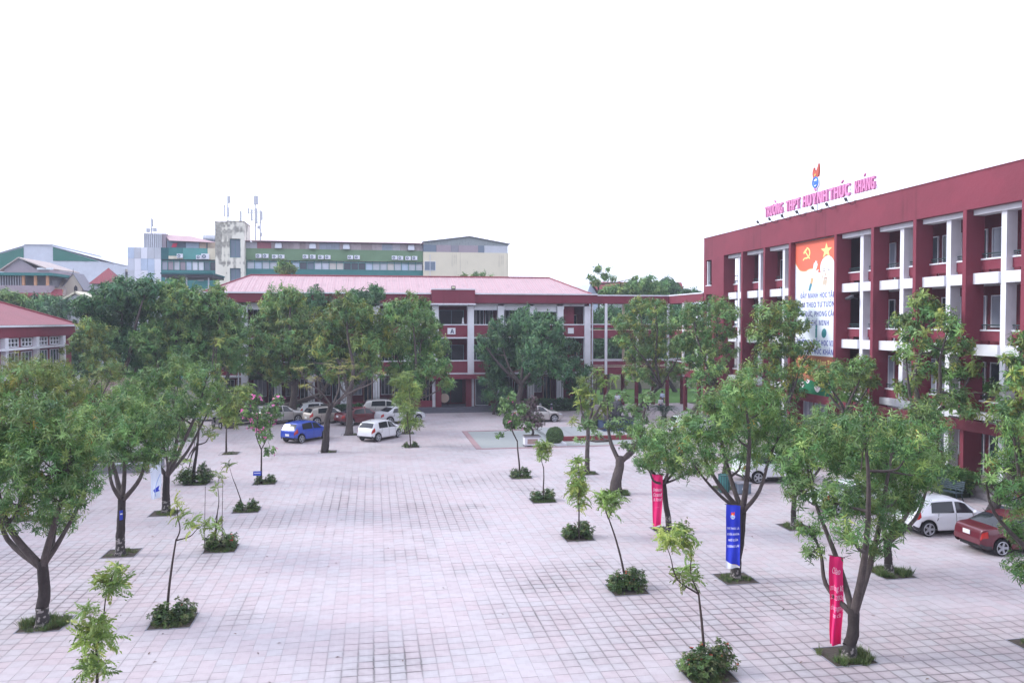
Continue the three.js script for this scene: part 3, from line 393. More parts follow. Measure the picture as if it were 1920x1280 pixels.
{
  const t = thing('teal_wing', 'shabby wing clad in teal and pale blue panels with a strip of windows', 'building', [-30, 0, 136]);
  pw(t, 'wall', bx(-31.8, -23.75, 0, 16.6, G0, 143), M.teal); pw(t, 'side_wall', bx(-36.6, -31.82, 0, 15.5, G0 + 0.1, 143), M.paleGrey);
  // pale blue sheets, each one its own
  for (let i = 0; i < 5; i++) for (const [y0, y1] of [[14.2, 16.5], [16.5, 18.3], [18.3, 20.0]]) pw(t, 'cladding_sheet', bx(-36.6 + i * 0.96 + 0.015, -36.6 + i * 0.96 + 0.945, y0 + 0.015, y1 - 0.015, G0 - 0.05 - 0.02 * ((i + Math.round(y0)) % 2), G0 + 0.08), [M.skyBlue, M.warehouse, M.paleGrey, M.skyBlue, M.frame][Math.floor(hash(i, Math.round(y0), 3) * 5)]);
  pw(t, 'cladding_backing', bx(-36.6, -31.82, 15.5, 19.98, G0 + 0.1, 143), M.paleGrey);
  const up = [[-31.8, -30.7, M.tealDark], [-30.7, -28.6, M.teal], [-28.6, -25.0, M.tealPale], [-25.0, -23.75, M.cream]]; for (const [a, b, m] of up) pw(t, 'cladding_panel', bx(a + 0.01, b - 0.01, 18.25, 20.0, G0 - 0.05, G0 + 0.1), m); pw(t, 'patch', bx(-30.7, -28.6, 18.3, 18.75, G0 - 0.09, G0 - 0.052), M.cream); pw(t, 'upper_backing', bx(-31.8, -23.75, 18.2, 20, G0 + 0.12, 143), M.teal);
  pw(t, 'window_recess', bx(-31.8, -23.75, 16.6, 18.2, G0 + 0.6, 143), M.slate);
  for (let i = 0; i < 9; i++) { const a = lerp(-31.75, -23.8, i / 9), b = lerp(-31.75, -23.8, (i + 1) / 9); pw(t, 'window_pane', bx(a + 0.05, b - 0.05, 16.65, 18.0, G0 + 0.2, G0 + 0.24), [M.glassPale, M.mauve, M.paleGrey, M.mauve, M.skyBlue, M.frame, M.frame, M.greyBlue, M.glass][i]); pw(t, 'window_post', bx(a - 0.045, a + 0.045, 16.6, 18.19, G0 + 0.02, G0 + 0.1), M.greenFrame); }
  pw(t, 'transom', bx(-31.8, -23.75, 17.9, 18.0, G0 + 0.01, G0 + 0.11), M.greenFrame);
  // rooftop lean-to
  pw(t, 'rooftop_room', bx(-31.2, -23.8, 20, 21.2, G0 + 1.2, 143), M.greyBlue); pw(t, 'lean_to_roof', sheet([[-32.0, 22.3, G0 + 3], [-28, 22.1, G0 + 3], [-23.6, 20.9, G0 - 0.2], [-30.5, 21.1, G0 - 0.2]]), M.roofPink);
  for (const [a, b, m] of [[-28.4, -26.5, M.skyBlue], [-26.4, -25.4, M.beige], [-25.2, -24.0, M.beige]]) pw(t, 'rooftop_window', bx(a, b, 20.05, 20.95, G0 + 1.05, G0 + 1.18), m);
  pw(t, 'hung_cloth', slab([[-30.4, 20.1], [-29.7, 20.15], [-29.5, 20.8], [-30.2, 20.7]], G0 + 0.5, G0 + 0.53), std(lin(0.5, 0.03, 0.08)));
  // ribbed stair head
  for (let i = 0; i < 10; i++) pw(t, 'upright_rib', bx(-34.6 + i * 0.27, -34.6 + i * 0.27 + 0.17, 19.9, 22.25, G0 + 1.2, G0 + 1.45), M.paleGrey); pw(t, 'stair_head', bx(-34.65, -31.4, 19.9, 22.3, G0 + 1.5, 137), M.mauve);
}
[[-29.0, 18.45], [-26.2, 18.28], [-25.3, 18.3], [-29.2, 15.0], [-26.0, 15.0]].forEach(([x, y], i) => airCon(x, y, G0 - 0.1, `${ORD[i]} white air conditioner unit on the teal wing, counted from its top row`, i === 2 ? 1.35 : 1));
{ const t = thing('water_tank', 'silver rooftop water tank lying beside the stair tower', 'tank', [-25.2, 20.9, 133]); part(t, 'drum', new THREE.CylinderGeometry(0.62, 0.62, 1.9, 20).rotateZ(Math.PI / 2).translate(0, 0.85, 0), M.metal); part(t, 'cradle', [bx(-0.8, -0.7, 0, 0.5, -0.5, 0.5), bx(0.7, 0.8, 0, 0.5, -0.5, 0.5)], M.dark); part(t, 'end_band', [new THREE.TorusGeometry(0.62, 0.03, 6, 20).rotateY(Math.PI / 2).translate(-0.6, 0.85, 0), new THREE.TorusGeometry(0.62, 0.03, 6, 20).rotateY(Math.PI / 2).translate(0.6, 0.85, 0)], M.paleMetal); }
{ const t = thing('flat_canopy', 'dark flat canopy on thin posts behind the treetops', 'canopy', [-24, 0, 112]); pw(t, 'deck', bx(-26.4, -20.2, 14.4, 14.75, 108, 116), M.dark); pw(t, 'fascia', bx(-26.5, -20.1, 14.75, 14.95, 107.9, 116.1), M.tealDark); for (const x of [-26, -23.5, -20.8]) pw(t, 'post', cyl(x, 0, 108.6, 0.1, 14.4, 8), M.metal); pw(t, 'parapet', bx(-26.2, -20.5, 11.5, 13, 110, 116), M.offwhite); }
function mast(x, y, d, h, label, arms) {
  const t = thing('antenna_mast', label, 'antenna mast', [x, y, d], 0, 'phone antenna masts on the roofs');
  part(t, 'pole', bar(new THREE.Vector3(0, 0, 0), new THREE.Vector3(0, h, 0), 0.1, 6), M.metal);
  for (const [ax, y0, y1, w] of arms) { part(t, 'panel_antenna', rbx(w * 1.5, y1 - y0, 0.25, 0.03).translate(ax, (y0 + y1) / 2, 0.12), M.metal); part(t, 'bracket', [bar(new THREE.Vector3(0, y0 + 0.2, 0), new THREE.Vector3(ax, y0 + 0.2, 0), 0.03, 5), bar(new THREE.Vector3(0, y1 - 0.2, 0), new THREE.Vector3(ax, y1 - 0.2, 0), 0.03, 5)], M.dark); }
  part(t, 'whip', bar(new THREE.Vector3(0.05, h, 0), new THREE.Vector3(0.05, h + 0.6, 0), 0.02, 4), M.metal); part(t, 'stay', [bar(new THREE.Vector3(0, h * 0.4, 0), new THREE.Vector3(0.7, 0, 0.3), 0.015, 4), bar(new THREE.Vector3(0, h * 0.4, 0), new THREE.Vector3(-0.7, 0, -0.2), 0.015, 4)], M.dark);
}
mast(-22.3, 24.0, 132, 4.4, 'antenna mast with a square panel standing on the stair tower', [[0.2, 3.3, 4.4, 0.3], [-0.5, 1.2, 3.0, 0.12], [0.05, 1.2, 2.6, 0.2]]);
mast(-20.6, 24.0, 133, 2.2, 'short antenna mast at the front edge of the stair tower', [[0.1, 0.6, 2.2, 0.18]]);
mast(-18.3, 21.7, 133, 7.0, 'tall cluster mast of long panel antennas behind the stair tower', [[0.15, 5.6, 7.0, 0.45], [-0.55, 3.0, 4.8, 0.2], [0.15, 2.6, 5.0, 0.28], [0.8, 2.6, 4.6, 0.16], [-1.0, 4.1, 5.0, 0.14]]);
mast(-17.6, 21.7, 133.4, 4.8, 'thin lattice mast with small dishes beside the tall cluster mast', [[0.1, 0.6, 1.2, 0.25], [-0.2, 1.8, 2.3, 0.3], [0.3, 3.2, 4.6, 0.12]]);
mast(-33.6, 22.3, 132, 2.4, 'low roof antenna with green boxes on the teal wing', [[-0.5, 0.2, 0.8, 0.35], [0.5, 0.3, 0.9, 0.35], [0.2, 1.1, 2.2, 0.08]]);

// ---------------------------------------------------------------- houses and sheds further off
{
  const t = thing('warehouse', 'big pale warehouse with dark green gable panels', 'building', [-65, 0, 195]);
  pw(t, 'front_wall', slab([[-95, 0], [-53.4, 0], [-53.4, 20.9], [-56.0, 21.3], [-65.2, 24.2], [-65.2, 24.5], [-70.6, 24.5], [-70.6, 24.2], [-95, 16]], 180, 210), M.warehouse);
  pw(t, 'green_gable', slab([[-65.1, 21.25], [-56.2, 21.25], [-65.1, 24.1]], 179.85, 179.99), M.darkGreen); pw(t, 'green_gable', slab([[-70.7, 20.2], [-70.7, 23.9], [-95, 16.2], [-95, 14.4]], 179.85, 179.99), M.darkGreen);
  pw(t, 'roof_edge', [sheet([[-65.2, 24.35, 179.6], [-53.2, 21.0, 179.6], [-53.2, 21.0, 211], [-65.2, 24.35, 211]], 0.12), sheet([[-95, 16.2, 179.6], [-70.6, 24.35, 179.6], [-70.6, 24.35, 211], [-95, 16.2, 211]], 0.12), bx(-70.8, -65, 24.5, 24.65, 179.6, 211)], M.paleMetal);
  pw(t, 'side_block', bx(-56, -51.5, 0, 20.2, 188, 205), M.aged); for (let i = 0; i < 4; i++) pw(t, 'vent_slot', bx(-55.6 + i * 1.1, -54.9 + i * 1.1, 18.4, 19.6, 187.9, 187.99), M.dark);
}
{
  const t = thing('gabled_house', 'grey house with a brown tiled gable roof before the warehouse', 'house', [-47, 0, 124]);
  pw(t, 'wall', slab([[-49.6, 0], [-43.9, 0], [-43.9, 15.9], [-45.6, 15.9], [-47.7, 17.4], [-49.6, 15.9]], 120, 130), M.mauve); pw(t, 'roof_slope', sheet([[-47.7, 17.55, 119.6], [-50.2, 15.7, 119.6], [-50.2, 15.7, 130.4], [-47.7, 17.55, 130.4]], 0.15), M.roofOld); pw(t, 'roof_slope', sheet([[-47.7, 17.55, 119.6], [-44.2, 16.1, 119.6], [-43.5, 16.1, 130.4], [-47.7, 17.55, 130.4]], 0.15), M.roofOld); pw(t, 'fascia', bx(-45.4, -43.4, 15.85, 16.12, 119.7, 120), M.white);
}
{
  const t = thing('orange_house', 'orange house with a green canopy over its balcony', 'house', [-48, 0, 115]);
  pw(t, 'wall', bx(-56, -40.6, 0, 13.0, 112, 118), M.orange); pw(t, 'balcony_wall', bx(-56, -40.4, 12.0, 13.3, 110.6, 111.99), M.mauve); pw(t, 'canopy', bx(-56, -40.0, 14.55, 14.9, 110.3, 118), M.teal); pw(t, 'room', bx(-56, -41.2, 13.3, 14.55, 113.5, 118), M.slate);
  for (let i = 0; i < 38; i++) pw(t, 'railing_bar', bar(V(-55 + i * 0.3, 13.3, 110.8), V(-55 + i * 0.3, 14.5, 110.8), 0.035, 5), M.paleMetal); for (const x of [-43.6, -42.2, -40.8]) pw(t, 'canopy_post', bx(x - 0.15, x + 0.15, 13.3, 14.55, 110.7, 111), M.orange); pw(t, 'eaves_tiles', sheet([[-44, 12.0, 109.6], [-38.6, 12.0, 109.6], [-39.5, 12.9, 112], [-44, 12.9, 112]]), M.roofRed);
}
{
  const t = thing('turret_house', 'small house under a red pyramid roof', 'house', [-36.9, 0, 122]);
  pw(t, 'wall', bx(-38.5, -35.2, 0, 14.0, 120.3, 123.5), M.paleGrey); const P = [-36.85, 16.35, 121.9], c = [[-38.9, 14.0, 119.9], [-34.8, 14.0, 119.9], [-34.8, 14.0, 123.9], [-38.9, 14.0, 123.9]]; for (let i = 0; i < 4; i++) pw(t, 'roof_slope', sheet([c[i], c[(i + 1) % 4], P]), M.roofRed); windowUnit(t, -36.9, -35.7, 12.2, 13.4, 120.29, M.glassPale, 1);
}
{
  const t = thing('old_chapel_house', 'weathered narrow house with a steep gable and corrugated lean-to', 'house', [-40, 0, 118]);
  pw(t, 'wall', slab([[-40.6, 0], [-38.4, 0], [-38.4, 13.2], [-39.5, 15.1], [-40.6, 13.6]], 116, 120), M.aged); pw(t, 'roof_slope', [sheet([[-39.5, 15.25, 115.8], [-40.9, 13.4, 115.8], [-40.9, 13.4, 120], [-39.5, 15.25, 120]]), sheet([[-39.5, 15.25, 115.8], [-38.1, 12.9, 115.8], [-38.1, 12.9, 120], [-39.5, 15.25, 120]])], M.slate); pw(t, 'finial', bar(V(-39.5, 15.2, 116), V(-39.5, 15.9, 116), 0.06, 5, 0.01), M.dark); pw(t, 'arched_window', slab([[-39.4, 12.6], [-39.0, 12.6], [-39.0, 13.3], [-39.2, 13.6], [-39.4, 13.3]], 115.9, 115.99), M.dark);
  pw(t, 'lean_to', sheet([[-42.8, 12.9, 114.5], [-40.2, 11.4, 114.5], [-40.4, 14.4, 117], [-42.8, 14.6, 117]]), M.roofOld);
}
{
  const t = thing('yellow_gable_house', 'little house with a yellow edged gable among the trees', 'house', [-35, 0, 104]);
  pw(t, 'wall', slab([[-36.0, 0], [-33.6, 0], [-33.6, 11.3], [-34.8, 12.0], [-36.0, 11.3]], 103, 107), M.paleGrey); pw(t, 'roof_slope', [sheet([[-34.8, 12.35, 102.6], [-36.5, 11.3, 102.6], [-36.5, 11.3, 107], [-34.8, 12.35, 107]], 0.2)], M.cream); pw(t, 'roof_slope', [sheet([[-34.8, 12.35, 102.6], [-33.1, 11.3, 102.6], [-33.1, 11.3, 107], [-34.8, 12.35, 107]], 0.2)], M.cream);
}
{ const t = thing('pale_distant_block', 'faint white apartment block beyond the turret house', 'building', [-52, 0, 245]); pw(t, 'wall', bx(-72, -64, 0, 24.5, 250, 262), M.white); pw(t, 'roof', bx(-72.4, -63.6, 24.5, 25, 249.6, 262.4), M.slate); for (let i = 0; i < 4; i++) pw(t, 'window', bx(-71.2 + i * 1.9, -70.2 + i * 1.9, 21.2, 22.6, 249.9, 249.99), M.glassPale); }
{
  const t = thing('red_roofed_house', 'pale gabled house with a dark red roof behind the walkway', 'house', [36, 0, 120]);
  pw(t, 'gable_wall', slab([[31.3, 0], [33.2, 0], [33.2, 12.4], [31.9, 14.3], [31.3, 12.7]], 115, 124), M.skyBlue); pw(t, 'roof_slope', sheet([[31.9, 14.6, 114.7], [46, 14.6, 114.7], [46, 11.9, 112.2], [33.3, 11.9, 112.2]], 0.12), M.roofRed); pw(t, 'roof_slope', sheet([[31.9, 14.6, 114.7], [46, 14.6, 114.7], [46, 11.9, 125], [31.9, 11.9, 125]], 0.12), M.roofRed); pw(t, 'wall', bx(33.3, 46, 0, 11.9, 113, 124), M.paleGrey);
}
// the school building the view is taken from: behind and below the viewer, it keeps the low sky off everything that faces this way
{
  const t = thing('opposite_school_building', 'red school building with white columns that closes the courtyard on the viewer side', 'building', [3, 0, -8]);
  pw(t, 'rear_block', bx(-34, 29, 0, 14.4, -16, -3.2), M.redDeep); for (const y of [3.4, 7.0, 10.6]) { pw(t, 'floor_slab', bx(-34, 29, y, y + 0.2, -3.2, -0.9), M.ceiling); pw(t, 'parapet_panel', bx(-34, 29, y + 0.2, y + 0.75, -1.1, -0.9), M.red); pw(t, 'coping', bx(-34, 29, y + 0.75, y + 0.82, -1.15, -0.85), M.white); }
  for (let x = -33; x < 29; x += 4) pw(t, 'column', bx(x - 0.3, x + 0.3, 0, 13.6, -1.3, -0.85), M.white); pw(t, 'roof_band', bx(-34, 29, 13.6, 15.2, -1.4, -0.8), M.red); pw(t, 'roof_slab', bx(-34, 29, 14.4, 14.7, -16, -1.4), M.slate);
}

// ---------------------------------------------------------------- leaves
// every leaf is a small folded blade; leaves sit in whorls, fronds and tufts that are set out through each crown
function tris(list) { const g = new THREE.BufferGeometry(); g.setAttribute('position', new THREE.Float32BufferAttribute(list, 3)); g.computeVertexNormals(); return g; }
function blade(out, m, len, w, fold, droop) {   // along +x
  const p = [[0, 0, 0], [len * 0.45, fold + droop * -0.2, -w / 2], [len * 0.45, droop * -0.25, 0], [len * 0.45, fold + droop * -0.2, w / 2], [len, -droop, 0]].map((q) => new THREE.Vector3(...q).applyMatrix4(m));
  for (const [a, b, c] of [[0, 2, 1], [0, 3, 2], [1, 2, 4], [2, 3, 4]]) for (const v of [p[a], p[b], p[c]]) out.push(v.x, v.y, v.z);
}
function whorl(n, len, w, seed, spread = 1) {
  const R = rng(seed), out = [], m = new THREE.Matrix4();
  for (let i = 0; i < n; i++) { const L = len * (0.7 + 0.5 * R()), e = new THREE.Euler((R() - 0.5) * 0.8, i * 2.4 + R() * 0.5, (0.9 - 1.5 * R()) * spread, 'YXZ'); m.makeRotationFromEuler(e).setPosition(0, R() * len * 0.35, 0); blade(out, m, L, w * (0.8 + 0.4 * R()), w * 0.18, L * (0.1 + 0.25 * R())); }
  return tris(out);
}
function shoot(n, len, w, seed) {   // leaves set alternately along a short drooping twig
  const R = rng(seed), out = [], m = new THREE.Matrix4();
  for (let i = 0; i < n; i++) { const t = i / n, L = len * (0.6 + 0.6 * R()), e = new THREE.Euler((R() - 0.5) * 1.0, i * 2.6 + (R() - 0.5), -0.15 - 0.9 * R() + 0.7 * t, 'YXZ'); m.makeRotationFromEuler(e).setPosition(0.10 * t * t + (R() - 0.5) * 0.03, 0.34 * t - 0.14, (R() - 0.5) * 0.03); blade(out, m, L, w * (0.7 + 0.5 * R()), w * 0.15, L * (0.15 + 0.35 * R())); }
  return tris(out);
}
function frond(pairs, len, lw, ll, seed, arch = 0.35) {   // a feathered leaf along +x with leaflets in pairs
  const R = rng(seed), out = [], m = new THREE.Matrix4();
  for (let i = 0; i < pairs; i++) for (const s of [-1, 1]) { const t = (i + 0.8) / pairs, x = len * t, y = arch * len * (t * (1.1 - t) * 1.5) - 0.25 * len * t * t; m.makeRotationFromEuler(new THREE.Euler(s * (0.15 + 0.3 * R()), s * -(1.0 + 0.25 * R() - 0.4 * t), -0.25 - 0.3 * R(), 'YXZ')).setPosition(x, y, 0); blade(out, m, ll * (0.75 + 0.5 * Math.sin(Math.PI * Math.min(1, t + 0.15))), lw, lw * 0.1, ll * 0.2); }
  m.makeTranslation(len, 0, 0); blade(out, m, ll, lw, 0.01, ll * 0.2); return tris(out);
}
function spray(n, pairs, len, lw, ll, seed) { const R = rng(seed), G = []; for (let i = 0; i < n; i++) G.push(frond(pairs, len * (0.75 + 0.5 * R()), lw, ll, seed + i).rotateZ(0.5 - 0.8 * R()).rotateY(i * 2.4 + R())); return mergeGeometries(G); }
function tuft(n, len, w, seed) { const R = rng(seed), out = []; for (let i = 0; i < n; i++) { const a = R() * 6.28, t = 0.25 + 0.7 * R(), L = len * (0.6 + 0.6 * R()), m = new THREE.Matrix4().makeRotationFromEuler(new THREE.Euler(0, a, Math.PI / 2 - t * 0.8, 'YXZ')).setPosition((R() - 0.5) * len * 0.6, 0, (R() - 0.5) * len * 0.6); blade(out, m, L, w, 0.002, L * 0.25 * R()); } return tris(out); }
const LEAF = {
  mango: [whorl(13, 0.23, 0.042, 11, 1.1), shoot(12, 0.22, 0.042, 12), shoot(10, 0.25, 0.038, 17), shoot(14, 0.19, 0.046, 18)], broad: [whorl(12, 0.26, 0.085, 13), shoot(13, 0.25, 0.075, 14), shoot(11, 0.28, 0.08, 19)], fine: [whorl(13, 0.28, 0.085, 15, 1.1), shoot(15, 0.27, 0.08, 16), shoot(13, 0.30, 0.075, 20)],
  pinnate: [spray(4, 8, 0.34, 0.045, 0.11, 21), spray(3, 7, 0.36, 0.05, 0.12, 22)], bauhinia: [whorl(8, 0.15, 0.10, 23), whorl(7, 0.16, 0.11, 24)], flat: [spray(5, 11, 0.42, 0.025, 0.10, 25)], flower: [whorl(6, 0.10, 0.06, 26, 0.6)],
  shrub: [whorl(12, 0.085, 0.034, 27), whorl(11, 0.09, 0.03, 28)], grass: [tuft(9, 0.15, 0.010, 29), tuft(8, 0.12, 0.012, 30)], box: [whorl(12, 0.06, 0.03, 31)],
};
const leafMat = new THREE.MeshPhysicalMaterial({ color: 0xffffff, roughness: 0.5, transmission: 0.4, thickness: 0, specularIntensity: 0.6 });
const petalMat = std(0xffffff, { roughness: 0.7 });
function scatter(parent, name, geo, spots, mat = leafMat) {   // spots: [position, up direction, size, colour, spin]
  const m = new THREE.InstancedMesh(geo, mat, spots.length), q = new THREE.Quaternion(), q2 = new THREE.Quaternion(), Y = new THREE.Vector3(0, 1, 0), M4 = new THREE.Matrix4(), S = new THREE.Vector3();
  spots.forEach(([p, up, s, c, spin], i) => { q.setFromUnitVectors(Y, up); q2.setFromAxisAngle(Y, spin); q.multiply(q2); M4.compose(p, q, S.set(s, s, s)); m.setMatrixAt(i, M4); m.setColorAt(i, c); });
  m.name = name; m.userData.kind = 'stuff'; m.castShadow = m.receiveShadow = true; parent.add(m); return m;
}
const PAL = { mid: [lin(0.125, 0.27, 0.085), lin(0.17, 0.315, 0.09), lin(0.10, 0.225, 0.075), lin(0.225, 0.36, 0.12), lin(0.25, 0.345, 0.095)], dk: [lin(0.07, 0.19, 0.08), lin(0.095, 0.225, 0.085), lin(0.055, 0.155, 0.07), lin(0.14, 0.27, 0.10)], olive: [lin(0.21, 0.28, 0.06), lin(0.27, 0.32, 0.065), lin(0.17, 0.245, 0.06), lin(0.31, 0.33, 0.07)], lime: [lin(0.21, 0.33, 0.075), lin(0.27, 0.38, 0.09), lin(0.17, 0.28, 0.075), lin(0.34, 0.40, 0.09)], fresh: [lin(0.18, 0.31, 0.11), lin(0.22, 0.35, 0.12), lin(0.14, 0.26, 0.10)], yellow: [lin(0.42, 0.39, 0.09), lin(0.35, 0.35, 0.09), lin(0.27, 0.31, 0.08)], gold: [lin(0.46, 0.33, 0.05)], shrub: [lin(0.10, 0.19, 0.06), lin(0.14, 0.23, 0.065), lin(0.08, 0.15, 0.055), lin(0.19, 0.22, 0.09)], grass: [lin(0.12, 0.21, 0.06), lin(0.17, 0.25, 0.075), lin(0.21, 0.23, 0.09), lin(0.10, 0.18, 0.055)], pink: [lin(0.62, 0.10, 0.36), lin(0.7, 0.2, 0.45)], red: [lin(0.45, 0.035, 0.03), lin(0.5, 0.10, 0.06)], purple: [lin(0.20, 0.13, 0.15), lin(0.16, 0.12, 0.12), lin(0.12, 0.14, 0.08)] };
const pick = (P, R) => { const c = P[Math.floor(R() * P.length)].clone(); const k = 0.62 + 0.8 * R(); return c.multiplyScalar(k); };

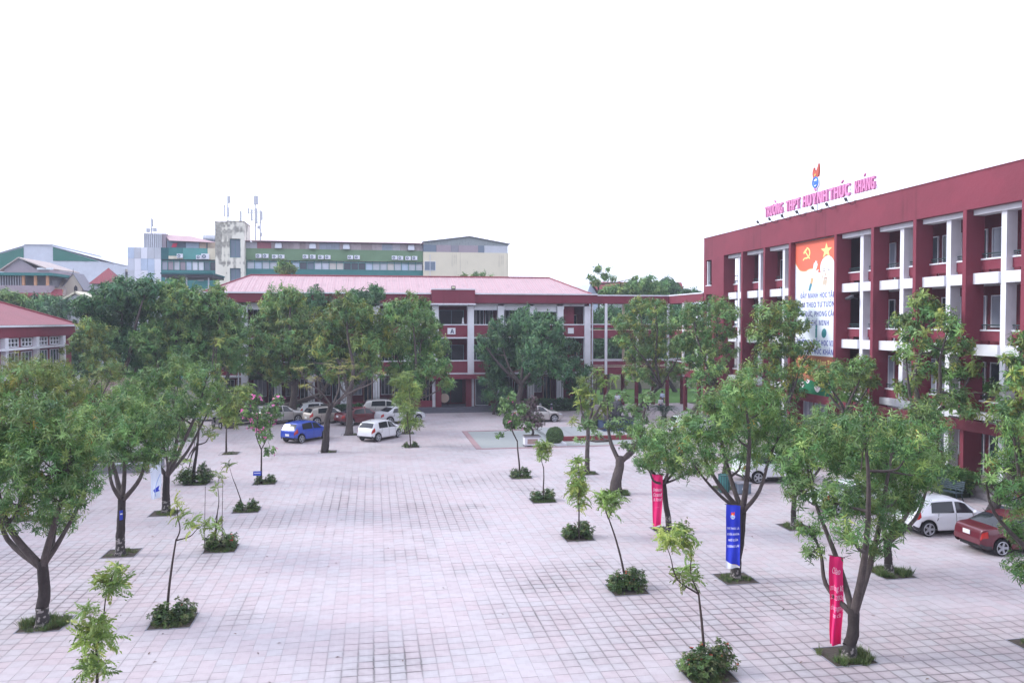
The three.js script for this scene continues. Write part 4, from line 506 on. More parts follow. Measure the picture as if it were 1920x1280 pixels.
const TREES = [
  {"k":"mango","x":-9.4,"d":24.8,"f":[0.01,1.93],"r":0.2,"l":[[0.07,6.01,-0.65,0.92],[1.13,5.43,-0.98,0.87],[-0.72,5.07,-0.26,1.05],[0.6,4.54,-0.85,1.05],[1.42,4.18,-1.07,0.65],[-0.47,3.62,-0.24,0.93],[0.04,2.83,1.03,0.67],[-1.99,4.32,0.74,1.18],[1.07,4.63,0.66,0.63],[-1.0,5.89,-0.69,0.74],[0.27,5.2,-1.2,0.87],[0.98,3.81,-1.0,0.65]],"n":"mango_tree","t":"leafy tree with a forked dark trunk and no banner, lowest of the near left row","c":"tree"},
  {"k":"mango","x":-9.4,"d":32,"f":[0.09,2.22],"r":0.19,"l":[[0.14,5.42,0.09,1.04],[1.43,4.87,-0.56,0.9],[-0.16,4.36,-0.83,0.93],[1.02,3.96,-1.0,0.96],[1.74,4.0,-0.72,0.7],[-1.11,5.13,1.08,0.87],[0.68,4.68,-1.2,0.96],[-1.61,4.35,0.83,0.82]],"n":"mango_tree","t":"leafy tree with a small blue tag on its trunk","c":"tree"},
  {"k":"mango","x":-9.4,"d":38.8,"f":[0.05,1.85],"r":0.2,"l":[[-0.91,5.71,1.01,1.15],[0.4,6.33,0.99,1.05],[1.99,6.08,-1.01,0.95],[0.41,4.86,-0.63,1.08],[-1.05,4.53,0.42,0.99],[2.19,5.31,0.77,0.65],[0.57,3.47,1.17,0.65],[-1.92,5.33,1.25,0.91],[0.13,4.12,-1.36,0.85],[1.41,5.0,-1,0.85]],"n":"mango_tree","t":"spreading tree with a smooth trunk beside the pale hanging banner","c":"tree"},
  {"k":"mango","x":-15.6,"d":38.7,"f":[0.2,0.99],"r":0.17,"l":[[0.54,6.08,0.34,1.1],[1.74,5.57,0.55,0.91],[-0.11,5.05,0.02,1.18],[-0.62,5.86,-1.04,1.15],[1.34,4.8,-0.09,0.94],[3.07,4.43,-1.32,0.77],[1.04,6.37,1.4,0.64]],"n":"mango_tree","t":"olive leaved tree standing behind the near left tree row","c":"tree","y":1},
  {"k":"mango","x":-16.4,"d":45.2,"f":[0.45,1.57],"r":0.16,"l":[[-2.44,6.27,1.62,0.87],[-0.73,6.33,0.21,0.73],[0.82,6.11,-0.88,0.76],[1.21,5.05,1.81,0.99],[2.75,6.01,0.32,0.84],[0.42,4.2,1.69,0.87],[3.05,4.17,1.54,0.86]],"n":"mango_tree","t":"olive leaved tree before the red hall windows","c":"tree","y":1},
  {"k":"pinnate","x":-9.6,"d":45.5,"f":[0.23,2.2],"r":0.09,"l":[[0.18,3.07,0.02,0.46],[0.89,3.95,-0.19,0.57],[0.97,2.59,0.21,0.46],[1.45,5.38,-0.15,0.34],[1.78,6.28,-0.73,0.28],[-0.37,1.19,-0.42,0.37],[-0.48,0.41,0.67,0.29],[0.73,4.75,-0.98,0.45],[1.43,7.71,-0.98,0.25]],"n":"young_tree","t":"slender young tree with drooping yellow-green leaves by the shrubs","c":"tree","y":1,"n2":0.55},
  {"k":"pinnate","x":-9.6,"d":55.4,"f":[0.05,1.78],"r":0.06,"l":[[0.26,3.17,0.24,0.71],[0.98,3.75,-0.41,0.7],[-0.12,2.66,0.07,0.49],[1.34,4.07,-0.05,0.56],[0.61,2.16,-0.3,0.42]],"n":"young_tree","t":"thin bright green young tree before the black car","c":"tree"},
  {"k":"bauhinia","x":-6,"d":45,"f":[0.03,1.89],"r":0.05,"l":[[-0.07,3.24,0.84,0.59],[-0.43,3.99,-0.51,0.43],[0.63,3.93,-0.15,0.52],[0.33,2.68,-0.5,0.4],[0.87,4.47,0.22,0.35],[-0.17,4.69,-0.38,0.34],[0.48,1.77,-0.24,0.26]],"n":"flowering_sapling","t":"sapling covered with bright pink flowers near the parked cars","c":"tree","fl":1},
  {"k":"pinnate","x":2.6,"d":56,"f":[-0.07,1.05],"r":0.05,"l":[[-0.04,1.74,0.46,0.56],[-0.19,2.77,-0.33,0.66],[-0.64,3.47,0.11,0.59],[0.24,3.78,0.75,0.6],[-0.31,4.83,-0.74,0.51],[-0.93,4.66,-0.81,0.37],[0.43,1.66,-0.5,0.29],[-0.52,4.3,0.49,0.37]],"n":"sapling","t":"pale green columnar sapling beside the white hatchback","c":"tree"},
  {"k":"bauhinia","x":8.2,"d":44.4,"f":[-0.14,2.06],"r":0.05,"l":[[-0.25,3.09,0.21,0.48],[-0.83,3.79,-0.49,0.36],[0.05,3.9,-0.31,0.39],[-0.55,4.54,-0.6,0.27],[0.46,2.81,-0.08,0.27],[-1.34,2.51,-0.85,0.21],[-0.84,4.15,0.37,0.27]],"n":"flowering_sapling","t":"sapling with a few pink flowers in front of the basin","c":"tree","fl":0.4},
  {"k":"pinnate","x":8.2,"d":38,"f":[0.0,1.69],"r":0.035,"l":[[0.04,2.34,0.35,0.34],[-0.05,2.68,0.4,0.24],[0.23,2.62,0.21,0.23]],"n":"sapling","t":"small topped sapling with two clipped shrubs at its foot","c":"tree"},
  {"k":"pinnate","x":8.2,"d":31.2,"f":[-0.02,1.51],"r":0.035,"l":[[0.02,2.64,0.32,0.32],[-0.11,3.09,-0.34,0.23],[-0.08,2.3,-0.15,0.3],[0.14,1.65,0.32,0.3],[0.15,1.29,0.19,0.22],[-0.14,2.07,-0.06,0.26]],"n":"sapling","t":"slim feathery sapling standing upright among red flecked shrubs","c":"tree"},
  {"k":"pinnate","x":8.2,"d":25,"f":[-0.64,2.4],"r":0.035,"l":[[-0.56,2.84,0.34,0.28],[-0.85,3.0,0.09,0.21],[-0.31,2.89,0.24,0.21],[-0.61,2.64,-0.16,0.17]],"n":"sapling","t":"leaning sapling with one yellow-green tuft","c":"tree"},
  {"k":"pinnate","x":8.2,"d":18.7,"f":[-0.21,2.04],"r":0.035,"l":[[-0.98,3.51,-0.25,0.26],[-0.58,3.54,-0.05,0.2],[-1.23,3.48,-0.3,0.16],[-0.5,3.15,-0.1,0.16],[-0.4,2.4,0.38,0.19],[-0.41,2.39,-0.14,0.13]],"n":"sapling","t":"forked sapling with drooping pale leaves over red flowered shrubs","c":"tree","fork2":1},
  {"k":"pinnate","x":-6,"d":18.7,"f":[-0.01,1.62],"r":0.035,"l":[[0.1,2.23,-0.38,0.27],[-0.01,2.46,-0.35,0.2],[0.16,1.94,-0.25,0.23],[0.27,3.07,0.22,0.23],[0.18,3.12,-0.11,0.16],[0.6,3.02,-0.16,0.16],[0.05,1.33,-0.31,0.23],[-0.26,1.19,0.37,0.15],[0.41,3.33,-0.06,0.12]],"n":"sapling","t":"feathery pinnate sapling cut off by the lower picture edge","c":"tree"},
  {"k":"pinnate","x":-6,"d":24.7,"f":[0.29,2.4],"r":0.035,"l":[[0.58,3.16,-0.26,0.11],[0.9,2.87,-0.39,0.14],[0.42,3.51,-0.4,0.08],[1.1,2.84,-0.29,0.12]],"n":"sapling","t":"nearly bare forked sapling in a bed of red flowered shrubs","c":"tree","bare":1},
  {"k":"pinnate","x":-6,"d":32,"f":[0.11,1.47],"r":0.03,"l":[[0.04,0.93,0.12,0.18],[0.18,2.44,-0.24,0.18],[-0.02,1.04,-0.32,0.16],[0.18,2.91,-0.01,0.12],[0.03,0.63,-0.17,0.12]],"n":"sapling","t":"thin sapling with a few yellow leaflets tied to canes","c":"tree","bare":1},
  {"k":"pinnate","x":-6,"d":38.7,"f":[-0.34,1.28],"r":0.025,"l":[[-0.64,2.05,0.32,0.07]],"n":"sapling","t":"bare leaning stick of a sapling","c":"tree","bare":1},
  {"k":"poinciana","x":-3.2,"d":54.9,"f":[0.5,3.31],"r":0.22,"l":[[-1.49,5.75,-1.68,0.48],[-0.26,6.0,0.13,0.57],[1.1,6.11,1.22,0.58],[2.56,5.64,-0.4,0.57],[3.71,5.1,2.17,0.37],[-0.6,4.94,-0.1,0.5],[0.84,5.35,-1.15,0.56],[2.03,4.93,-0.4,0.43],[-0.97,4.57,-2.06,0.27],[1.5,5.65,-0.35,0.5],[0.5,5.77,-1.12,0.49]],"n":"flame_tree","t":"leaning tree with a flat sparse yellowing crown between the cars","c":"tree"},
  {"k":"big","x":-6.9,"d":72.2,"f":[0.16,3.64],"r":0.34,"l":[[-0.97,10.07,1.77,2.01],[-2.33,8.4,1.5,1.81],[0.56,8.87,-0.01,1.96],[-2.33,6.17,-2.13,1.63],[-0.25,6.58,-1.12,2.02],[1.54,7.03,-1.17,1.56],[-1.13,4.31,-1.33,1.28],[0.86,4.74,-1.22,1.19],[-3.75,4.61,1.68,0.86],[0.05,10.69,-1.63,1.09]],"n":"shade_tree","t":"big dense tree before the building, second from the tall trunk pair","c":"tree","y":0.5},
  {"k":"big","x":-1.8,"d":62.9,"f":[0.03,3.31],"r":0.26,"l":[[-0.08,9.66,-1.74,1.44],[-1.43,8.45,1.66,1.52],[1.07,8.87,0.25,1.57],[-0.62,6.75,1.9,1.69],[1.47,7.02,-0.38,1.55],[0.21,4.86,1.55,1.35],[2.5,8.03,0.6,1.16],[-1.82,6.37,1.13,1.17],[-1.21,4.7,0.95,1.0],[1.87,5.15,-0.02,0.99]],"n":"shade_tree","t":"big dense tree rising behind the dark red sedan","c":"tree","y":0.6},
  {"k":"big","x":2.6,"d":63,"f":[0.42,2.81],"r":0.2,"l":[[0.29,9.68,-1.6,1.38],[-0.91,9.27,-1.14,1.23],[1.7,8.44,1.47,1.45],[0.01,7.16,1.57,1.54],[2.36,6.72,1.67,1.28],[1.14,5.14,-0.64,1.32],[2.91,5.05,0.62,0.93],[-0.44,4.62,1.18,1.1],[3.33,3.77,0.56,0.59],[-1.06,6.75,1.24,1.1],[0.56,3.84,0.11,0.92]],"n":"shade_tree","t":"big dense tree beside the lettered entrance bay","c":"tree"},
  {"k":"big","x":13.2,"d":72.4,"f":[0.29,3.37],"r":0.3,"l":[[0.89,8.38,1.04,1.89],[-1.35,7.64,1.25,1.7],[2.61,7.91,-1.55,1.73],[-2.37,5.84,2.83,1.43],[-0.02,5.56,3.06,1.94],[1.35,5.8,-2.85,1.89],[5.25,6.04,3.15,1.33],[-1.31,4.29,3.09,1.23],[1.17,3.63,1.13,1.29],[3.25,4.6,-3.05,1.22],[5.93,4.76,2.67,0.81],[-3.62,6.99,-2.49,0.66]],"n":"shade_tree","t":"rounded dark green tree with several trunks behind the silver sedan","c":"tree","dk":1},
  {"k":"big","x":-10.2,"d":74,"f":[5.53,2.14],"r":0.26,"l":[[4.93,10.61,2.53,1.47],[4.09,7.91,0.9,1.63],[5.69,5.15,-2.37,1.19],[9.84,10.77,-1.8,1.2],[10.55,11.33,0.73,0.96],[8.87,10.82,0.37,1.05],[7.4,8.88,1.33,1.45]],"n":"shade_tree","t":"dark tree standing back between the two big trees","c":"tree","dk":1},
  {"k":"big","x":11.2,"d":74.4,"f":[0.52,1.59],"r":0.1,"l":[[0.45,3.01,1.18,1.02],[-0.61,1.93,-0.78,0.79],[1.05,1.96,-1.38,0.89],[0.7,0.71,1.17,0.71],[-1.19,3.22,-1.35,0.49],[-0.09,3.79,1.04,0.51]],"n":"dark_shrub","t":"tall dark bush beside the glass entrance door","c":"tree","dk":1},
  {"k":"big","x":20.4,"d":75.8,"f":[-0.54,1.84],"r":0.1,"l":[[-0.54,3.74,-1.0,0.82],[-0.87,2.57,0.81,0.95],[0.19,1.77,0.74,0.84],[-0.55,0.96,0.99,0.74],[-1.42,3.67,0.13,0.52],[0.8,4.12,0.99,0.42]],"n":"dark_shrub","t":"tall dark climbing shrub at the end column","c":"tree","dk":1},
  {"k":"big","x":-19.5,"d":68.5,"f":[-0.85,3.74],"r":0.3,"l":[[-0.96,10.53,-1.33,1.51],[0.02,11.03,0.76,1.73],[-2.32,9.29,-0.75,1.44],[-1.1,8.43,1.74,1.84],[0.7,9.74,1.22,1.74],[-1.76,7.17,-0.13,1.54],[0.36,6.72,0.12,1.71],[2.2,11.36,-2.11,1.08],[-2.46,10.1,-2.07,0.83]],"n":"shade_tree","t":"outermost of the three merged dark green trees by the hall","c":"tree","dk":1},
  {"k":"big","x":-15,"d":67.5,"f":[-0.87,3.76],"r":0.3,"l":[[-1.68,10.57,0.31,1.71],[0.0,10.14,-0.04,1.87],[-1.52,8.0,1.21,2.0],[0.71,8.01,0.36,1.8],[-2.13,7.2,-1.2,1.67],[0.06,5.9,-0.46,1.69],[-0.6,11.45,0.89,1.04],[-1.88,5.47,0.08,1.28]],"n":"shade_tree","t":"middle one of the three merged dark green trees","c":"tree","y":0.12},
  {"k":"big","x":-11.6,"d":68.5,"f":[-0.59,3.63],"r":0.3,"l":[[-1.28,10.14,-1.53,1.54],[-0.3,9.31,1.05,1.69],[-2.21,7.99,1.02,1.95],[0.28,7.15,-1.29,1.71],[-1.43,5.82,0.14,1.75],[0.53,5.39,-0.37,1.13],[0.77,7.98,0.9,0.97],[-0.83,11.24,-0.59,0.78]],"n":"shade_tree","t":"innermost of the three merged trees, against the white column","c":"tree","y":0.15},
  {"k":"mid","x":-22.2,"d":64,"f":[2.16,4.89],"r":0.12,"l":[[1.64,8.27,-0.79,0.94],[2.5,7.87,-0.04,0.87],[0.36,7.25,1.38,0.89],[2.3,6.91,-1.19,1.01],[1.91,5.74,-1.14,0.85],[2.73,6.06,0.36,0.64],[-0.31,6.65,1.14,0.56]],"n":"young_shade_tree","t":"smaller lighter tree with a pale stem before the merged trees","c":"tree","y":0.8},
  {"k":"far","x":-52,"d":103,"f":[14.66,6.37],"r":0.3,"l":[[13.53,10.8,0.06,1.6],[15.41,10.48,-0.3,1.72],[11.74,9.54,1.65,1.51],[16.32,9.87,1.28,1.25],[15.13,8.9,-2.0,1.81],[15.55,8.9,1.76,1.38]],"n":"dark_tree","t":"dark tree between the hall roof and the orange house","c":"tree","dk":1},
  {"k":"far","x":-50,"d":98,"f":[10.06,6.5],"r":0.3,"l":[[10.08,11.25,-1.22,1.39],[11.26,10.97,-0.79,1.28],[7.64,10.7,1.35,1.43],[11.87,9.79,-0.31,1.05],[9.62,9.5,1.19,1.54]],"n":"feathery_tree","t":"layered feathery green tree above the hall roof","c":"tree"},
  {"k":"far","x":-30,"d":84,"f":[1.89,2.64],"r":0.25,"l":[[2.34,5.81,-1.23,1.32],[0.47,4.14,1.38,1.37],[3.26,4.26,-1.2,1.22],[2.38,7.35,-1.3,1.02],[3.63,5.49,-0.02,0.93],[0.46,5.8,-0.6,0.92]],"n":"dark_tree","t":"dark tree closing the gap beyond the end of the hall","c":"tree","dk":1},
  {"k":"far","x":-22,"d":82,"f":[-0.68,2.21],"r":0.25,"l":[[-1.18,4.26,0.15,1.34],[-0.09,3.65,1.48,1.26],[-2.57,3.72,0.77,1.24],[0.09,5.37,-1.81,1.2],[1.21,4.8,-0.69,1.02]],"n":"dark_tree","t":"low dark tree behind the small shed roof","c":"tree","dk":1},
  {"k":"pinnate","x":12.2,"d":44.6,"f":[0.06,3.0],"r":0.13,"l":[[-0.17,5.31,0.1,0.4],[0.9,5.15,-0.03,0.37],[-0.39,4.66,0.49,0.34],[0.58,5.77,-0.04,0.31],[1.25,5.46,-0.97,0.27],[0.11,4.44,-0.58,0.36],[-0.14,3.79,0.8,0.5],[0.98,3.79,-0.33,0.43],[0.71,3.22,0.61,0.37],[-0.54,2.88,1.11,0.22],[0.04,4.67,0.29,0.34]],"n":"pale_leaved_tree","t":"slim tree with a bare grey stem and sparse lime leaves","c":"tree","tall":1},
  {"k":"gnarl","x":12.2,"d":39.1,"f":[0.21,1.91],"r":0.27,"l":[[0.31,3.34,0.53,0.71],[0.96,4.17,0.33,0.6],[1.51,4.94,-0.56,0.48],[-0.05,4.65,1.24,0.39],[-1.56,3.46,-0.1,0.54],[-0.62,2.85,1.23,0.33],[0.8,3.2,-0.58,0.53],[1.81,3.79,1.1,0.5],[-1.73,2.65,0.86,0.28],[0.53,5.01,0.34,0.33],[0.66,2.47,-0.17,0.43]],"n":"lopped_tree","t":"thick gnarled lopped tree with a stout side limb","c":"tree"},
  {"k":"mango","x":12.2,"d":31.7,"f":[-0.23,2.15],"r":0.14,"l":[[-0.51,4.27,-0.75,0.74],[-0.83,3.65,0.57,0.72],[0.49,3.74,-0.29,0.7],[-0.44,2.88,0.34,0.72],[0.07,2.84,-0.77,0.65],[-1.45,3.01,-0.87,0.43],[0.77,2.7,-0.75,0.43],[-0.6,3.55,-1,0.73],[-1.16,4.32,0.65,0.41]],"n":"mango_tree","t":"round topped tree with a pink banner and dark slim trunk","c":"tree","banner":"pink"},
  {"k":"mango","x":12.2,"d":25.4,"f":[0.22,2.46],"r":0.19,"l":[[-0.29,6.47,-0.91,0.77],[-0.3,5.82,1.13,0.79],[0.94,5.95,-0.36,0.75],[-1.28,5.02,0.21,0.69],[-0.42,5.27,-0.42,0.82],[1.12,4.95,0.34,0.84],[1.1,5.33,-1.15,0.59],[-0.92,4.36,-0.27,0.68],[0.97,4.06,1.23,0.76],[0.96,4.41,-0.9,0.59],[-1.48,5.36,0.44,0.44],[-1.95,4.43,-0.49,0.43],[-1.23,3.8,-0.56,0.32],[1.37,4.82,-1.34,0.38]],"n":"mango_tree","t":"wide crowned tree with the blue banner tied to it","c":"tree"},
  {"k":"mango","x":12.2,"d":18.8,"f":[0.12,1.33],"r":0.19,"l":[[-0.5,6.24,-1.26,0.62],[0.18,5.76,1.18,0.64],[1.89,5.76,0.87,0.66],[-0.83,5.27,0.79,0.63],[0.43,4.94,0.81,0.8],[1.81,4.83,1.19,0.78],[1.22,5.49,-0.9,0.58],[-1.31,4.4,0.22,0.53],[-0.54,4.15,-0.01,0.66],[0.66,3.91,0.19,0.69],[2.29,3.93,1.15,0.7],[2.67,4.53,0.69,0.43],[-0.4,3.13,1.23,0.41],[-0.72,3.59,-1.01,0.5],[1.51,3.26,0.4,0.48],[1.01,2.69,0.46,0.39],[-1.37,4.88,0.65,0.37],[-0.86,2.76,0.31,0.33]],"n":"mango_tree","t":"large tree with a split trunk and pink banner in the lower corner","c":"tree"},
  {"k":"mango","x":17.7,"d":25,"f":[-0.09,1.22],"r":0.16,"l":[[0.88,4.45,0.64,0.75],[1.16,5.15,-0.38,0.73],[0.18,4.06,0.82,0.76],[0.72,3.47,-0.18,0.73],[2.03,4.11,0.19,0.63],[0.79,2.32,0.76,0.64],[-0.32,3.2,0.39,0.56],[0.96,5.71,-0.37,0.55]],"n":"mango_tree","t":"tree whose straight trunk stands behind the split trunk","c":"tree"},
  {"k":"mango","x":17.7,"d":31.4,"f":[0.04,1.44],"r":0.13,"l":[[0.9,4.57,-0.58,0.76],[0.05,4.11,-0.37,0.67],[2.42,4.2,0.27,0.68],[1.64,2.93,1.06,0.79],[0.51,2.53,0.85,0.65],[1.88,2.9,-0.21,0.68],[0.28,1.93,-0.21,0.54],[0.02,3.27,0.68,0.51]],"n":"mango_tree","t":"tree with twin stems before a half hidden white car","c":"tree"},
  {"k":"mango","x":18,"d":39.2,"f":[0.25,1.58],"r":0.13,"l":[[0.21,4.99,-0.55,0.71],[1.25,5.78,-0.22,0.66],[-0.97,4.53,-1.23,0.65],[1.56,4.72,-0.8,0.65],[0.82,3.52,0.1,0.72],[0.11,2.63,0.49,0.62],[2.73,3.74,0.29,0.56]],"n":"mango_tree","t":"tree beside the green bin behind the blue banner","c":"tree"},
  {"k":"mango","x":17.7,"d":18.6,"f":[0.64,1.9],"r":0.17,"l":[[-0.79,5.59,-0.23,0.65],[-0.39,4.84,0.75,0.53],[0.28,4.92,0.21,0.72],[-1.88,4.57,-0.57,0.39],[-1.3,4.3,-0.72,0.55],[0.36,2.86,0.79,0.59],[-0.13,3.03,0.81,0.38],[-0.13,2.02,0.7,0.35],[-0.27,1.89,0.17,0.32],[-0.19,3.75,-0.31,0.65],[-2.28,4.74,-0.68,0.25],[0.19,4.32,-0.4,0.7],[-1.33,6.06,-0.46,0.31]],"n":"mango_tree","t":"tree leaning in past the picture edge over the red sedan","c":"tree"},
  {"k":"tiered","x":25.2,"d":36,"f":[2.22,3.74],"r":0.22,"l":[[3.16,9.68,1.55,0.72],[1.99,8.71,1.42,0.66],[3.52,9.12,1.01,0.65],[2.49,8.45,-1.27,0.57],[1.01,7.93,-0.95,0.67],[3.54,7.52,-0.73,0.63],[4.19,7.3,1.62,0.61],[0.24,7.17,-1.22,0.46],[2.83,6.09,1.05,0.71],[4.07,6.1,0.65,0.75],[4.9,6.39,0.17,0.59],[6.8,5.15,1.66,0.61],[3.17,5.02,-0.86,0.62],[1.22,5.36,0.09,0.58],[5.08,5.29,-1.24,0.36],[1.53,4.84,-1.46,0.56],[3.23,4.45,-1.7,0.46]],"n":"tiered_tree","t":"tall tree in leaf tiers before the white columns, with open limbs","c":"tree","y":0.3},
  {"k":"tiered","x":25.2,"d":43.5,"f":[2.6,3.44],"r":0.15,"l":[[2.07,5.87,-0.51,0.75],[2.92,6.05,-1.04,0.74],[0.79,5.31,-1.21,0.67],[3.99,4.91,1.36,0.84],[3.93,5.22,-0.58,0.5],[3.1,4.13,1.08,0.64],[1.35,5.65,0.56,0.38],[3.88,4.16,0.64,0.51]],"n":"tiered_tree","t":"low broad tiered tree below the lotus picture","c":"tree","y":0.3},
  {"k":"tiered","x":25,"d":50.5,"f":[2.68,2.67],"r":0.17,"l":[[1.72,9.22,0.51,0.87],[3.83,9.61,1.48,0.89],[1.51,7.93,1.24,0.81],[2.83,8.12,0.72,0.95],[3.92,8.49,0.2,0.65],[2.0,6.84,0.64,0.95],[3.84,6.83,0.73,0.95],[0.79,5.59,0.17,0.8],[2.27,5.22,0.01,1.01],[3.58,5.64,-1.13,0.71],[3.69,3.83,1.13,0.96],[1.28,3.79,-0.05,0.79],[3.78,7.08,-1.42,0.42]],"n":"tiered_tree","t":"tall tiered tree partly hiding the slogan poster","c":"tree","y":0.6},
  {"k":"tiered","x":24,"d":60,"f":[3.12,3.76],"r":0.2,"l":[[0.57,9.49,-1.18,0.91],[3.45,9.95,1.34,1.03],[3.81,9.29,-0.87,0.75],[1.8,8.24,-0.39,1.01],[4.08,7.79,0.65,0.94],[0.93,7.14,1.29,1.03],[2.16,6.56,-0.61,1.0],[4.05,6.32,-0.4,0.67],[0.97,5.5,-0.27,0.92],[2.36,5.14,-1.68,0.82],[0.72,8.87,1.34,0.77],[0.81,4.34,-1.71,0.74]],"n":"tiered_tree","t":"tree with several pale stems beside the flat bay","c":"tree","pale":1},
  {"k":"tiered","x":22.2,"d":66.5,"f":[2.66,3.28],"r":0.2,"l":[[1.42,10.07,2.14,1.05],[1.55,9.78,-1.62,1.08],[-0.8,8.42,-1.6,0.99],[2.0,7.69,1.62,1.23],[3.7,8.16,1.51,1.13],[-1.38,7.06,-1.25,0.82],[0.79,5.85,0.25,1.21],[2.61,6.09,-0.11,1.2],[4.77,6.5,1.02,0.94],[-0.27,4.34,-1.47,1.0],[2.48,3.88,1.52,1.13],[4.79,4.28,2.31,0.86],[-0.93,8.87,0.96,0.66]],"n":"tiered_tree","t":"tree with yellowing top in front of the covered walkway","c":"tree","y":0.5},
  {"k":"tiered","x":25.2,"d":29.5,"f":[2.97,4.3],"r":0.2,"l":[[2.06,7.0,0.76,0.46],[2.46,7.91,0.79,0.46],[1.19,6.16,-0.22,0.49],[1.45,4.94,0.63,0.54],[2.34,4.93,0.6,0.68],[1.3,4.32,0.16,0.45],[1.36,6.64,-0.71,0.52],[0.45,4.67,0.22,0.31],[3.12,5.6,0.74,0.68]],"n":"tiered_tree","t":"tiered tree at the very edge beside the last fin","c":"tree","y":0.5},
  {"k":"far","x":27,"d":92,"f":[0.71,2.53],"r":0.25,"l":[[0.48,6.69,-0.71,2.36],[-0.73,5.39,0.53,2.17],[2.74,7.28,1.44,2.19],[0.79,9.22,0.36,1.95],[0.84,4.52,-1.68,1.91],[-0.62,8.26,0.48,2.17],[1.74,5.11,-0.89,1.93]],"n":"dark_tree","t":"first dark tree glimpsed between the walkway posts","c":"tree","g":"trees behind the walkway","dk":1},
  {"k":"far","x":32,"d":93,"f":[-0.64,2.43],"r":0.25,"l":[[-0.21,6.94,1.33,2.6],[-2.07,5.66,0.6,2.35],[0.71,7.62,-0.71,2.31],[-0.17,9.56,1.47,2.13],[0.19,4.67,0.46,2.11],[-2.33,8.58,-0.6,2.32],[1.14,5.29,1.24,2.12]],"n":"dark_tree","t":"second dark tree glimpsed between the walkway posts","c":"tree","g":"trees behind the walkway","dk":1},
  {"k":"far","x":37,"d":94,"f":[-1.86,2.32],"r":0.25,"l":[[-1.33,6.9,1.48,2.65],[-3.0,5.57,1.48,2.41],[0.34,7.57,1.45,2.41],[-1.68,9.57,0.6,2.15],[-0.9,4.59,0.75,2.15],[-3.27,8.57,0.4,2.38],[-0.45,5.27,0.1,2.14]],"n":"dark_tree","t":"third dark tree glimpsed between the walkway posts","c":"tree","g":"trees behind the walkway","dk":1},
  {"k":"far","x":42,"d":95,"f":[-2.98,2.21],"r":0.25,"l":[[-2.24,6.86,1.87,2.71],[-4.91,5.59,-0.56,2.41],[-2.0,7.59,-1.61,2.38],[-2.68,9.58,0.82,2.19],[-2.29,4.55,-0.01,2.18],[-4.49,8.57,0.18,2.42],[-1.42,5.2,0.38,2.19]],"n":"dark_tree","t":"last dark tree seen through the walkway corner","c":"tree","g":"trees behind the walkway","dk":1},
  {"k":"far","x":38,"d":104,"f":[-2.97,11.44],"r":0.14,"l":[[-3.57,13.17,-1.77,1.57],[-1.84,13.74,-2.12,1.43],[-5.6,12.55,-3.04,1.41],[1.56,13.21,1.99,1.63],[-5.23,12.9,2.89,1.27],[-1.35,12.43,1.39,1.77],[-8.26,12.54,-2.71,0.71]],"n":"distant_tree","t":"rounded green tree above the covered walkway roof","c":"tree"},
  {"k":"far","x":45,"d":107,"f":[-3.32,11.17],"r":0.14,"l":[[-2.49,13.13,2.16,1.54],[-3.72,14.0,1.47,1.22],[-1.89,12.68,0.04,1.21],[-1.1,12.75,-2.25,0.81],[-2.24,12.12,1.55,1.38]],"n":"distant_tree","t":"darker tree top above the walkway nearest the fins","c":"tree","dk":1},
  {"k":"far","x":30,"d":104,"f":[-0.06,13.93],"r":0.14,"l":[[0.14,15.76,0.7,0.65],[1.11,14.83,0.7,0.65],[-1.86,14.48,-2.74,0.49],[2.43,14.59,1.33,0.44],[-1.11,13.79,-2.65,0.56],[4.98,14.54,-0.12,0.36],[0.67,15.59,-2.02,0.35]],"n":"distant_tree","t":"thin leggy treetop above the pale gabled house","c":"tree"},
  {"k":"far","x":-9.5,"d":112,"f":[-2.05,14.46],"r":0.14,"l":[[-1.99,16.23,-0.44,0.87],[-3.08,15.83,1.21,0.66],[-1.2,15.82,0.77,0.66],[-2.14,15.46,0.98,0.88],[-2.31,16.79,-0.63,0.43]],"n":"distant_tree","t":"small treetop peeping over the pink roof ridge","c":"tree","y":0.6},
  {"k":"far","x":15.5,"d":112,"f":[-2.78,13.04],"r":0.14,"l":[[-2.84,14.88,-0.56,0.6],[-1.2,14.95,0.52,0.68],[-0.45,15.02,-2.33,0.59],[0.94,14.84,-0.44,0.45],[-3.43,14.8,2.37,0.38]],"n":"distant_tree","t":"low rounded treetop beyond the pink roof before the cream wall","c":"tree"}
];
const KIND = {
  mango: { leaf: 'mango', per: 30, size: [0.6, 1.2], flat: 0.9, pal: 'mid', foot: 1 }, big: { leaf: 'fine', per: 10, size: [0.9, 1.8], flat: 0.95, pal: 'mid' }, mid: { leaf: 'fine', per: 12, size: [0.8, 1.3], flat: 0.9, pal: 'fresh' }, far: { leaf: 'fine', per: 5, size: [1.5, 2.6], flat: 0.8, pal: 'mid' },
  pinnate: { leaf: 'pinnate', per: 15, size: [0.55, 1.05], flat: 1, pal: 'lime' }, bauhinia: { leaf: 'bauhinia', per: 22, size: [0.7, 1.2], flat: 0.9, pal: 'fresh' }, poinciana: { leaf: 'flat', per: 1.6, size: [0.6, 1.1], flat: 0.3, pal: 'yellow' }, gnarl: { leaf: 'broad', per: 9, size: [0.7, 1.2], flat: 0.75, pal: 'fresh' }, tiered: { leaf: 'broad', per: 10, size: [0.9, 1.5], flat: 0.8, pal: 'mid' },
};
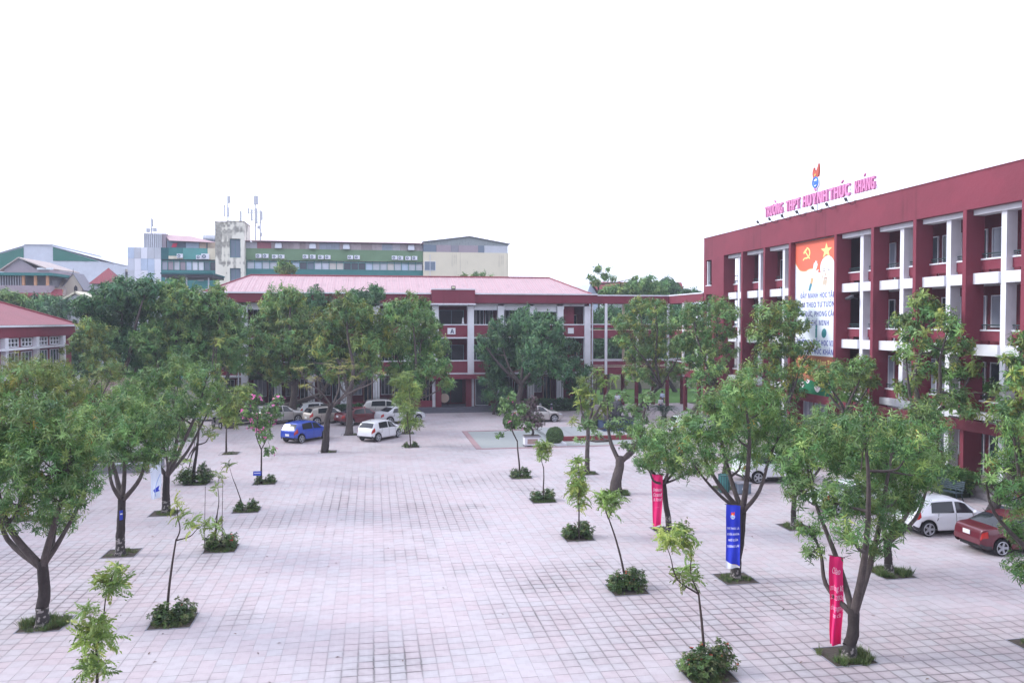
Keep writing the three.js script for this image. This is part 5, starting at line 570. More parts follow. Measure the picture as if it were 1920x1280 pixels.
TREES.forEach((s, ti) => {
  if (s.k === 'mango') s.r *= 0.84; const R = rng(1000 + ti * 77), K = KIND[s.k], t = thing(s.n, s.t, s.c, [s.x, 0, s.d], 0, s.g), thin = s.r < 0.07;
  const P = (x, y, d) => new THREE.Vector3(x, y, -d), fork = P(s.f[0], s.f[1], 0), top = fork.y;
  const bark = s.pale ? M.barkPale : thin ? M.stem : s.k === 'gnarl' || s.k === 'big' || s.tall ? M.barkPale : M.bark;
  // trunk
  const mid1 = P(s.f[0] * 0.25 + (R() - 0.5) * s.r * 0.8, top * 0.36, (R() - 0.5) * s.r), mid2 = P(s.f[0] * 0.62 + (R() - 0.5) * s.r * 0.9, top * 0.7, (R() - 0.5) * s.r);
  const base = P(0, -0.05, 0), seg = s.d < 45 ? 10 : 7;
  if (K.foot) { const lo = P(s.f[0] * 0.12, Math.min(0.75, top * 0.3), 0); part(t, 'trunk_foot', limb([base, P(0.01, 0.2, 0), lo], [s.r * 1.4, s.r * 1.12, s.r * 1.03], seg, 3, ti), M.lime); part(t, 'trunk', limb([lo, mid1.clone().lerp(mid2, 0.4), fork], [s.r * 1.03, s.r * 0.95, s.r * 0.86], seg, 5, ti + 5), bark); }
  else part(t, 'trunk', limb([base, mid1, mid2, fork], [s.r * 1.3, s.r, s.r * 0.85, thin ? s.r * 0.65 : s.r * 0.8], seg, 5, ti), bark);
  // limbs: the longest ones leave the fork, the others leave a limb
  const lobes = s.l.map(([x, y, d, r]) => ({ c: P(x, y, d), r: r * (thin ? 1 : s.k === 'tiered' ? 1.08 : 0.88) })), mains = [], twig = [];
  const order = lobes.map((l, i) => [l.c.distanceTo(fork), i]).sort((a, b) => b[0] - a[0]).map((a) => a[1]);
  const nMain = thin ? 2 : s.k === 'big' || s.k === 'tiered' ? 5 : s.k === 'far' || s.k === 'gnarl' ? 3 : 5; let made = 0;
  for (const i of order) {
    const l = lobes[i]; let from = fork.clone().add(new THREE.Vector3(0, -s.r * 1.3, 0)), r0 = s.r * (s.k === 'poinciana' ? 0.62 : s.k === 'gnarl' ? 0.75 : 1) * (0.72 - 0.06 * Math.min(made, 5));
    const want = made < nMain && !mains.some((m) => m.dir.dot(l.c.clone().sub(fork).normalize()) > 0.93);
    if (!want && mains.length) { let best = null, bd = 1e9; for (const m of mains) for (const k of [0.35, 0.55, 0.75, 0.95]) { const q = m.curve.getPoint(k), dd = q.distanceTo(l.c) + Math.max(0, q.y - l.c.y) * 0.8; if (dd < bd) { bd = dd; best = [q, m, k]; } } from = best[0]; r0 = lerp(best[1].r0, best[1].r1, best[2]) * 0.7; }
    const v = l.c.clone().sub(from), len = v.length(); if (len < 0.15) continue;
    const side = new THREE.Vector3(v.x, 0, v.z).multiplyScalar(0.12), m1 = from.clone().lerp(l.c, 0.35).add(side).add(new THREE.Vector3((R() - 0.5) * len * 0.14, (s.k === 'poinciana' || s.k === 'tiered' ? 0.02 : -0.04) * len + (R() - 0.5) * len * 0.06, (R() - 0.5) * len * 0.14)), m2 = from.clone().lerp(l.c, 0.7).addScaledVector(side, 0.6).add(new THREE.Vector3((R() - 0.5) * len * 0.1, 0, (R() - 0.5) * len * 0.1));
    const end = l.c.clone().addScaledVector(v.clone().normalize(), l.r * 0.25), r1 = thin ? 0.006 : Math.max(0.014, r0 * 0.22), geo = limb([from, m1, m2, end], [r0, r0 * 0.72, r0 * 0.45, r1], s.d < 45 ? 7 : 5, 4, ti * 9 + i);
    if (want || !mains.length) { mains.push({ curve: new THREE.CatmullRomCurve3([from, m1, m2, end]), dir: v.clone().normalize(), r0, r1 }); part(t, 'limb', geo, thin ? M.stem : M.barkPale); made++; } else twig.push(geo);
    const nt = s.k === 'far' ? 2 : s.k === 'poinciana' ? 9 : thin ? 2 : 5;
    for (let k = 0; k < nt; k++) { const a = R() * 6.28, z = s.k === 'poinciana' ? 0.15 * (R() - 0.3) : 1.4 * R() - 0.5, e = new THREE.Vector3(Math.cos(a), z, Math.sin(a)).normalize().multiplyScalar(l.r * (0.75 + 0.3 * R()) * (s.k === 'poinciana' ? 1.3 : 1)); const q0 = from.clone().lerp(l.c, 0.75 + 0.25 * R()), q2 = l.c.clone().add(e), q1 = q0.clone().lerp(q2, 0.5).add(new THREE.Vector3(0, -0.06 * l.r, 0)); twig.push(limb([q0, q1, q2], [Math.max(r1 * 0.8, thin ? 0.005 : 0.016), thin ? 0.004 : 0.011, thin ? 0.003 : 0.006], 4, 2, k)); }
  }
  if (twig.length) part(t, 'twigs', twig, thin ? M.stem : M.barkPale);
  // leaves through the crown, thicker towards its outside, in uneven lobes
  const shots = K.leaf ? LEAF[K.leaf].map(() => []) : [], blooms = [], pal = PAL[s.dk ? 'dk' : K.pal], alt = s.y ? PAL.olive : null;
  lobes.forEach((l, li) => {
    const n = Math.max(thin ? 3 : 6, Math.round(4 * Math.PI * l.r * l.r * K.per * (s.n2 || 1) * (s.bare ? 0.5 : 1))), tint = 0.85 + 0.35 * R();
    for (let i = 0; i < n; i++) {
      const z = 2 * R() - 1, a = R() * 6.2832, h = Math.sqrt(1 - z * z), dir = new THREE.Vector3(h * Math.cos(a), z, h * Math.sin(a)), lump = 0.74 + 0.62 * vnoise(dir.x * 2.3 + li * 7 + 20, dir.z * 2.3 + dir.y * 2 + ti, 5);
      if (!thin && (z < -0.55 && R() < 0.5 || vnoise(dir.x * 3.1 + li * 3 + 50, dir.y * 3.1 + dir.z * 3.7 + ti + 50, 8) < (s.k === 'tiered' ? 0.36 : 0.27))) continue;
      const rad = l.r * lump * (s.k === 'poinciana' ? Math.sqrt(R()) * 1.5 : 0.35 + 0.68 * Math.pow(R(), 0.55)), p = l.c.clone().add(new THREE.Vector3(dir.x * rad, dir.y * rad * K.flat, dir.z * rad));
      const up = s.k === 'poinciana' ? new THREE.Vector3(0.2 * (R() - 0.5), 1, 0.2 * (R() - 0.5)).normalize() : dir.clone().multiplyScalar(0.7).add(new THREE.Vector3((R() - 0.5) * 0.9, 0.55 + (R() - 0.5) * 0.7, (R() - 0.5) * 0.9)).normalize();
      let c = pick(alt && R() < s.y * 0.6 ? alt : pal, R).multiplyScalar(tint); if (s.k === 'mango' && R() < 0.03) c = pick(R() < 0.2 ? PAL.gold : PAL.olive, R);
      const size = lerp(K.size[0], K.size[1], Math.pow(R(), 1.4)); shots[Math.floor(R() * shots.length)].push([p, up, size, c, R() * 6.28]);
      if (s.fl && R() < 0.14 * s.fl) blooms.push([p.clone().addScaledVector(dir, 0.12), up, 1.1 + 0.6 * R(), pick(PAL.pink, R), R() * 6]);
    }
  });
  shots.forEach((sp, i) => { if (sp.length) scatter(t, 'crown', LEAF[K.leaf][i], sp); });
  if (blooms.length) scatter(t, 'flowers', LEAF.flower[0], blooms, petalMat);
});

// ---------------------------------------------------------------- low planting in the pits
function grassAt(x, d, w, n, label, seed, h = 1, pal = PAL.grass) {
  const R = rng(seed), spots = LEAF.grass.map(() => []); const t = thing('grass', label, 'grass', [x, 0, d]); t.userData.kind = 'stuff';
  for (let i = 0; i < n; i++) { const a = (R() - 0.5) * w, b = (R() - 0.5) * w, k = fbm((x + a) * 2.2, (d + b) * 2.2, 77, 2); if (k < 0.42 || (a * a + b * b) / (w * w * 0.25) + 0.7 * vnoise((x + a) * 5, (d + b) * 5, 61) > 1.25) continue; spots[i % 2].push([new THREE.Vector3(a, -0.005, b), new THREE.Vector3((R() - 0.5) * 0.5, 1, (R() - 0.5) * 0.5).normalize(), h * (0.7 + 0.9 * R()) * (0.6 + k), pick(pal, R), R() * 6.28]); }
  spots.forEach((sp, i) => sp.length && scatter(t, 'grass_blades', LEAF.grass[i], sp));
}
function shrub(x, d, rx, h, label, seed, flowers = 0, geo = 'shrub', pal = PAL.shrub, per = 560, size = [0.8, 1.5], group = 'low shrubs in the sapling beds', name = 'flowering_shrub') {
  const R = rng(seed), t = thing(name, label, 'shrub', [x, 0, d], 0, group), spots = [], fl = [], stems = [], n = Math.round(per * rx * (rx + h));
  for (let i = 0; i < 9; i++) { const a = R() * 6.28, q = rx * 0.75 * R(); stems.push(limb([new THREE.Vector3(Math.cos(a) * q * 0.4, -0.02, Math.sin(a) * q * 0.4), new THREE.Vector3(Math.cos(a) * q, h * (0.75 + 0.25 * R()), Math.sin(a) * q)], [0.012, 0.005], 4, 2, i)); }
  part(t, 'stems', stems, M.stem);
  for (let i = 0; i < n; i++) { const a = R() * 6.28, u = Math.pow(R(), 0.6), lump = 0.55 + 0.9 * vnoise(Math.cos(a) * 3.2 * u + seed, Math.sin(a) * 3.2 * u + seed, 3), rr = rx * lump * u, top = h * Math.sqrt(Math.max(0.05, 1 - u * u * 0.8)) * lump, y = top * (0.15 + 0.85 * Math.pow(R(), 0.6)); const p = new THREE.Vector3(Math.cos(a) * rr, y, Math.sin(a) * rr), up = new THREE.Vector3(Math.cos(a) * u * 0.6 + (R() - 0.5) * 0.5, 1, Math.sin(a) * u * 0.6 + (R() - 0.5) * 0.5).normalize(); spots.push([p, up, lerp(size[0], size[1], R()), pick(pal, R), R() * 6.28]); if (flowers && y > top * 0.75 && R() < 0.05 * flowers) fl.push([p.clone().addScaledVector(up, 0.05), up, 0.35 + 0.35 * R(), pick(PAL.red, R), R() * 6]); }
  scatter(t, 'foliage', LEAF[geo][0], spots); if (fl.length) scatter(t, 'flowers', LEAF.flower[0], fl, petalMat);
}
const PIT_WORD = ['the near tree with the forked dark trunk', 'the tree with the blue tag', 'the tree beside the pale banner', 'the slender yellow-green young tree', 'the thin young tree before the black car', 'the olive leaved tree behind the row', 'the olive leaved tree by the hall', 'the split trunk with the pink banner', 'the tree with the blue banner', 'the dark slim trunk with a pink banner', 'the gnarled lopped tree', 'the slim bare grey stem', 'the tree at the picture edge', 'the straight trunk behind the split one', 'the twin stems', 'the tree by the green bin', 'the leaning flat crowned tree', 'the big tree by the red sedan', 'the big tree by the entrance bay'];
PIT_TREES.forEach((p, i) => { const [x, d] = pitMid(p), far = d > 50; const lush = [7, 10, 0, 13].includes(i); grassAt(x, d, lush ? 1.3 : 1.15, far ? 200 : lush ? 700 : 330, `low grass in the soil square under ${PIT_WORD[i]}`, 300 + i, lush ? 0.95 : 0.55); });
const BED_WORD = ['the sapling at the lower picture edge', 'the nearly bare forked sapling', 'the thin sapling with canes', 'the bare leaning stick', 'the pink flowering sapling', 'the pale columnar sapling', 'the sapling before the basin', 'the small topped sapling', 'the slim feathery sapling', 'the leaning tufted sapling', 'the drooping forked sapling'];
PIT_BEDS.forEach((p, i) => {
  const [x, d] = pitMid(p), big = [0.8, 1.0, 1.0, 0.75, 0.7, 0.55, 0.85, 0.95, 1.05, 1.1, 1.25][i], fl = [0.4, 1.2, 0.8, 0.2, 0.1, 0, 0.15, 0.4, 0.9, 1.3, 2][i];
  shrub(x - 0.3, d - 0.05, 0.31 * big, 0.5 * big, `bushy shrub on one side of ${BED_WORD[i]}`.replace('on one side', 'at the left foot'), 500 + i, fl); shrub(x + 0.28, d + 0.08, 0.33 * big, 0.53 * big, `bushy shrub at the right foot of ${BED_WORD[i]}`, 540 + i, fl);
  grassAt(x, d, 1.25, d > 50 ? 200 : 420, `ground cover in the bed of ${BED_WORD[i]}`, 580 + i, 0.6);
});
shrub(-9.9, 45.4, 0.5, 0.75, 'bushy shrub at the left foot of the slender yellow-green young tree', 611, 0, 'shrub', PAL.shrub); shrub(-9.1, 45.7, 0.55, 0.85, 'bushy shrub at the right foot of the slender yellow-green young tree', 612, 0, 'shrub', PAL.shrub);
// verge of weeds on the lawn behind
// clipped balls, hedges and dark bushes
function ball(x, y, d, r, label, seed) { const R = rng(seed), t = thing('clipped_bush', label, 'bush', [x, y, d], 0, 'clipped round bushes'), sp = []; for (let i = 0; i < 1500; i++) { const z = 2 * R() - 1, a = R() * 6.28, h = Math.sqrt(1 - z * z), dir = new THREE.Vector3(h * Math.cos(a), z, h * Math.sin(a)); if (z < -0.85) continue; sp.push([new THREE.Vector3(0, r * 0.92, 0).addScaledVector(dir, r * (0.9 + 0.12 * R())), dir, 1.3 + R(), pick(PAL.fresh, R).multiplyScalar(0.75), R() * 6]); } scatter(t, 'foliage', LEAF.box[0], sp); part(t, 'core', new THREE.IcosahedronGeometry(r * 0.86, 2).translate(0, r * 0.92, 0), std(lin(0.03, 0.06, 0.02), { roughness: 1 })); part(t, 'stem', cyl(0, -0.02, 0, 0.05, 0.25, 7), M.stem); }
ball(12.75, 0.15, 55.3, 0.56, 'clipped round bush on the white kerb', 701); ball(17.3, 0.2, 62.2, 0.72, 'clipped round bush beside the dark rock plinth', 702); ball(11.2, 0.0, 64.6, 0.62, 'clipped round bush half hidden behind the potted bonsai', 703);
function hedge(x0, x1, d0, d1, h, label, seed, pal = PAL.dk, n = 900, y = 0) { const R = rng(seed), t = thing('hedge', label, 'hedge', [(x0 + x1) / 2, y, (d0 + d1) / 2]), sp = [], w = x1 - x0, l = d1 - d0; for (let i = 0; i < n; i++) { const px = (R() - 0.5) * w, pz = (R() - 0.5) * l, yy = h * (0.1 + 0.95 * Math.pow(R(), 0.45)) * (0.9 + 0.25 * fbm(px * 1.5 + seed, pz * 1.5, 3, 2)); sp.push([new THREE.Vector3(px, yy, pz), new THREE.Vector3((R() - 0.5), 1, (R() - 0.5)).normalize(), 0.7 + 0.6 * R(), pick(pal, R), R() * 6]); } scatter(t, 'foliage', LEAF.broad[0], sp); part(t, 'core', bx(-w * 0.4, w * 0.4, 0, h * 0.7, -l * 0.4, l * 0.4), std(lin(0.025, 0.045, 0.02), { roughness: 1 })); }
hedge(28.3, 29.5, 34.8, 38.5, 1.1, 'leafy green hedge behind the benches', 711, PAL.mid, 1000); hedge(28.4, 29.4, 39.5, 46, 0.9, 'leafy hedge along the foot of the fins', 712, PAL.dk, 1000);
hedge(-11.6, -6.5, 75.6, 76.9, 0.9, 'low hedge at the foot of the columns behind the cars', 713, PAL.dk, 800); hedge(-5, 3, 75.8, 76.9, 0.8, 'low hedge below the middle columns', 714, PAL.dk, 900); hedge(13, 20.5, 75.9, 76.9, 0.95, 'low hedge behind the scooters', 715, PAL.dk, 900);
hedge(-11.4, -8.9, 76.3, 77.4, 1.3, 'creeper canopy hanging at first floor level', 718, PAL.dk, 800, 3.4);
// cycad
{ const R = rng(31), t = thing('cycad', 'dark spiky cycad beside the paved path', 'plant', [24.4, 0, 64.6]); part(t, 'stem', cyl(0, 0, 0, 0.28, 0.7, 10, 0.24), M.bark); const g = []; for (let i = 0; i < 34; i++) g.push(frond(20, 1.35, 0.035, 0.22, 900 + i, 0.9).rotateZ(0.15 + 0.75 * R()).rotateY(i * 2.4).translate(0, 0.65, 0)); part(t, 'fronds', g.map((q) => { q.setAttribute('uv', new THREE.Float32BufferAttribute(new Float32Array(q.attributes.position.count * 2), 2)); return q; }), std(lin(0.035, 0.075, 0.045), { roughness: 0.6 })); }
// potted bonsai
{ const t = thing('potted_bonsai', 'bonsai with a brownish crown in a white rectangular planter', 'potted plant', [11.0, 0, 55.0]), R = rng(41);
  part(t, 'planter', [bx(-0.55, 0.55, 0.12, 0.68, -0.38, 0.38)], M.white); part(t, 'planter_panel', bx(-0.36, 0.36, 0.22, 0.56, -0.40, -0.382), wallOf(lin(0.42, 0.30, 0.27))); part(t, 'planter_rim', [bx(-0.6, 0.6, 0.68, 0.76, -0.43, 0.43)], M.slate); for (const [x, z] of [[-0.48, -0.3], [0.48, -0.3], [-0.48, 0.3], [0.48, 0.3]]) part(t, 'foot', bx(x - 0.06, x + 0.06, 0, 0.12, z - 0.05, z + 0.05), M.slate); part(t, 'soil', bx(-0.54, 0.54, 0.76, 0.78, -0.36, 0.36), M.soil);
  part(t, 'trunk', limb([new THREE.Vector3(0.05, 0.74, 0), new THREE.Vector3(0.12, 1.05, 0), new THREE.Vector3(-0.1, 1.4, 0), new THREE.Vector3(0.0, 1.9, 0)], [0.1, 0.08, 0.07, 0.04], 8, 4, 3), M.bark); const sp = []; const tw = []; for (const [x, y, z, r] of [[0, 2.1, 0, 0.8], [-0.4, 2.7, 0.1, 0.6], [0.35, 1.75, 0.1, 0.6], [0.1, 3.1, 0, 0.45], [-0.55, 2.2, 0, 0.45]]) { tw.push(limb([new THREE.Vector3(0, 1.6, 0), new THREE.Vector3(x, y, z)], [0.03, 0.008], 4, 2, 1)); for (let i = 0; i < 60; i++) { const a = R() * 6.28, e = R() * 2 - 1, q = r * (0.8 + 0.2 * R()); tw.push(limb([new THREE.Vector3(x, y, z), new THREE.Vector3(x + Math.cos(a) * q * Math.sqrt(1 - e * e), y + e * q, z + Math.sin(a) * q * Math.sqrt(1 - e * e))], [0.008, 0.003], 3, 1, i)); } for (let i = 0; i < 150; i++) { const a = R() * 6.28, e = R() * 2 - 1, q = r * (0.6 + 0.45 * R()), h = Math.sqrt(1 - e * e); sp.push([new THREE.Vector3(x + Math.cos(a) * q * h, y + e * q, z + Math.sin(a) * q * h), new THREE.Vector3(Math.cos(a) * h, e + 0.3, Math.sin(a) * h).normalize(), 0.8 + 0.8 * R(), pick(PAL.purple, R), R() * 6]); } } part(t, 'twigs', tw, M.stem); scatter(t, 'crown', LEAF.shrub[0], sp); }

// ---------------------------------------------------------------- cars
// one skin is lofted from cross-sections; panes, lamps and trim are patches lifted off that skin
const prof = (A) => (u) => { for (let i = 0; i < A.length - 1; i++) if (u <= A[i + 1][0]) { const t = clamp((u - A[i][0]) / (A[i + 1][0] - A[i][0])); return lerp(A[i][1], A[i + 1][1], t); } return A[A.length - 1][1]; };
const SHAPES = {
  hatch: { L: 3.75, W: 1.66, top: [[-1, 0.60], [-0.985, 0.86], [-0.955, 0.95], [-0.90, 1.10], [-0.81, 1.36], [-0.74, 1.43], [-0.4, 1.49], [-0.1, 1.50], [0.12, 1.46], [0.24, 1.38], [0.56, 0.98], [0.63, 0.93], [0.85, 0.82], [0.95, 0.70], [1, 0.52]], belt: [[-1, 0.58], [-0.97, 0.84], [-0.88, 0.95], [0.5, 0.88], [0.63, 0.86], [0.85, 0.77], [0.95, 0.66], [1, 0.50]], wheels: [-0.655, 0.665], fw: [[0.0, 0.50], [0.0, 0.27]], rw: [[-0.60, -0.05], [-0.56, -0.05]], ws: [0.275, 0.545], bw: [-0.925, -0.805], lamp: [-0.99, -0.84], lt: [0.40, 0.66] },
  sedan: { L: 4.45, W: 1.74, top: [[-1, 0.60], [-0.985, 0.85], [-0.96, 0.98], [-0.90, 1.02], [-0.70, 1.05], [-0.50, 1.30], [-0.36, 1.41], [-0.1, 1.46], [0.08, 1.44], [0.18, 1.37], [0.45, 1.02], [0.52, 0.96], [0.82, 0.85], [0.95, 0.72], [1, 0.50]], belt: [[-1, 0.58], [-0.97, 0.86], [-0.88, 0.94], [-0.7, 0.95], [0.44, 0.90], [0.55, 0.86], [0.82, 0.78], [0.95, 0.68], [1, 0.48]], wheels: [-0.62, 0.64], fw: [[0.0, 0.42], [0.0, 0.2]], rw: [[-0.52, -0.04], [-0.42, -0.04]], ws: [0.20, 0.44], bw: [-0.69, -0.42], lamp: [-0.99, -0.88], lt: [0.38, 0.56] },
  suv: { L: 4.4, W: 1.82, top: [[-1, 0.66], [-0.985, 0.95], [-0.95, 1.08], [-0.89, 1.25], [-0.82, 1.50], [-0.76, 1.58], [-0.4, 1.64], [-0.05, 1.64], [0.1, 1.60], [0.2, 1.53], [0.46, 1.14], [0.53, 1.08], [0.84, 0.98], [0.95, 0.86], [1, 0.60]], belt: [[-1, 0.64], [-0.97, 0.95], [-0.88, 1.05], [0.42, 1.00], [0.53, 0.98], [0.84, 0.91], [0.95, 0.80], [1, 0.58]], wheels: [-0.62, 0.63], fw: [[0.0, 0.42], [0.0, 0.22]], rw: [[-0.62, -0.04], [-0.58, -0.04]], ws: [0.225, 0.45], bw: [-0.925, -0.81], lamp: [-0.99, -0.86], lt: [0.42, 0.58] },
};
const carParts = {};
function carShape(kind) {
  if (carParts[kind]) return carParts[kind];
  const S = SHAPES[kind], top = prof(S.top), beltP = prof(S.belt), H = S.L / 2, low = prof([[-1, 0.44], [-0.96, 0.32], [-0.9, 0.25], [0.88, 0.22], [0.96, 0.28], [1, 0.38]]), wr = 0.315, arch = 0.39;
  const bot = (u) => { let y = low(u); for (const w of S.wheels) { const dx = (u - w) * H; if (Math.abs(dx) < arch) y = Math.max(y, wr + Math.sqrt(arch * arch - dx * dx)); } return y; };
  const sm = (f, u) => (f(u - 0.012) + f(u + 0.012) + 2 * f(u)) / 4;
  const pt = (u, t, off = 0) => {
    const tp = sm(top, u), bl = Math.min(sm(beltP, u), tp - 0.015), yb = bot(u), a = Math.abs(u), w = S.W / 2 * (1 - 0.05 * a * a - 0.17 * Math.pow(a, 9)), hgt = clamp((tp - bl) / 0.5), wrf = w * (0.965 - 0.20 * hgt), ym = yb + 0.52 * (bl - yb);
    const K = [[0, w * 0.93, yb], [0.06, w * 0.985, yb + 0.05], [0.3, w, ym], [0.42, w * 0.998, lerp(ym, bl, 0.45)], [0.55, w * 0.962, bl], [0.60, w * 0.945, lerp(bl, tp, 0.10)], [0.80, wrf, lerp(bl, tp, 0.88)], [0.86, wrf * 0.9, lerp(bl, tp, 0.965)], [1, 0, tp + 0.012 * hgt]];
    let i = 0; while (i < K.length - 2 && t > K[i + 1][0]) i++; const k = clamp((t - K[i][0]) / (K[i + 1][0] - K[i][0]));
    return new THREE.Vector3(u * H, lerp(K[i][2], K[i + 1][2], k), lerp(K[i][1], K[i + 1][1], k));
  };
  const lift = (u, t, off) => { const e = 0.006, p = pt(u, t), a = pt(u + e, t).sub(pt(u - e, t)), b = pt(u, Math.min(1, t + e)).sub(pt(u, t - e)), n = b.cross(a).normalize(); if (n.z < 0 && t < 0.8) n.negate(); if (n.y < 0 && t >= 0.8) n.negate(); return p.addScaledVector(n, off); };
  const grid = (us, ts, fn) => { const out = []; for (const s of [1, -1]) { const P = us.map((u, i) => ts.map((t, j) => { const q = fn(u, t, i, j); return new THREE.Vector3(q.x, q.y, q.z * s); })); const pos = [], idx = []; P.forEach((r) => r.forEach((q) => pos.push(q.x, q.y, q.z))); const m = ts.length; for (let i = 0; i < us.length - 1; i++) for (let j = 0; j < m - 1; j++) { const a = i * m + j, f = [a, a + 1, a + m, a + 1, a + m + 1, a + m]; idx.push(...(s > 0 ? f : [f[0], f[2], f[1], f[3], f[5], f[4]])); } const g = new THREE.BufferGeometry(); g.setAttribute('position', new THREE.Float32BufferAttribute(pos, 3)); g.setIndex(idx); g.computeVertexNormals(); g.setAttribute('uv', new THREE.Float32BufferAttribute(new Float32Array(pos.length / 3 * 2), 2)); out.push(g); } return out; };
  const seq = (a, b, n) => Array.from({ length: n + 1 }, (_, i) => lerp(a, b, i / n));
  const us = []; for (let i = 0; i <= 110; i++) us.push(-1 + 2 * i / 110); const ts = [0, 0.06, 0.15, 0.23, 0.3, 0.36, 0.42, 0.485, 0.55, 0.6, 0.7, 0.8, 0.86, 0.93, 1];
  const skin = grid(us, ts, (u, t) => pt(u, t)); const cap = (u) => { const L = ts.map((t) => pt(u, t)), sh = new THREE.Shape(); sh.moveTo(L[0].z, L[0].y); for (const p of L.slice(1)) sh.lineTo(p.z, p.y); for (const p of [...L].reverse()) sh.lineTo(-p.z, p.y); return new THREE.ShapeGeometry(sh).rotateY(u < 0 ? -Math.PI / 2 : Math.PI / 2).translate(u * H, 0, 0); };
  const patch = (bot2, top2, t0, t1, off, nu = 8, nt = 5) => grid(seq(0, 1, nu), seq(0, 1, nt), (a, b) => lift(lerp(lerp(bot2[0], top2[0], b), lerp(bot2[1], top2[1], b), a), lerp(t0, t1, b), off));
  const R = { S, H, wr, body: merge([...skin, cap(-1), cap(1)]), fw: patch(S.fw[0], S.fw[1], 0.585, 0.785, 0.006), rw: patch(S.rw[0], S.rw[1], 0.585, 0.785, 0.006), ws: merge(patch(S.ws, S.ws, 0.85, 1, 0.007)), bw: merge(patch(S.bw, S.bw, 0.85, 1, 0.007)), tail: patch(S.lamp, S.lamp, S.lt[0], S.lt[1], 0.008), head: patch([0.84, 0.975], [0.80, 0.95], 0.44, 0.56, 0.008), skirt: merge(patch([-0.992, -0.80], [-0.992, -0.82], 0.01, 0.14, 0.006)), sill: merge(patch([S.wheels[0] + 0.22, S.wheels[1] - 0.22], [S.wheels[0] + 0.22, S.wheels[1] - 0.22], 0.01, 0.10, 0.005)), seam: merge([...patch([-0.012, 0.0], [-0.012, 0.0], 0.09, 0.58, 0.003, 1, 6), ...patch([-0.012 - 0.47, -0.47], [-0.012 - 0.42, -0.42], 0.2, 0.58, 0.003, 1, 6), ...patch([0.45, 0.462], [0.40, 0.412], 0.12, 0.56, 0.003, 1, 6)]) };
  R.hand = [0.09, -0.40].flatMap((u) => [1, -1].map((s) => { const p = lift(u, 0.47, 0.02); return rbx(0.2, 0.035, 0.03, 0.008).translate(p.x, p.y, p.z * s); }));
  const mp = pt(S.fw[0][1] * 0.9, 0.58); R.mirror = [1, -1].map((s) => new THREE.SphereGeometry(0.11, 10, 8).scale(0.7, 0.75, 1.0).translate(mp.x - 0.05, mp.y + 0.08, (mp.z + 0.10) * s));
  R.under = merge([new THREE.BoxGeometry(S.L * 0.93, 0.34, S.W * 0.62).translate(0, 0.42, 0), new THREE.BoxGeometry(S.L * 0.36, 0.2, S.W * 0.86).translate(0, 0.34, 0)]); return (carParts[kind] = R);
}
const tyreMat = std(lin(0.018, 0.018, 0.02), { roughness: 0.9 }), alloy = std(lin(0.5, 0.52, 0.56), { roughness: 0.35, metalness: 0.7 }), lampRed = phys(lin(0.42, 0.02, 0.015), { roughness: 0.2, clearcoat: 1 }), lampClear = phys(lin(0.6, 0.63, 0.68), { roughness: 0.15, clearcoat: 1 }), carGlass = phys(lin(0.02, 0.024, 0.03), { roughness: 0.06, specularIntensity: 1 }), trim = std(lin(0.03, 0.03, 0.034), { roughness: 0.6 }), plate = std(lin(0.72, 0.73, 0.75), { roughness: 0.5 });
const tyreGeo = (() => { const p = []; for (let i = 0; i <= 12; i++) { const a = i / 12 * Math.PI; p.push(new THREE.Vector2(0.255 + 0.06 * Math.sin(a), -0.095 * Math.cos(a))); } return new THREE.LatheGeometry(p, 26).rotateX(Math.PI / 2); })();
const rimGeo = merge([new THREE.TorusGeometry(0.235, 0.02, 6, 26), ...Array.from({ length: 5 }, (_, k) => mergeGeometries([rbx(0.21, 0.045, 0.03, 0.008).translate(0.12, 0.02, 0), rbx(0.21, 0.03, 0.03, 0.008).translate(0.12, -0.025, 0)]).rotateZ(k * 1.2566)), new THREE.CylinderGeometry(0.05, 0.05, 0.05, 12).rotateX(Math.PI / 2)]), hubGeo = new THREE.CylinderGeometry(0.24, 0.24, 0.04, 22).rotateX(Math.PI / 2);
const PAINT = {}; function paintOf(r, g, b, metal = 0) { return phys(lin(r, g, b), { roughness: metal ? 0.38 : 0.32, metalness: metal * 0.5, clearcoat: 0.9, clearcoatRoughness: 0.06 }); }
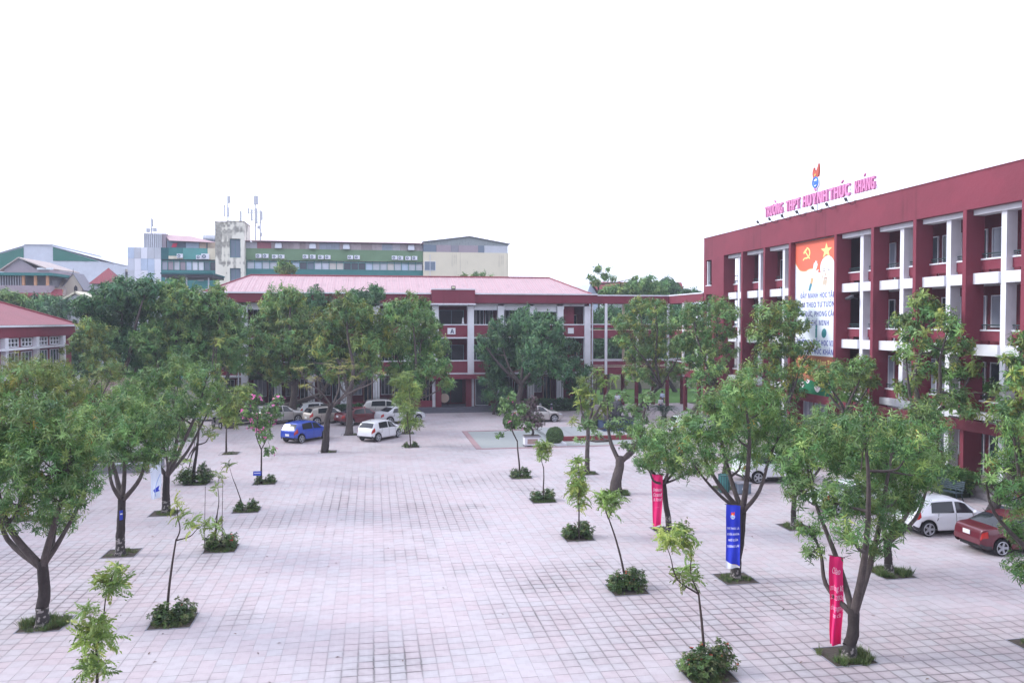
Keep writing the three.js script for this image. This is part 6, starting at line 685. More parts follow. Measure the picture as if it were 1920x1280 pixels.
function car(kind, x, d, headingDeg, paint, label, rails) {
  const P = carShape(kind), h = headingDeg * Math.PI / 180, t = thing('parked_car', label, 'car', [x, 0, d], Math.PI / 2 - h, 'cars parked on the courtyard'), H = P.H, S = P.S;
  const body = part(t, 'body', P.body, paint); part(body, 'door_seams', P.seam, trim); part(t, 'underside', P.under, M.black); for (const g of P.hand) part(body, 'door_handle', g, paint);
  for (const n of ['fw', 'rw']) for (const g of P[n]) part(t, 'side_window', g, carGlass); part(t, 'windscreen', P.ws, carGlass); part(t, 'rear_window', P.bw, carGlass);
  for (const g of P.tail) part(t, 'tail_lamp', g, lampRed); for (const g of P.head) part(t, 'headlight', g, lampClear); for (const g of P.mirror) part(t, 'wing_mirror', g, paint);
  part(t, 'rear_bumper_trim', P.skirt, trim); part(t, 'sill_trim', P.sill, kind === 'suv' ? trim : paint);
  part(t, 'number_plate', rbx(0.02, 0.16, 0.36, 0.004).translate(-H - 0.012, kind === 'sedan' ? 0.80 : 0.62, 0), plate); part(t, 'number_plate', rbx(0.02, 0.12, 0.44, 0.004).translate(H + 0.012, 0.44, 0), plate);
  for (const u of S.wheels) for (const s of [1, -1]) { const w = part(t, 'wheel', tyreGeo, tyreMat); w.position.set(u * H, P.wr, s * (S.W / 2 - 0.13)); const r = part(w, 'rim', rimGeo, alloy); r.position.z = s * 0.085; const hb = part(w, 'brake_disc', hubGeo, trim); hb.position.z = s * 0.03; }
  if (rails) for (const s of [1, -1]) part(t, 'roof_rail', limb([[-0.62, 1.57], [-0.55, 1.68], [0, 1.70], [0.08, 1.60]].map(([u, y]) => new THREE.Vector3(u * H, y, s * 0.60)), [0.02, 0.02, 0.02, 0.02], 6, 3, 1), trim);
  part(t, 'wiper', bar(new THREE.Vector3(H * 0.5, 1.0, -0.3), new THREE.Vector3(H * 0.42, 1.12, 0.3), 0.012, 4), trim); part(t, 'aerial', bar(new THREE.Vector3(-H * 0.6, S.top[7][1] - 0.02, 0), new THREE.Vector3(-H * 0.7, S.top[7][1] + 0.2, 0), 0.008, 4), trim);
  return t;
}
const white = paintOf(0.74, 0.76, 0.80), white2 = paintOf(0.68, 0.70, 0.74), silver = paintOf(0.46, 0.45, 0.44, 1), beigeP = paintOf(0.48, 0.44, 0.40, 1), red = paintOf(0.105, 0.005, 0.016), darkred = paintOf(0.13, 0.008, 0.016), blue = paintOf(0.015, 0.06, 0.42), blackP = paintOf(0.012, 0.012, 0.016);
car('hatch', -4.9, 60.6, 38, blue, 'bright blue hatchback showing its tail beside the leaning tree'); car('hatch', 0.55, 60.3, 38, white, 'white hatchback showing its tail in front of the red sedan');
car('hatch', -4.0, 70.6, 58, beigeP, 'beige hatchback parked behind the blue one'); car('sedan', -1.0, 69.6, 60, darkred, 'dark red sedan behind the tall pale trunk'); car('sedan', 2.3, 69.9, 62, white2, 'white sedan standing behind the white hatchback'); car('suv', 1.2, 74.4, 88, silver, 'silver wagon parked sideways along the columns', true);
car('hatch', -4.8, 74.2, 75, white2, 'pale car tucked between the tree trunks by the columns'); car('suv', -8.0, 71.2, 55, silver, 'silver car half behind the pink flowers'); car('sedan', -10.9, 71.4, 60, blackP, 'black sedan behind the thin green young tree'); car('sedan', 14.2, 68.7, 90, paintOf(0.46, 0.44, 0.42, 1), 'champagne sedan seen side on before the entrance hedge');
car('suv', 21.9, 41.0, 90, white, 'white wagon with roof rails behind the wide crowned tree', true); car('sedan', 22.2, 33.6, 90, white2, 'white sedan mostly hidden behind foliage'); car('hatch', 23.55, 29.75, 90, white, 'white hatchback with red tail lamps next to the red sedan'); car('sedan', 24.55, 26.9, 90, red, 'glossy red sedan at the picture edge beside the white hatchback'); car('hatch', 24.6, 58.8, 90, white, 'far white car glimpsed through the leaves by the cycad'); car('hatch', -14.2, 74.6, 80, white2, 'pale car at the far end near the hall');

// ---------------------------------------------------------------- scooters
function scooter(x, d, turn, paint, label) {
  const t = thing('motor_scooter', label, 'scooter', [x, 0, d], turn, 'scooters parked by the entrance');
  for (const u of [-0.62, 0.62]) { const w = part(t, 'wheel', new THREE.TorusGeometry(0.23, 0.055, 8, 22), tyreMat); w.position.set(u, 0.28, 0); part(w, 'rim', merge([new THREE.TorusGeometry(0.16, 0.015, 5, 18), new THREE.CylinderGeometry(0.05, 0.05, 0.1, 8).rotateX(Math.PI / 2)]), alloy); }
  const side = slab([[-0.75, 0.55], [-0.2, 0.35], [0.2, 0.33], [0.42, 0.4], [0.55, 0.85], [0.45, 0.9], [0.3, 0.48], [0.0, 0.45], [-0.1, 0.72], [-0.7, 0.78]], -0.13, 0.13); part(t, 'body', side, paint); part(t, 'seat', rbx(0.66, 0.1, 0.26, 0.04).translate(-0.36, 0.82, 0), M.black);
  part(t, 'fork', [bar(new THREE.Vector3(0.62, 0.28, 0.07), new THREE.Vector3(0.45, 0.95, 0.05), 0.022), bar(new THREE.Vector3(0.62, 0.28, -0.07), new THREE.Vector3(0.45, 0.95, -0.05), 0.022)], alloy); part(t, 'handlebar', bar(new THREE.Vector3(0.4, 1.02, -0.33), new THREE.Vector3(0.4, 1.02, 0.33), 0.02), M.black); part(t, 'headlight', new THREE.SphereGeometry(0.09, 10, 8).translate(0.52, 0.95, 0), lampClear); part(t, 'front_mudguard', limb([new THREE.Vector3(0.86, 0.42, 0), new THREE.Vector3(0.62, 0.58, 0), new THREE.Vector3(0.4, 0.46, 0)], [0.05, 0.07, 0.05], 6, 4, 2), paint); part(t, 'mirror', [new THREE.SphereGeometry(0.06, 8, 6).translate(0.36, 1.22, 0.25), new THREE.SphereGeometry(0.06, 8, 6).translate(0.36, 1.22, -0.25), bar(new THREE.Vector3(0.4, 1.02, 0.2), new THREE.Vector3(0.36, 1.2, 0.25), 0.01), bar(new THREE.Vector3(0.4, 1.02, -0.2), new THREE.Vector3(0.36, 1.2, -0.25), 0.01)], M.black); part(t, 'tail_lamp', rbx(0.05, 0.08, 0.14, 0.01).translate(-0.78, 0.66, 0), lampRed);
}
scooter(14.2, 73.6, 0.5, blackP, 'black scooter with shiny mirrors behind the champagne sedan'); scooter(16.6, 73.4, 1.35, paintOf(0.03, 0.04, 0.10), 'dark blue scooter seen from behind by the hedge'); scooter(15.4, 73.9, 0.9, paintOf(0.3, 0.3, 0.32, 1), 'grey scooter between the two dark ones'); scooter(-12.6, 68.6, 2.2, blackP, 'dark scooter standing alone past the black sedan');

// ---------------------------------------------------------------- writing: roof sign, poster, banners, block letter
const font = await new FontLoader().loadAsync('fonts/droid/droid_sans_bold.typeface.json');
function canvasTex(w, h, draw) { const cv = document.createElement('canvas'); cv.width = w; cv.height = h; const c = cv.getContext('2d'); draw(c, w, h); const t = new THREE.CanvasTexture(cv); t.colorSpace = THREE.SRGBColorSpace; return t; }
// capitals with their tone marks: the letter from the font, the marks drawn as strokes
function vtext(c, str, cx, y, px, wmax, style = 'bold', fam = 'sans-serif') {
  c.font = `${style} ${px}px ${fam}`; c.textAlign = 'left'; const L = [...str].map((ch) => { if (ch === 'Đ') return ['D', 'bar']; if (ch === 'đ') return ['d', 'bar']; const n = ch.normalize('NFD'); return [n[0], n.slice(1)]; });
  const W = L.map(([b]) => c.measureText(b).width), tot = W.reduce((a, b) => a + b, 0), k = Math.min(1, wmax / tot); c.save(); c.translate(cx - tot * k / 2, y); c.scale(k, 1); c.lineCap = 'butt'; c.lineWidth = px * 0.10; c.strokeStyle = c.fillStyle; let x = 0;
  L.forEach(([b, m], i) => { const w = W[i], up = b !== b.toLowerCase(), h = up ? 0.72 * px : 0.55 * px, mx = x + w / 2; c.fillText(b, x, 0); const ln = (...p) => { c.beginPath(); c.moveTo(p[0], p[1]); for (let q = 2; q < p.length; q += 2) c.lineTo(p[q], p[q + 1]); c.stroke(); }; let top = h + px * 0.06;
    if (m === 'bar') ln(x - 0.02 * px, -h * (up ? 0.5 : 1.12), x + w * 0.5, -h * (up ? 0.5 : 1.12)); else for (const ch of m) { const u = ch.codePointAt(0), d = 0.13 * px; if (u === 0x302) { ln(mx - d, -top, mx, -top - 0.12 * px, mx + d, -top); top += 0.15 * px; } else if (u === 0x306) { c.beginPath(); c.arc(mx, -top - 0.08 * px, d * 0.9, 0.3, 2.84); c.stroke(); top += 0.12 * px; } else if (u === 0x31b) ln(x + w * 0.92, -h * 0.9, x + w * 1.04, -h * 1.0, x + w * 1.04, -h * 1.14); }
    if (m !== 'bar') for (const ch of m) { const u = ch.codePointAt(0), d = 0.11 * px; if (u === 0x301) ln(mx - d * 0.6, -top, mx + d, -top - 0.14 * px); else if (u === 0x300) ln(mx + d * 0.6, -top, mx - d, -top - 0.14 * px); else if (u === 0x309) ln(mx - d * 0.6, -top - 0.16 * px, mx + d * 0.5, -top - 0.13 * px, mx, -top); else if (u === 0x303) ln(mx - d, -top, mx - d * 0.3, -top - 0.08 * px, mx + d * 0.3, -top, mx + d, -top - 0.08 * px); else if (u === 0x323) c.fillRect(mx - 0.06 * px, 0.08 * px, 0.12 * px, 0.11 * px); }
    x += w; }); c.restore();
}
{
  const t = thing('rooftop_letter_sign', 'row of raised pink letters along the parapet of the finned building', 'sign', [30.0, 16.36, 51]), face = std(lin(0.62, 0.22, 0.42), { roughness: 0.5 }), side = std(lin(0.36, 0.08, 0.17), { roughness: 0.6 });
  // words start where they stand on the parapet; marks above the vowels are little blocks of their own
  const words = [['TRUONG', 57.65, 54.95, { 2: 'horn', 3: 'horn grave' }], ['THPT', 54.5, 52.55, {}], ['HUYNH', 52.15, 49.05, { 2: 'grave' }], ['THUC', 48.85, 46.5, { 2: 'acute' }], ['KHANG', 46.0, 43.95, { 2: 'acute' }]];
  for (const [w, d0, d1, marks] of words) {
    const geos = [...w].map((c) => { const g = new TextGeometry(c, { font, size: 0.78 / 0.714 * 0.714, depth: 0.14, curveSegments: 4, bevelEnabled: true, bevelSize: 0.012, bevelThickness: 0.01, bevelSegments: 1 }); g.computeBoundingBox(); return g; }), gap = 0.07, wid = geos.map((g) => g.boundingBox.max.x - g.boundingBox.min.x), tot = wid.reduce((a, b) => a + b, 0) + gap * (w.length - 1), s = (d0 - d1) / tot; let x = 0;
    geos.forEach((g, i) => { const lw = wid[i]; g.translate(x - g.boundingBox.min.x, 0, 0); const add = []; const cx = x + lw / 2;
      if ((marks[i] || '').includes('horn')) add.push(rbx(0.12, 0.2, 0.14, 0.02).translate(x + lw + 0.02, 0.74, 0.07)); if ((marks[i] || '').includes('grave')) add.push(rbx(0.26, 0.1, 0.14, 0.02).rotateZ(-0.6).translate(cx, 1.0, 0.07)); if ((marks[i] || '').includes('acute')) add.push(rbx(0.26, 0.1, 0.14, 0.02).rotateZ(0.6).translate(cx, 1.0, 0.07));
      const q = merge([g, ...add]); q.scale(s, 1, 1); q.rotateY(-Math.PI / 2); q.translate(0, 0.42, 51 - d0); const m = new THREE.Mesh(q, face); m.name = 'letter'; m.castShadow = m.receiveShadow = true; t.add(m); x += lw + gap; });
    for (const k of [0.1, 0.5, 0.9]) { const z = 51 - lerp(d0, d1, k); part(t, 'stand', [bar(new THREE.Vector3(0.05, 0, z), new THREE.Vector3(0.05, 1.15, z), 0.018, 5), bar(new THREE.Vector3(0.45, 0.0, z), new THREE.Vector3(0.05, 0.9, z), 0.015, 5)], M.metal); }
    part(t, 'rail', [bar(new THREE.Vector3(0.08, 0.5, 51 - d0), new THREE.Vector3(0.08, 0.5, 51 - d1), 0.015, 4), bar(new THREE.Vector3(0.08, 1.1, 51 - d0), new THREE.Vector3(0.08, 1.1, 51 - d1), 0.015, 4)], M.metal);
  }
}
function emblem(c, x, y, r) {   // ring with a flame above, open book inside
  c.fillStyle = '#e9eef8'; c.beginPath(); c.arc(x, y, r, 0, 7); c.fill(); c.lineWidth = r * 0.2; c.strokeStyle = '#2f74d0'; c.beginPath(); c.arc(x, y, r * 0.72, 0, 7); c.stroke(); c.fillStyle = '#3b86dc'; c.fillRect(x - r * 0.45, y - r * 0.2, r * 0.4, r * 0.55); c.fillRect(x + r * 0.05, y - r * 0.2, r * 0.4, r * 0.55);
  c.fillStyle = '#e0382a'; c.beginPath(); c.moveTo(x - r * 0.8, y - r * 0.6); c.quadraticCurveTo(x - r, y - r * 1.6, x - r * 0.2, y - r * 1.9); c.quadraticCurveTo(x - r * 0.2, y - r * 1.5, x, y - r * 1.4); c.quadraticCurveTo(x + r * 0.5, y - r * 1.9, x + r * 0.7, y - r * 2.1); c.quadraticCurveTo(x + r, y - r * 1.3, x + r * 0.7, y - r * 0.6); c.closePath(); c.fill(); c.fillStyle = '#f3c53a'; c.beginPath(); c.arc(x, y - r, r * 0.25, 0, 7); c.fill();
}
{
  const t = thing('roof_emblem', 'round blue and white emblem topped by a flame above the roof letters', 'emblem', [30.1, 16.36, 50.8]), blueM = std(lin(0.06, 0.20, 0.62)), whiteM = std(lin(0.75, 0.78, 0.86)), flameM = std(lin(0.48, 0.10, 0.07)), goldM = std(lin(0.6, 0.42, 0.1));
  const E = (g) => g.rotateY(-Math.PI / 2);
  part(t, 'disc', E(new THREE.CylinderGeometry(0.46, 0.46, 0.1, 36).rotateX(Math.PI / 2).translate(0, 1.95, 0)), whiteM); part(t, 'ring', E(new THREE.TorusGeometry(0.33, 0.06, 8, 36).translate(0, 1.95, 0.06)), blueM); part(t, 'book', E(merge([rbx(0.17, 0.26, 0.06, 0.01).translate(-0.1, 1.92, 0.06), rbx(0.17, 0.26, 0.06, 0.01).translate(0.1, 1.92, 0.06)])), blueM);
  const s = new THREE.Shape(); s.moveTo(-0.3, 2.28); s.quadraticCurveTo(-0.5, 2.7, -0.22, 2.98); s.quadraticCurveTo(-0.2, 2.72, -0.02, 2.66); s.quadraticCurveTo(0.2, 2.8, 0.34, 3.16); s.quadraticCurveTo(0.46, 2.6, 0.28, 2.28); s.closePath(); part(t, 'flame', E(new THREE.ExtrudeGeometry(s, { depth: 0.1, bevelEnabled: true, bevelSize: 0.02, bevelThickness: 0.02, bevelSegments: 2 }).translate(0, 0, -0.05)), flameM); part(t, 'star', E(new THREE.CylinderGeometry(0.1, 0.1, 0.06, 5).rotateX(Math.PI / 2).translate(0, 2.45, 0.08)), goldM); part(t, 'stand', bar(new THREE.Vector3(0.1, 0, 0), new THREE.Vector3(0.1, 1.6, 0), 0.03, 6), M.metal);
}
[57.7, 55.85, 54.0, 51.95, 49.9, 48.2, 46.05].forEach((d, i) => { const t = thing('roof_floodlight', `${ORD[i]} parapet floodlight below the roof letters, counted from the far end`, 'floodlight', [30, 16.36, d], 0, 'floodlights along the parapet'); part(t, 'arm', limb([new THREE.Vector3(0.1, -0.02, 0), new THREE.Vector3(-0.25, -0.25, 0), new THREE.Vector3(-0.65, 0.0, 0)], [0.022, 0.022, 0.022], 5, 4, 1), M.dark); part(t, 'lamp_head', rbx(0.09, 0.22, 0.22, 0.02).rotateZ(0.5).translate(-0.68, 0.06, 0), M.dark); part(t, 'lens', rbx(0.012, 0.17, 0.17, 0.004).rotateZ(0.5).translate(-0.628, 0.035, 0), M.glassPale); part(t, 'base_plate', bx(-0.06, 0.2, 0.002, 0.03, -0.1, 0.1), M.metal); });
// wall lamps lower on the fins
for (const [d, y, l] of [[59.3, 9.9, 'dark floodlight on the white column beside the flat bay'], [46.6, 10.2, 'dark floodlight on the white column next to the poster']]) { const t = thing('wall_floodlight', l, 'floodlight', [30.5, y, d], 0, 'floodlights on the columns'); part(t, 'arm', bar(new THREE.Vector3(0.08, 0, 0), new THREE.Vector3(-0.4, 0.1, 0), 0.03), M.dark); part(t, 'lamp_head', rbx(0.4, 0.12, 0.45, 0.03).rotateZ(0.5).translate(-0.5, 0.1, 0), M.dark); part(t, 'lens', rbx(0.32, 0.01, 0.36, 0.004).rotateZ(0.5).translate(-0.47, 0.03, 0), M.glassPale); }
{ const t = thing('entrance_floodlight', 'square floodlight on top of the entrance bay parapet', 'floodlight', [7.7, 11.9, 77.0]); part(t, 'lamp_head', rbx(0.4, 0.34, 0.16, 0.03).translate(0, 0.1, 0.14), M.dark); part(t, 'lens', rbx(0.28, 0.2, 0.02, 0.006).translate(0, 0.12, 0.23), std(lin(0.6, 0.6, 0.4), { roughness: 0.2 })); part(t, 'bracket', bx(-0.05, 0.05, 0, 0.1, -0.12, 0.1), M.dark); }
{ const t = thing('block_letter_panel', 'white panel lettered A on the entrance bay', 'sign', [7.72, 7.5, 77.97]); part(t, 'panel', bx(-0.5, 0.28, 0, 0.62, -0.04, 0), M.white); part(t, 'letter', new TextGeometry('A', { font, size: 0.4, depth: 0.02, curveSegments: 3 }).translate(-0.22, 0.1, 0.041), std(lin(0.02, 0.02, 0.09))); }
{ const t = thing('small_notice', 'blank white notice on the red parapet by the end column', 'sign', [19.6, 7.55, 77.97]); part(t, 'panel', bx(-0.3, 0.3, 0, 0.55, -0.04, 0), M.white); part(t, 'frame', [bx(-0.32, 0.32, -0.02, 0, -0.05, 0), bx(-0.32, 0.32, 0.55, 0.57, -0.05, 0)], M.metal); }
airCon(-9.6, 4.0, 77.95, 'air conditioner unit on the red parapet above the creeper', 0.95); airCon(19.9, 4.75, 77.9, 'air conditioner unit beside the end column of the middle building', 0.95);
// poster between the fins
{
  const W = 1024, Hh = 1984, tex = canvasTex(W, Hh, (c) => {
    c.fillStyle = '#dfe7f3'; c.fillRect(0, 0, W, Hh); c.save(); c.scale(1, 0.77);
    c.fillStyle = '#dc6a50'; c.beginPath(); c.moveTo(0, 0); c.lineTo(W, 0); c.lineTo(W, 440); c.quadraticCurveTo(900, 420, 800, 560); c.quadraticCurveTo(620, 580, 500, 500); c.quadraticCurveTo(400, 420, 270, 490); c.quadraticCurveTo(120, 500, 70, 420); c.lineTo(0, 330); c.closePath(); c.fill(); c.strokeStyle = 'rgba(232,170,110,0.9)'; c.lineWidth = 16; c.beginPath(); c.moveTo(0, 336); c.lineTo(70, 426); c.quadraticCurveTo(120, 506, 270, 496); c.quadraticCurveTo(400, 428, 500, 506); c.stroke();
    // crossed tools and a star
    c.strokeStyle = '#e8df8a'; c.lineCap = 'round'; c.lineWidth = 24; c.beginPath(); c.arc(265, 190, 86, -1.35, 1.75); c.stroke(); c.lineWidth = 22; c.beginPath(); c.moveTo(345, 285); c.lineTo(240, 160); c.stroke(); c.lineWidth = 36; c.beginPath(); c.moveTo(215, 180); c.lineTo(268, 132); c.stroke(); c.lineWidth = 22; c.beginPath(); c.moveTo(225, 275); c.lineTo(196, 300); c.stroke();
    c.fillStyle = '#ebe28c'; c.beginPath(); for (let i = 0; i < 10; i++) { const q = -Math.PI / 2 + i * Math.PI / 5, r = i % 2 ? 50 : 130; c.lineTo(735 + r * Math.cos(q), 200 + r * Math.sin(q)); } c.fill();
    // plain pale figure raising a hand
    c.fillStyle = '#e3ebf5'; c.beginPath(); c.moveTo(360, 870); c.quadraticCurveTo(520, 760, 640, 720); c.lineTo(900, 720); c.quadraticCurveTo(1000, 740, W, 800); c.lineTo(W, 870); c.fill(); c.beginPath(); c.ellipse(760, 470, 158, 185, 0.05, 0, 7); c.fill(); c.beginPath(); c.ellipse(745, 590, 124, 150, 0.1, 0, 7); c.fill(); c.beginPath(); c.ellipse(905, 520, 26, 60, 0.1, 0, 7); c.fill();
    c.save(); c.translate(455, 520); c.rotate(0.3); c.fillStyle = '#e6e6e8'; c.beginPath(); c.ellipse(0, 10, 46, 110, 0, 0, 7); c.fill(); for (const [x, y, l, t] of [[-30, -90, 62, -0.1], [-10, -118, 74, -0.03], [12, -116, 72, 0.04], [33, -92, 60, 0.12]]) { c.save(); c.translate(x, y); c.rotate(t); c.beginPath(); c.ellipse(0, 0, 12, l, 0, 0, 7); c.fill(); c.restore(); } c.save(); c.translate(58, -16); c.rotate(0.75); c.beginPath(); c.ellipse(0, 0, 13, 62, 0, 0, 7); c.fill(); c.restore(); c.fillStyle = '#c8a77c'; c.beginPath(); c.moveTo(-38, 110); c.lineTo(30, 105); c.lineTo(26, 205); c.lineTo(-26, 215); c.fill(); c.fillStyle = '#3d7f90'; c.beginPath(); c.moveTo(-30, 205); c.lineTo(24, 200); c.lineTo(14, 330); c.lineTo(-34, 320); c.fill(); c.restore();
    c.fillStyle = '#9a8f8a'; for (const x of [690, 790]) { c.beginPath(); c.ellipse(x, 520, 30, 10, 0.1, 0, 7); c.fill(); c.beginPath(); c.ellipse(x - 4, 492, 36, 7, -0.12, 0, 7); c.fill(); } c.fillStyle = '#bda68f'; c.beginPath(); c.ellipse(722, 580, 14, 36, 0.15, 0, 7); c.fill(); c.fillStyle = '#a9806e'; c.beginPath(); c.ellipse(728, 640, 42, 12, 0.05, 0, 7); c.fill(); c.fillStyle = 'rgba(180,150,110,0.6)'; for (const [x, y, rx, ry] of [[690, 700, 30, 60], [735, 710, 26, 60], [650, 620, 16, 50]]) { c.beginPath(); c.ellipse(x, y, rx, ry, 0.25, 0, 7); c.fill(); }
    c.restore(); c.textAlign = 'center'; c.fillStyle = '#252a86'; const line = (s, y, px, wmax) => vtext(c, s, W / 2 + 20, y, px, wmax);
    line('ĐẨY MẠNH HỌC TẬP', 735, 92, 800); line('LÀM THEO TƯ TƯỞNG', 852, 92, 940); line('ĐẠO ĐỨC, PHONG CÁCH', 968, 92, 940); line('HỒ CHÍ MINH', 1082, 92, 560); c.fillStyle = '#2c7f86'; c.fillRect(500, 1120, 44, 120); c.beginPath(); c.arc(524, 1100, 22, 0, 7); c.fill(); c.beginPath(); c.ellipse(700, 1180, 54, 60, 0.6, 0, 7); c.fill();
    c.fillStyle = '#3a45a8'; line('TRƯỜNG QUỐC HỌC VINH', 1335, 92, 960); line('HUỲNH THÚC KHÁNG', 1445, 92, 900);
    c.fillStyle = '#a8694e'; c.fillRect(0, 1470, W, Hh - 1470); c.fillStyle = '#e6dd86'; const gold = (s, y) => vtext(c, s, W / 2, y, 88, 900); gold('Đoàn Kết - Sáng Tạo', 1580); gold('Hội Nhập - Phát Triển', 1710);
    c.fillStyle = '#1f7a56'; c.fillRect(0, 1830, W, Hh - 1830); for (let i = 0; i < 9; i++) { c.beginPath(); c.ellipse(60 + i * 115, 1830 + (i % 3) * 10, 90, 44, 0, 0, 7); c.fill(); }
    for (const [x, y, s] of [[200, 1890, 1.2], [330, 1830, 1], [560, 1920, 1.5], [760, 1850, 1.4], [900, 1900, 1], [90, 1930, 0.9]]) for (let k = 0; k < 5; k++) { c.save(); c.translate(x, y); c.rotate((k - 2) * 0.45); c.fillStyle = k % 2 ? '#e9c6dc' : '#f5eef5'; c.beginPath(); c.ellipse(0, -26 * s, 13 * s, 34 * s, 0, 0, 7); c.fill(); c.restore(); }
  });
  const t = thing('slogan_poster', 'tall printed poster with a waving figure and blue slogan between the fins', 'poster', [30.4, 3.55, 51.17]), g = new THREE.PlaneGeometry(5.6, 10.85).rotateY(-Math.PI / 2).translate(-0.002, 5.44, 0);
  part(t, 'print', g, std(0xffffff, { map: tex, roughness: 0.55 })); part(t, 'edge_batten', [bx(-0.03, 0.015, -0.04, 0, -2.85, 2.85), bx(-0.03, 0.015, 10.87, 10.91, -2.85, 2.85)], M.metal);
}
// hanging banners: limp cloth tied to the trunks
function banner(x, y, d, w, h, turn, tex, label, sway = 0.06, taper = 1) {
  const t = thing('hanging_banner', label, 'banner', [x, y, d], turn, 'cloth banners tied to the trees'), g = new THREE.PlaneGeometry(w, h, 14, 30).translate(0, -h / 2, 0), p = g.attributes.position;
  for (let i = 0; i < p.count; i++) { const px = p.getX(i), v = -p.getY(i) / h; p.setXYZ(i, px * lerp(1, taper, v * v), p.getY(i) + 0.05 * v * Math.sin(px * 5), sway * Math.sin(px * 9 / w + v * 2.4) * (0.3 + v) + 0.04 * Math.sin(v * 9)); } g.computeVertexNormals();
  part(t, 'cloth', g, new THREE.MeshPhysicalMaterial({ color: 0xffffff, map: tex, roughness: 0.8, transmission: 0.12, thickness: 0 })); part(t, 'top_rod', bar(new THREE.Vector3(-w / 2 - 0.05, 0, 0), new THREE.Vector3(w / 2 + 0.05, 0, 0), 0.012, 6), M.stem); part(t, 'cord', bar(new THREE.Vector3(w / 2, 0, 0), new THREE.Vector3(w / 2 + 0.2, 0.1, 0), 0.006, 4), M.dark);
}
const pinkTex = (lines) => canvasTex(256, 768, (c, w, h) => { c.fillStyle = '#e0186f'; c.fillRect(0, 0, w, h); c.fillStyle = '#f4e9f2'; c.textAlign = 'center'; lines.forEach(([s, y, px]) => { vtext(c, s, w / 2, y, px, 240, 'italic', 'serif'); }); });
const blueTex = canvasTex(256, 1024, (c, w, h) => { c.fillStyle = '#1c33c4'; c.fillRect(0, 0, w, h); emblem(c, w / 2 - 4, 190, 40); c.fillStyle = '#eef0fb'; c.textAlign = 'center'; ['TRI THỨC LÀ', 'CHÌA KHÓA', 'MỞ CỬA', 'TƯƠNG LAI'].forEach((s, i) => vtext(c, s, w / 2, 400 + i * 96, 46, 220)); c.fillStyle = '#e9edf6'; c.beginPath(); c.moveTo(0, 890); c.quadraticCurveTo(70, 940, 130, 950); c.quadraticCurveTo(190, 970, 256, 1010); c.lineTo(256, 1024); c.lineTo(0, 1024); c.fill(); c.strokeStyle = '#d9a23a'; c.lineWidth = 6; c.beginPath(); c.moveTo(120, 950); c.quadraticCurveTo(190, 970, 256, 1006); c.stroke(); });
const paleTex = canvasTex(256, 1024, (c, w, h) => { c.fillStyle = '#dfe8f6'; c.fillRect(0, 0, w, h); c.fillStyle = '#2a3fc0'; c.beginPath(); c.moveTo(60, 800); c.lineTo(210, 700); c.lineTo(190, 800); c.lineTo(230, 840); c.lineTo(120, 860); c.fill(); c.strokeStyle = '#9fb6e6'; c.lineWidth = 16; c.beginPath(); c.moveTo(230, 400); c.quadraticCurveTo(90, 700, 140, 960); c.stroke(); });
banner(11.66, 2.42, 31.6, 0.46, 2.15, -0.55, pinkTex([['Debate', 250, 62], ['Grand', 330, 70], ['& Final', 400, 60], ['— — —', 500, 26]]), 'pink banner with white script on the round topped tree', 0.03, 0.72);
banner(11.95, 2.62, 25.1, 0.46, 2.15, -0.55, blueTex, 'blue banner with an emblem and white capitals on the wide crowned tree', 0.03);
banner(12.0, 2.62, 19.1, 0.34, 2.35, -0.9, pinkTex([['Chào', 150, 70], ['mừng kỉ', 300, 64], ['26.3.2024', 380, 56], ['chúng ngọng', 470, 54], ['năm cũ', 530, 44]]), 'pink banner with flowing script on the split trunk', 0.08);
banner(-9.75, 2.56, 38.5, 0.5, 1.85, -0.2, paleTex, 'pale blue and white banner on the smooth trunk', 0.04, 0.9);
{ const t = thing('trunk_tag', 'small blue tag nailed to a trunk', 'tag', [-9.28, 1.55, 31.78]); part(t, 'plate', rbx(0.13, 0.36, 0.015, 0.005).rotateY(0.8), M.blue); part(t, 'strip', rbx(0.09, 0.05, 0.006, 0.002).rotateY(0.8).translate(0.008, 0.05, 0.012), M.white); }
{ const t = thing('plant_sign', 'small blue name plate on a stake in the pink sapling bed', 'sign', [-6.1, 0, 44.3]); part(t, 'stake', cyl(0, 0, 0, 0.015, 0.6, 6), M.stem); part(t, 'plate', rbx(0.42, 0.24, 0.02, 0.006).rotateX(-0.3).translate(0, 0.66, 0.03), M.blue); part(t, 'strip', rbx(0.32, 0.03, 0.008, 0.002).rotateX(-0.3).translate(0, 0.68, 0.045), M.white); }
// thin canes
for (const [x, d, l] of [[-6.35, 31.9, 'cane tied beside the thin yellow leaved sapling'], [-5.75, 32.1, 'second cane of the thin yellow leaved sapling']]) { const t = thing('support_cane', l, 'cane', [x, 0, d], 0, 'canes tied to a sapling'); part(t, 'pole', limb([new THREE.Vector3(0, -0.02, 0), new THREE.Vector3(0.02, 1.3, 0), new THREE.Vector3(0.05, 2.5, 0)], [0.014, 0.012, 0.01], 5, 4, 3), M.barkPale); part(t, 'tie', new THREE.TorusGeometry(0.03, 0.008, 5, 10).rotateX(1.5).translate(0.03, 1.9, 0), M.offwhite); }

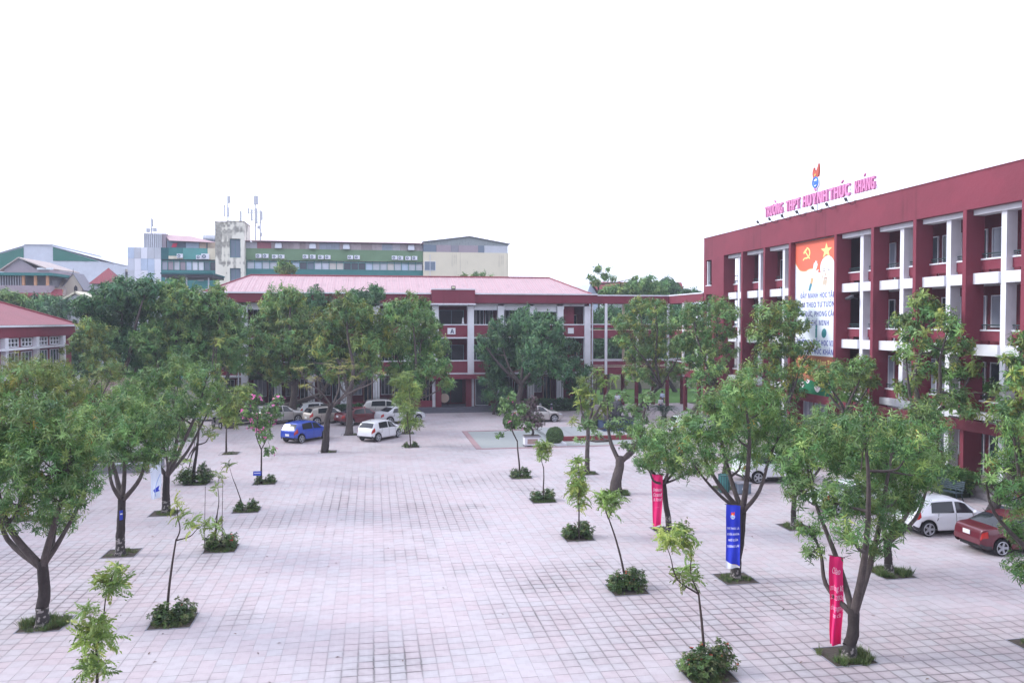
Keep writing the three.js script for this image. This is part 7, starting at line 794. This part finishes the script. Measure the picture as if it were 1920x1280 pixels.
// ---------------------------------------------------------------- benches, bin, rock, drum
function bench(x, d, turn, label) {
  const t = thing('slatted_bench', label, 'bench', [x, 0, d], turn, 'dark benches by the hedge'), m = std(lin(0.035, 0.06, 0.075), { roughness: 0.5, metalness: 0.3 });
  for (let i = 0; i < 5; i++) part(t, 'seat_slat', rbx(1.5, 0.03, 0.075, 0.008).translate(0, 0.45 - 0.004 * i, 0.2 - i * 0.095), m); for (let i = 0; i < 5; i++) part(t, 'back_slat', rbx(1.5, 0.075, 0.03, 0.008).rotateX(-0.2).translate(0, 0.56 + i * 0.095, -0.24 - i * 0.02), m);
  for (const s of [-0.66, 0.66]) { part(t, 'leg_frame', [limb([new THREE.Vector3(s, 0, 0.25), new THREE.Vector3(s, 0.25, 0.16), new THREE.Vector3(s, 0.44, 0.22)], [0.03, 0.025, 0.025], 6, 4, 1), limb([new THREE.Vector3(s, 0, -0.34), new THREE.Vector3(s, 0.3, -0.2), new THREE.Vector3(s, 0.6, -0.27), new THREE.Vector3(s, 1.0, -0.36)], [0.03, 0.025, 0.025, 0.02], 6, 4, 2)], m); part(t, 'armrest', limb([new THREE.Vector3(s, 0.44, 0.22), new THREE.Vector3(s, 0.66, 0.2), new THREE.Vector3(s, 0.67, -0.1), new THREE.Vector3(s, 0.66, -0.28)], [0.022, 0.025, 0.025, 0.02], 6, 4, 3), m); }
}
bench(27.9, 35.0, -Math.PI / 2 + 0.25, 'dark metal bench in front of the green hedge'); bench(27.9, 31.2, -Math.PI / 2 + 0.2, 'dark metal bench behind the red and white cars');
{ const t = thing('litter_bin', 'dark green ribbed litter bin on the tree pit edge', 'bin', [17.75, 0, 38.35]); part(t, 'drum', new THREE.CylinderGeometry(0.3, 0.26, 0.85, 18).translate(0, 0.48, 0), M.greenFrame); for (let i = 0; i < 14; i++) part(t, 'rib', rbx(0.03, 0.78, 0.02, 0.004).translate(0, 0.48, 0.295).rotateY(i * 0.4488), M.rail); part(t, 'rim', new THREE.TorusGeometry(0.3, 0.025, 6, 20).rotateX(Math.PI / 2).translate(0, 0.92, 0), M.rail); part(t, 'foot', cyl(0, 0, 0, 0.2, 0.06, 12), M.dark); }
{ const t = thing('stone_planter', 'low dark planter seat beside the litter bin', 'planter', [18.6, 0, 38.0]); part(t, 'box', rbx(0.7, 0.5, 0.5, 0.03).translate(0, 0.28, 0), M.greyBlue); part(t, 'star_relief', new THREE.CylinderGeometry(0.16, 0.16, 0.02, 5).rotateX(Math.PI / 2).translate(0, 0.3, 0.26), M.white); part(t, 'rim', rbx(0.78, 0.06, 0.58, 0.02).translate(0, 0.55, 0), M.slate); }
{ const t = thing('rock_fountain', 'jagged dark rockery on a deep blue plinth', 'rockery', [18.9, 0, 60.8]), R = rng(91); part(t, 'plinth', [bx(-1.2, 1.2, 0.2, 1.05, -0.9, 0.9)], wallOf(lin(0.035, 0.06, 0.13))); part(t, 'ledge', bx(-1.3, 1.3, 1.05, 1.2, -1.0, 1.0), M.dark); for (let i = 0; i < 7; i++) { const g = new THREE.IcosahedronGeometry(0.3 + 0.25 * R(), 1), p = g.attributes.position, q = new Map(); for (let k = 0; k < p.count; k++) { const key = [p.getX(k), p.getY(k), p.getZ(k)].map((v) => v.toFixed(2)).join(); if (!q.has(key)) q.set(key, 0.75 + 0.5 * R()); const s = q.get(key); p.setXYZ(k, p.getX(k) * s, p.getY(k) * s * 1.3, p.getZ(k) * s); } g.computeVertexNormals(); part(t, 'rock', g.translate((R() - 0.5) * 1.5, 1.45 + R() * 0.5, (R() - 0.5) * 0.9), M.dark); } }
{ const t = thing('school_drum', 'big round drum on a stand inside the entrance', 'drum', [7.0, 0.43, 79.3]); part(t, 'shell', new THREE.CylinderGeometry(0.5, 0.5, 0.7, 28, 1).rotateX(Math.PI / 2).translate(0, 0.75, 0), M.redDeep); part(t, 'drumhead', new THREE.CylinderGeometry(0.46, 0.46, 0.03, 28).rotateX(Math.PI / 2).translate(0, 0.75, 0.36), M.beige); part(t, 'hoop', new THREE.TorusGeometry(0.49, 0.03, 6, 28).translate(0, 0.75, 0.35), M.dark); for (const s of [-0.4, 0.4]) part(t, 'stand_leg', bar(new THREE.Vector3(s, 0, 0.2), new THREE.Vector3(-s * 0.6, 0.6, -0.1), 0.035), M.dark); }
{ const t = thing('ivory_statuette', 'small pale statuette on the top floor ledge of the entrance bay', 'statue', [8.75, 8.48, 78.05]); part(t, 'figure', new THREE.LatheGeometry([[0.0, 0], [0.12, 0], [0.1, 0.2], [0.06, 0.35], [0.09, 0.45], [0.05, 0.55], [0.06, 0.62], [0, 0.68]].map(([a, b]) => new THREE.Vector2(a, b)), 14), M.white); part(t, 'base', cyl(0, 0, 0, 0.15, 0.05, 12), M.slate); }
{ const t = thing('low_planter_wall', 'low grey planter wall beyond the pale banner', 'wall', [-14, 0, 50]); pw(t, 'wall', bx(-17.5, -12.6, 0, 0.5, 49.3, 51.8), M.slate); pw(t, 'coping', bx(-17.6, -12.5, 0.5, 0.58, 49.2, 51.9), M.paleGrey); pw(t, 'soil', bx(-17.4, -12.7, 0.581, 0.6, 49.4, 51.7), M.soil); }

// ---------------------------------------------------------------- students under the covered way
function person(x, d, turn, o, label) {
  const t = thing('person', label, 'person', [x, 0, d], turn, 'students by the covered walkway'), sit = o.sit, J = {}, hip = sit ? 0.5 : 0.92;
  const set = (k, a, b, c) => (J[k] = new THREE.Vector3(a, b, c)); const S = hip + 0.5, lean = o.lean || 0;
  set('pel', 0, hip, 0); set('che', 0, hip + 0.36, lean * 0.5); set('nek', 0, S + 0.06, lean); set('hed', 0, S + 0.22, lean + 0.02);
  for (const s of [-1, 1]) { const n = s < 0 ? 'L' : 'R'; set('sho' + n, s * 0.18, S - 0.02, lean); const A = o.arms?.[n] || [[s * 0.25, S - 0.30, lean + 0.02], [s * 0.24, S - 0.55, lean + 0.08]]; set('elb' + n, ...A[0]); set('wri' + n, ...A[1]); set('hip' + n, s * 0.09, hip - 0.02, 0); set('kne' + n, s * 0.1, sit ? 0.5 : 0.48, sit ? 0.42 : 0.03 * s * (o.stride || 1)); set('ank' + n, s * 0.1, 0.09, sit ? 0.42 : -0.05 * s * (o.stride || 0)); set('toe' + n, s * 0.11, 0.05, sit ? 0.58 : 0.15 - 0.05 * s * (o.stride || 0)); }
  const bones = [['pel', 'che', 0.145, 0.16], ['che', 'nek', 0.16, 0.06], ['nek', 'hed', 0.055, 0.085], ['shoL', 'shoR', 0.075, 0.075]]; for (const n of ['L', 'R']) bones.push(['sho' + n, 'elb' + n, 0.06, 0.045], ['elb' + n, 'wri' + n, 0.045, 0.03], ['hip' + n, 'kne' + n, 0.09, 0.06], ['kne' + n, 'ank' + n, 0.06, 0.04], ['ank' + n, 'toe' + n, 0.045, 0.035]);
  const N = 56, B = 1.9, mc = new MarchingCubes(N, new THREE.MeshStandardMaterial(), false, false, 60000), v = new THREE.Vector3(), ab = new THREE.Vector3(), cx = 0, cy = 0.88, cz = 0.15; mc.isolation = 0;
  for (let k = 0; k < N; k++) for (let j = 0; j < N; j++) for (let i = 0; i < N; i++) { v.set(((i - N / 2) / (N / 2)) * B / 2 + cx, ((j - N / 2) / (N / 2)) * B / 2 + cy, ((k - N / 2) / (N / 2)) * B / 2 + cz); let f = 1e3; for (const [a, b, r0, r1] of bones) { const A = J[a]; ab.subVectors(J[b], A); const h = clamp(((v.x - A.x) * ab.x + (v.y - A.y) * ab.y + (v.z - A.z) * ab.z) / ab.lengthSq()), dd = Math.hypot(v.x - A.x - ab.x * h, v.y - A.y - ab.y * h, v.z - A.z - ab.z * h) - lerp(r0, r1, h), q = Math.max(0.05 - Math.abs(f - dd), 0) / 0.05; f = Math.min(f, dd) - q * q * 0.05 * 0.25; } const hd = v.distanceTo(J.hed) - 0.105; f = Math.min(f, hd); mc.field[k * N * N + j * N + i] = -f; }
  mc.update(); const cnt = mc.count, pos = Float32Array.from(mc.positionArray.slice(0, cnt * 3)), nor = Float32Array.from(mc.normalArray.slice(0, cnt * 3)), col = new Float32Array(cnt * 3), skin = [0.42, 0.26, 0.19];
  for (let i = 0; i < cnt; i++) { pos[i * 3] = pos[i * 3] * B / 2 + cx; pos[i * 3 + 1] = pos[i * 3 + 1] * B / 2 + cy; pos[i * 3 + 2] = pos[i * 3 + 2] * B / 2 + cz; v.fromArray(pos, i * 3); let best = 0, bd = 1e9; bones.forEach(([a, b], n) => { const A = J[a]; ab.subVectors(J[b], A); const h = clamp(v.clone().sub(A).dot(ab) / ab.lengthSq()), dd = v.distanceTo(A.clone().addScaledVector(ab, h)); if (dd < bd) { bd = dd; best = n; } }); const nm = bones[best]; let c = o.shirt; if (/kne|hip|ank/.test(nm[0]) && nm[1][0] !== 't') c = o.trousers; if (nm[1].startsWith('toe')) c = [0.05, 0.05, 0.06]; if (nm[0] === 'pel' && v.y < hip + 0.1) c = o.trousers; if (nm[0].startsWith('elb') || nm[0] === 'nek') c = skin; col.set(c, i * 3); }
  const g = new THREE.BufferGeometry(); g.setAttribute('position', new THREE.BufferAttribute(pos, 3)); g.setAttribute('normal', new THREE.BufferAttribute(nor, 3)); g.setAttribute('color', new THREE.BufferAttribute(col, 3));
  // hands with five fingers and a face, joined into the same body
  const ex = []; const add = (q, c) => { q = q.index ? q.toNonIndexed() : q; q.deleteAttribute('uv'); const cc = new Float32Array(q.attributes.position.count * 3); for (let i = 0; i < cc.length; i += 3) cc.set(c, i); q.setAttribute('color', new THREE.BufferAttribute(cc, 3)); ex.push(q); };
  for (const n of ['L', 'R']) { const w = J['wri' + n], dir = w.clone().sub(J['elb' + n]).normalize(), sd = new THREE.Vector3(dir.z, 0, -dir.x).normalize(); if (sd.lengthSq() < 0.1) sd.set(0, 0, 1); add(bar(w, w.clone().addScaledVector(dir, 0.09), 0.03, 7, 0.036), skin); for (let f = 0; f < 4; f++) { const a = w.clone().addScaledVector(dir, 0.08).addScaledVector(sd, (f - 1.5) * 0.02), m = a.clone().addScaledVector(dir, 0.04), e = m.clone().addScaledVector(dir, 0.026 + 0.01 * (f === 1) - 0.008 * (f === 3)).add(new THREE.Vector3(0, 0, -0.012)); add(bar(a, m, 0.009, 5), skin); add(bar(m, e, 0.008, 5, 0.006), skin); } const a = w.clone().addScaledVector(dir, 0.03).addScaledVector(sd, 0.03), e = a.clone().addScaledVector(dir, 0.04).addScaledVector(sd, 0.03); add(bar(a, e, 0.01, 5, 0.007), skin); }
  const h = J.hed; add(new THREE.ConeGeometry(0.016, 0.045, 6).rotateX(-0.4).translate(h.x, h.y - 0.01, h.z + 0.105), skin); for (const s of [-1, 1]) { add(new THREE.SphereGeometry(0.012, 6, 5).translate(h.x + s * 0.036, h.y + 0.012, h.z + 0.094), [0.02, 0.02, 0.02]); add(new THREE.SphereGeometry(0.025, 6, 5).scale(0.5, 1, 0.7).translate(h.x + s * 0.105, h.y, h.z), skin); } add(new THREE.BoxGeometry(0.045, 0.01, 0.01).translate(h.x, h.y - 0.048, h.z + 0.094), [0.3, 0.12, 0.1]);
  const m = new THREE.Mesh(mergeGeometries([g, ...ex]), new THREE.MeshStandardMaterial({ color: 0xffffff, vertexColors: true, roughness: 0.85 })); m.name = 'body'; m.castShadow = m.receiveShadow = true; t.add(m);
  const hair = new THREE.SphereGeometry(0.122, 14, 10, 0, Math.PI * 2, 0, Math.PI * 0.56).rotateX(-0.35).translate(h.x, h.y + 0.015, h.z - 0.012); part(t, 'hair', o.long ? merge([hair, new THREE.CylinderGeometry(0.09, 0.07, 0.28, 10).translate(h.x, h.y - 0.12, h.z - 0.07)]) : hair, M.black);
}
const SH = [0.56, 0.64, 0.80], SW = [0.74, 0.75, 0.80], TR = [0.035, 0.04, 0.075];
person(21.4, 76.6, 0.4, { shirt: SH, trousers: TR, stride: 1 }, 'student in a pale blue shirt walking past the end column'); person(24.3, 76.8, 2.6, { shirt: SH, trousers: TR, arms: { R: [[0.26, 1.2, 0.12], [0.12, 1.28, 0.34]] } }, 'student in a pale blue shirt holding an arm up by the lawn'); person(23.7, 75.6, -0.8, { shirt: SW, trousers: TR, stride: 1, long: 1 }, 'student with long hair and white shirt beside the walkway'); person(26.3, 75.2, 1.2, { shirt: SH, trousers: TR, sit: 1, lean: 0.08 }, 'seated student in pale blue near the walkway post'); person(27.2, 76.4, -1.6, { shirt: SH, trousers: TR }, 'student standing upright in pale blue with dark trousers'); person(27.9, 75.0, 0.2, { shirt: SW, trousers: TR, sit: 1, lean: 0.15, long: 1 }, 'seated student leaning forward in a white shirt'); person(28.9, 77.0, 2.2, { shirt: SH, trousers: TR, stride: 1 }, 'student in a pale shirt near the corner post'); person(30.6, 84.5, 3.0, { shirt: SW, trousers: TR }, 'lone student in white beyond the walkway on the grass');
for (const [x, d, l] of [[26.3, 75.2, 'block seat under the student in pale blue'], [27.9, 75.0, 'block seat under the leaning student in white']]) { const t = thing('stone_stool', l, 'stool', [x, 0, d], 0, 'stone stools by the walkway'); part(t, 'drum', new THREE.CylinderGeometry(0.2, 0.23, 0.38, 14).translate(0, 0.19, 0), M.slate); part(t, 'top', new THREE.CylinderGeometry(0.24, 0.24, 0.05, 14).translate(0, 0.40, 0), M.paleGrey); }
// dry leaves lying about on the tiles
{ const R = rng(77), sp = []; for (let i = 0; i < 150; i++) { const d = 17 + 40 * R(), x = lerp(-0.35 * d, 0.8 * d, R()); sp.push([new THREE.Vector3(x, 0.012, -d), new THREE.Vector3((R() - 0.5) * 0.4, 1, (R() - 0.5) * 0.4).normalize(), 0.5 + 0.5 * R(), pick([lin(0.16, 0.09, 0.06), lin(0.22, 0.13, 0.07), lin(0.12, 0.08, 0.07)], R), R() * 6]); } const out = []; blade(out, new THREE.Matrix4(), 0.16, 0.05, 0.012, -0.015); const t = thing('fallen_leaves', 'dry brown leaves strewn over the courtyard tiles', 'leaves'); t.userData.kind = 'stuff'; scatter(t, 'dry_leaves', tris(out), sp); }

renderer.render(scene, camera);
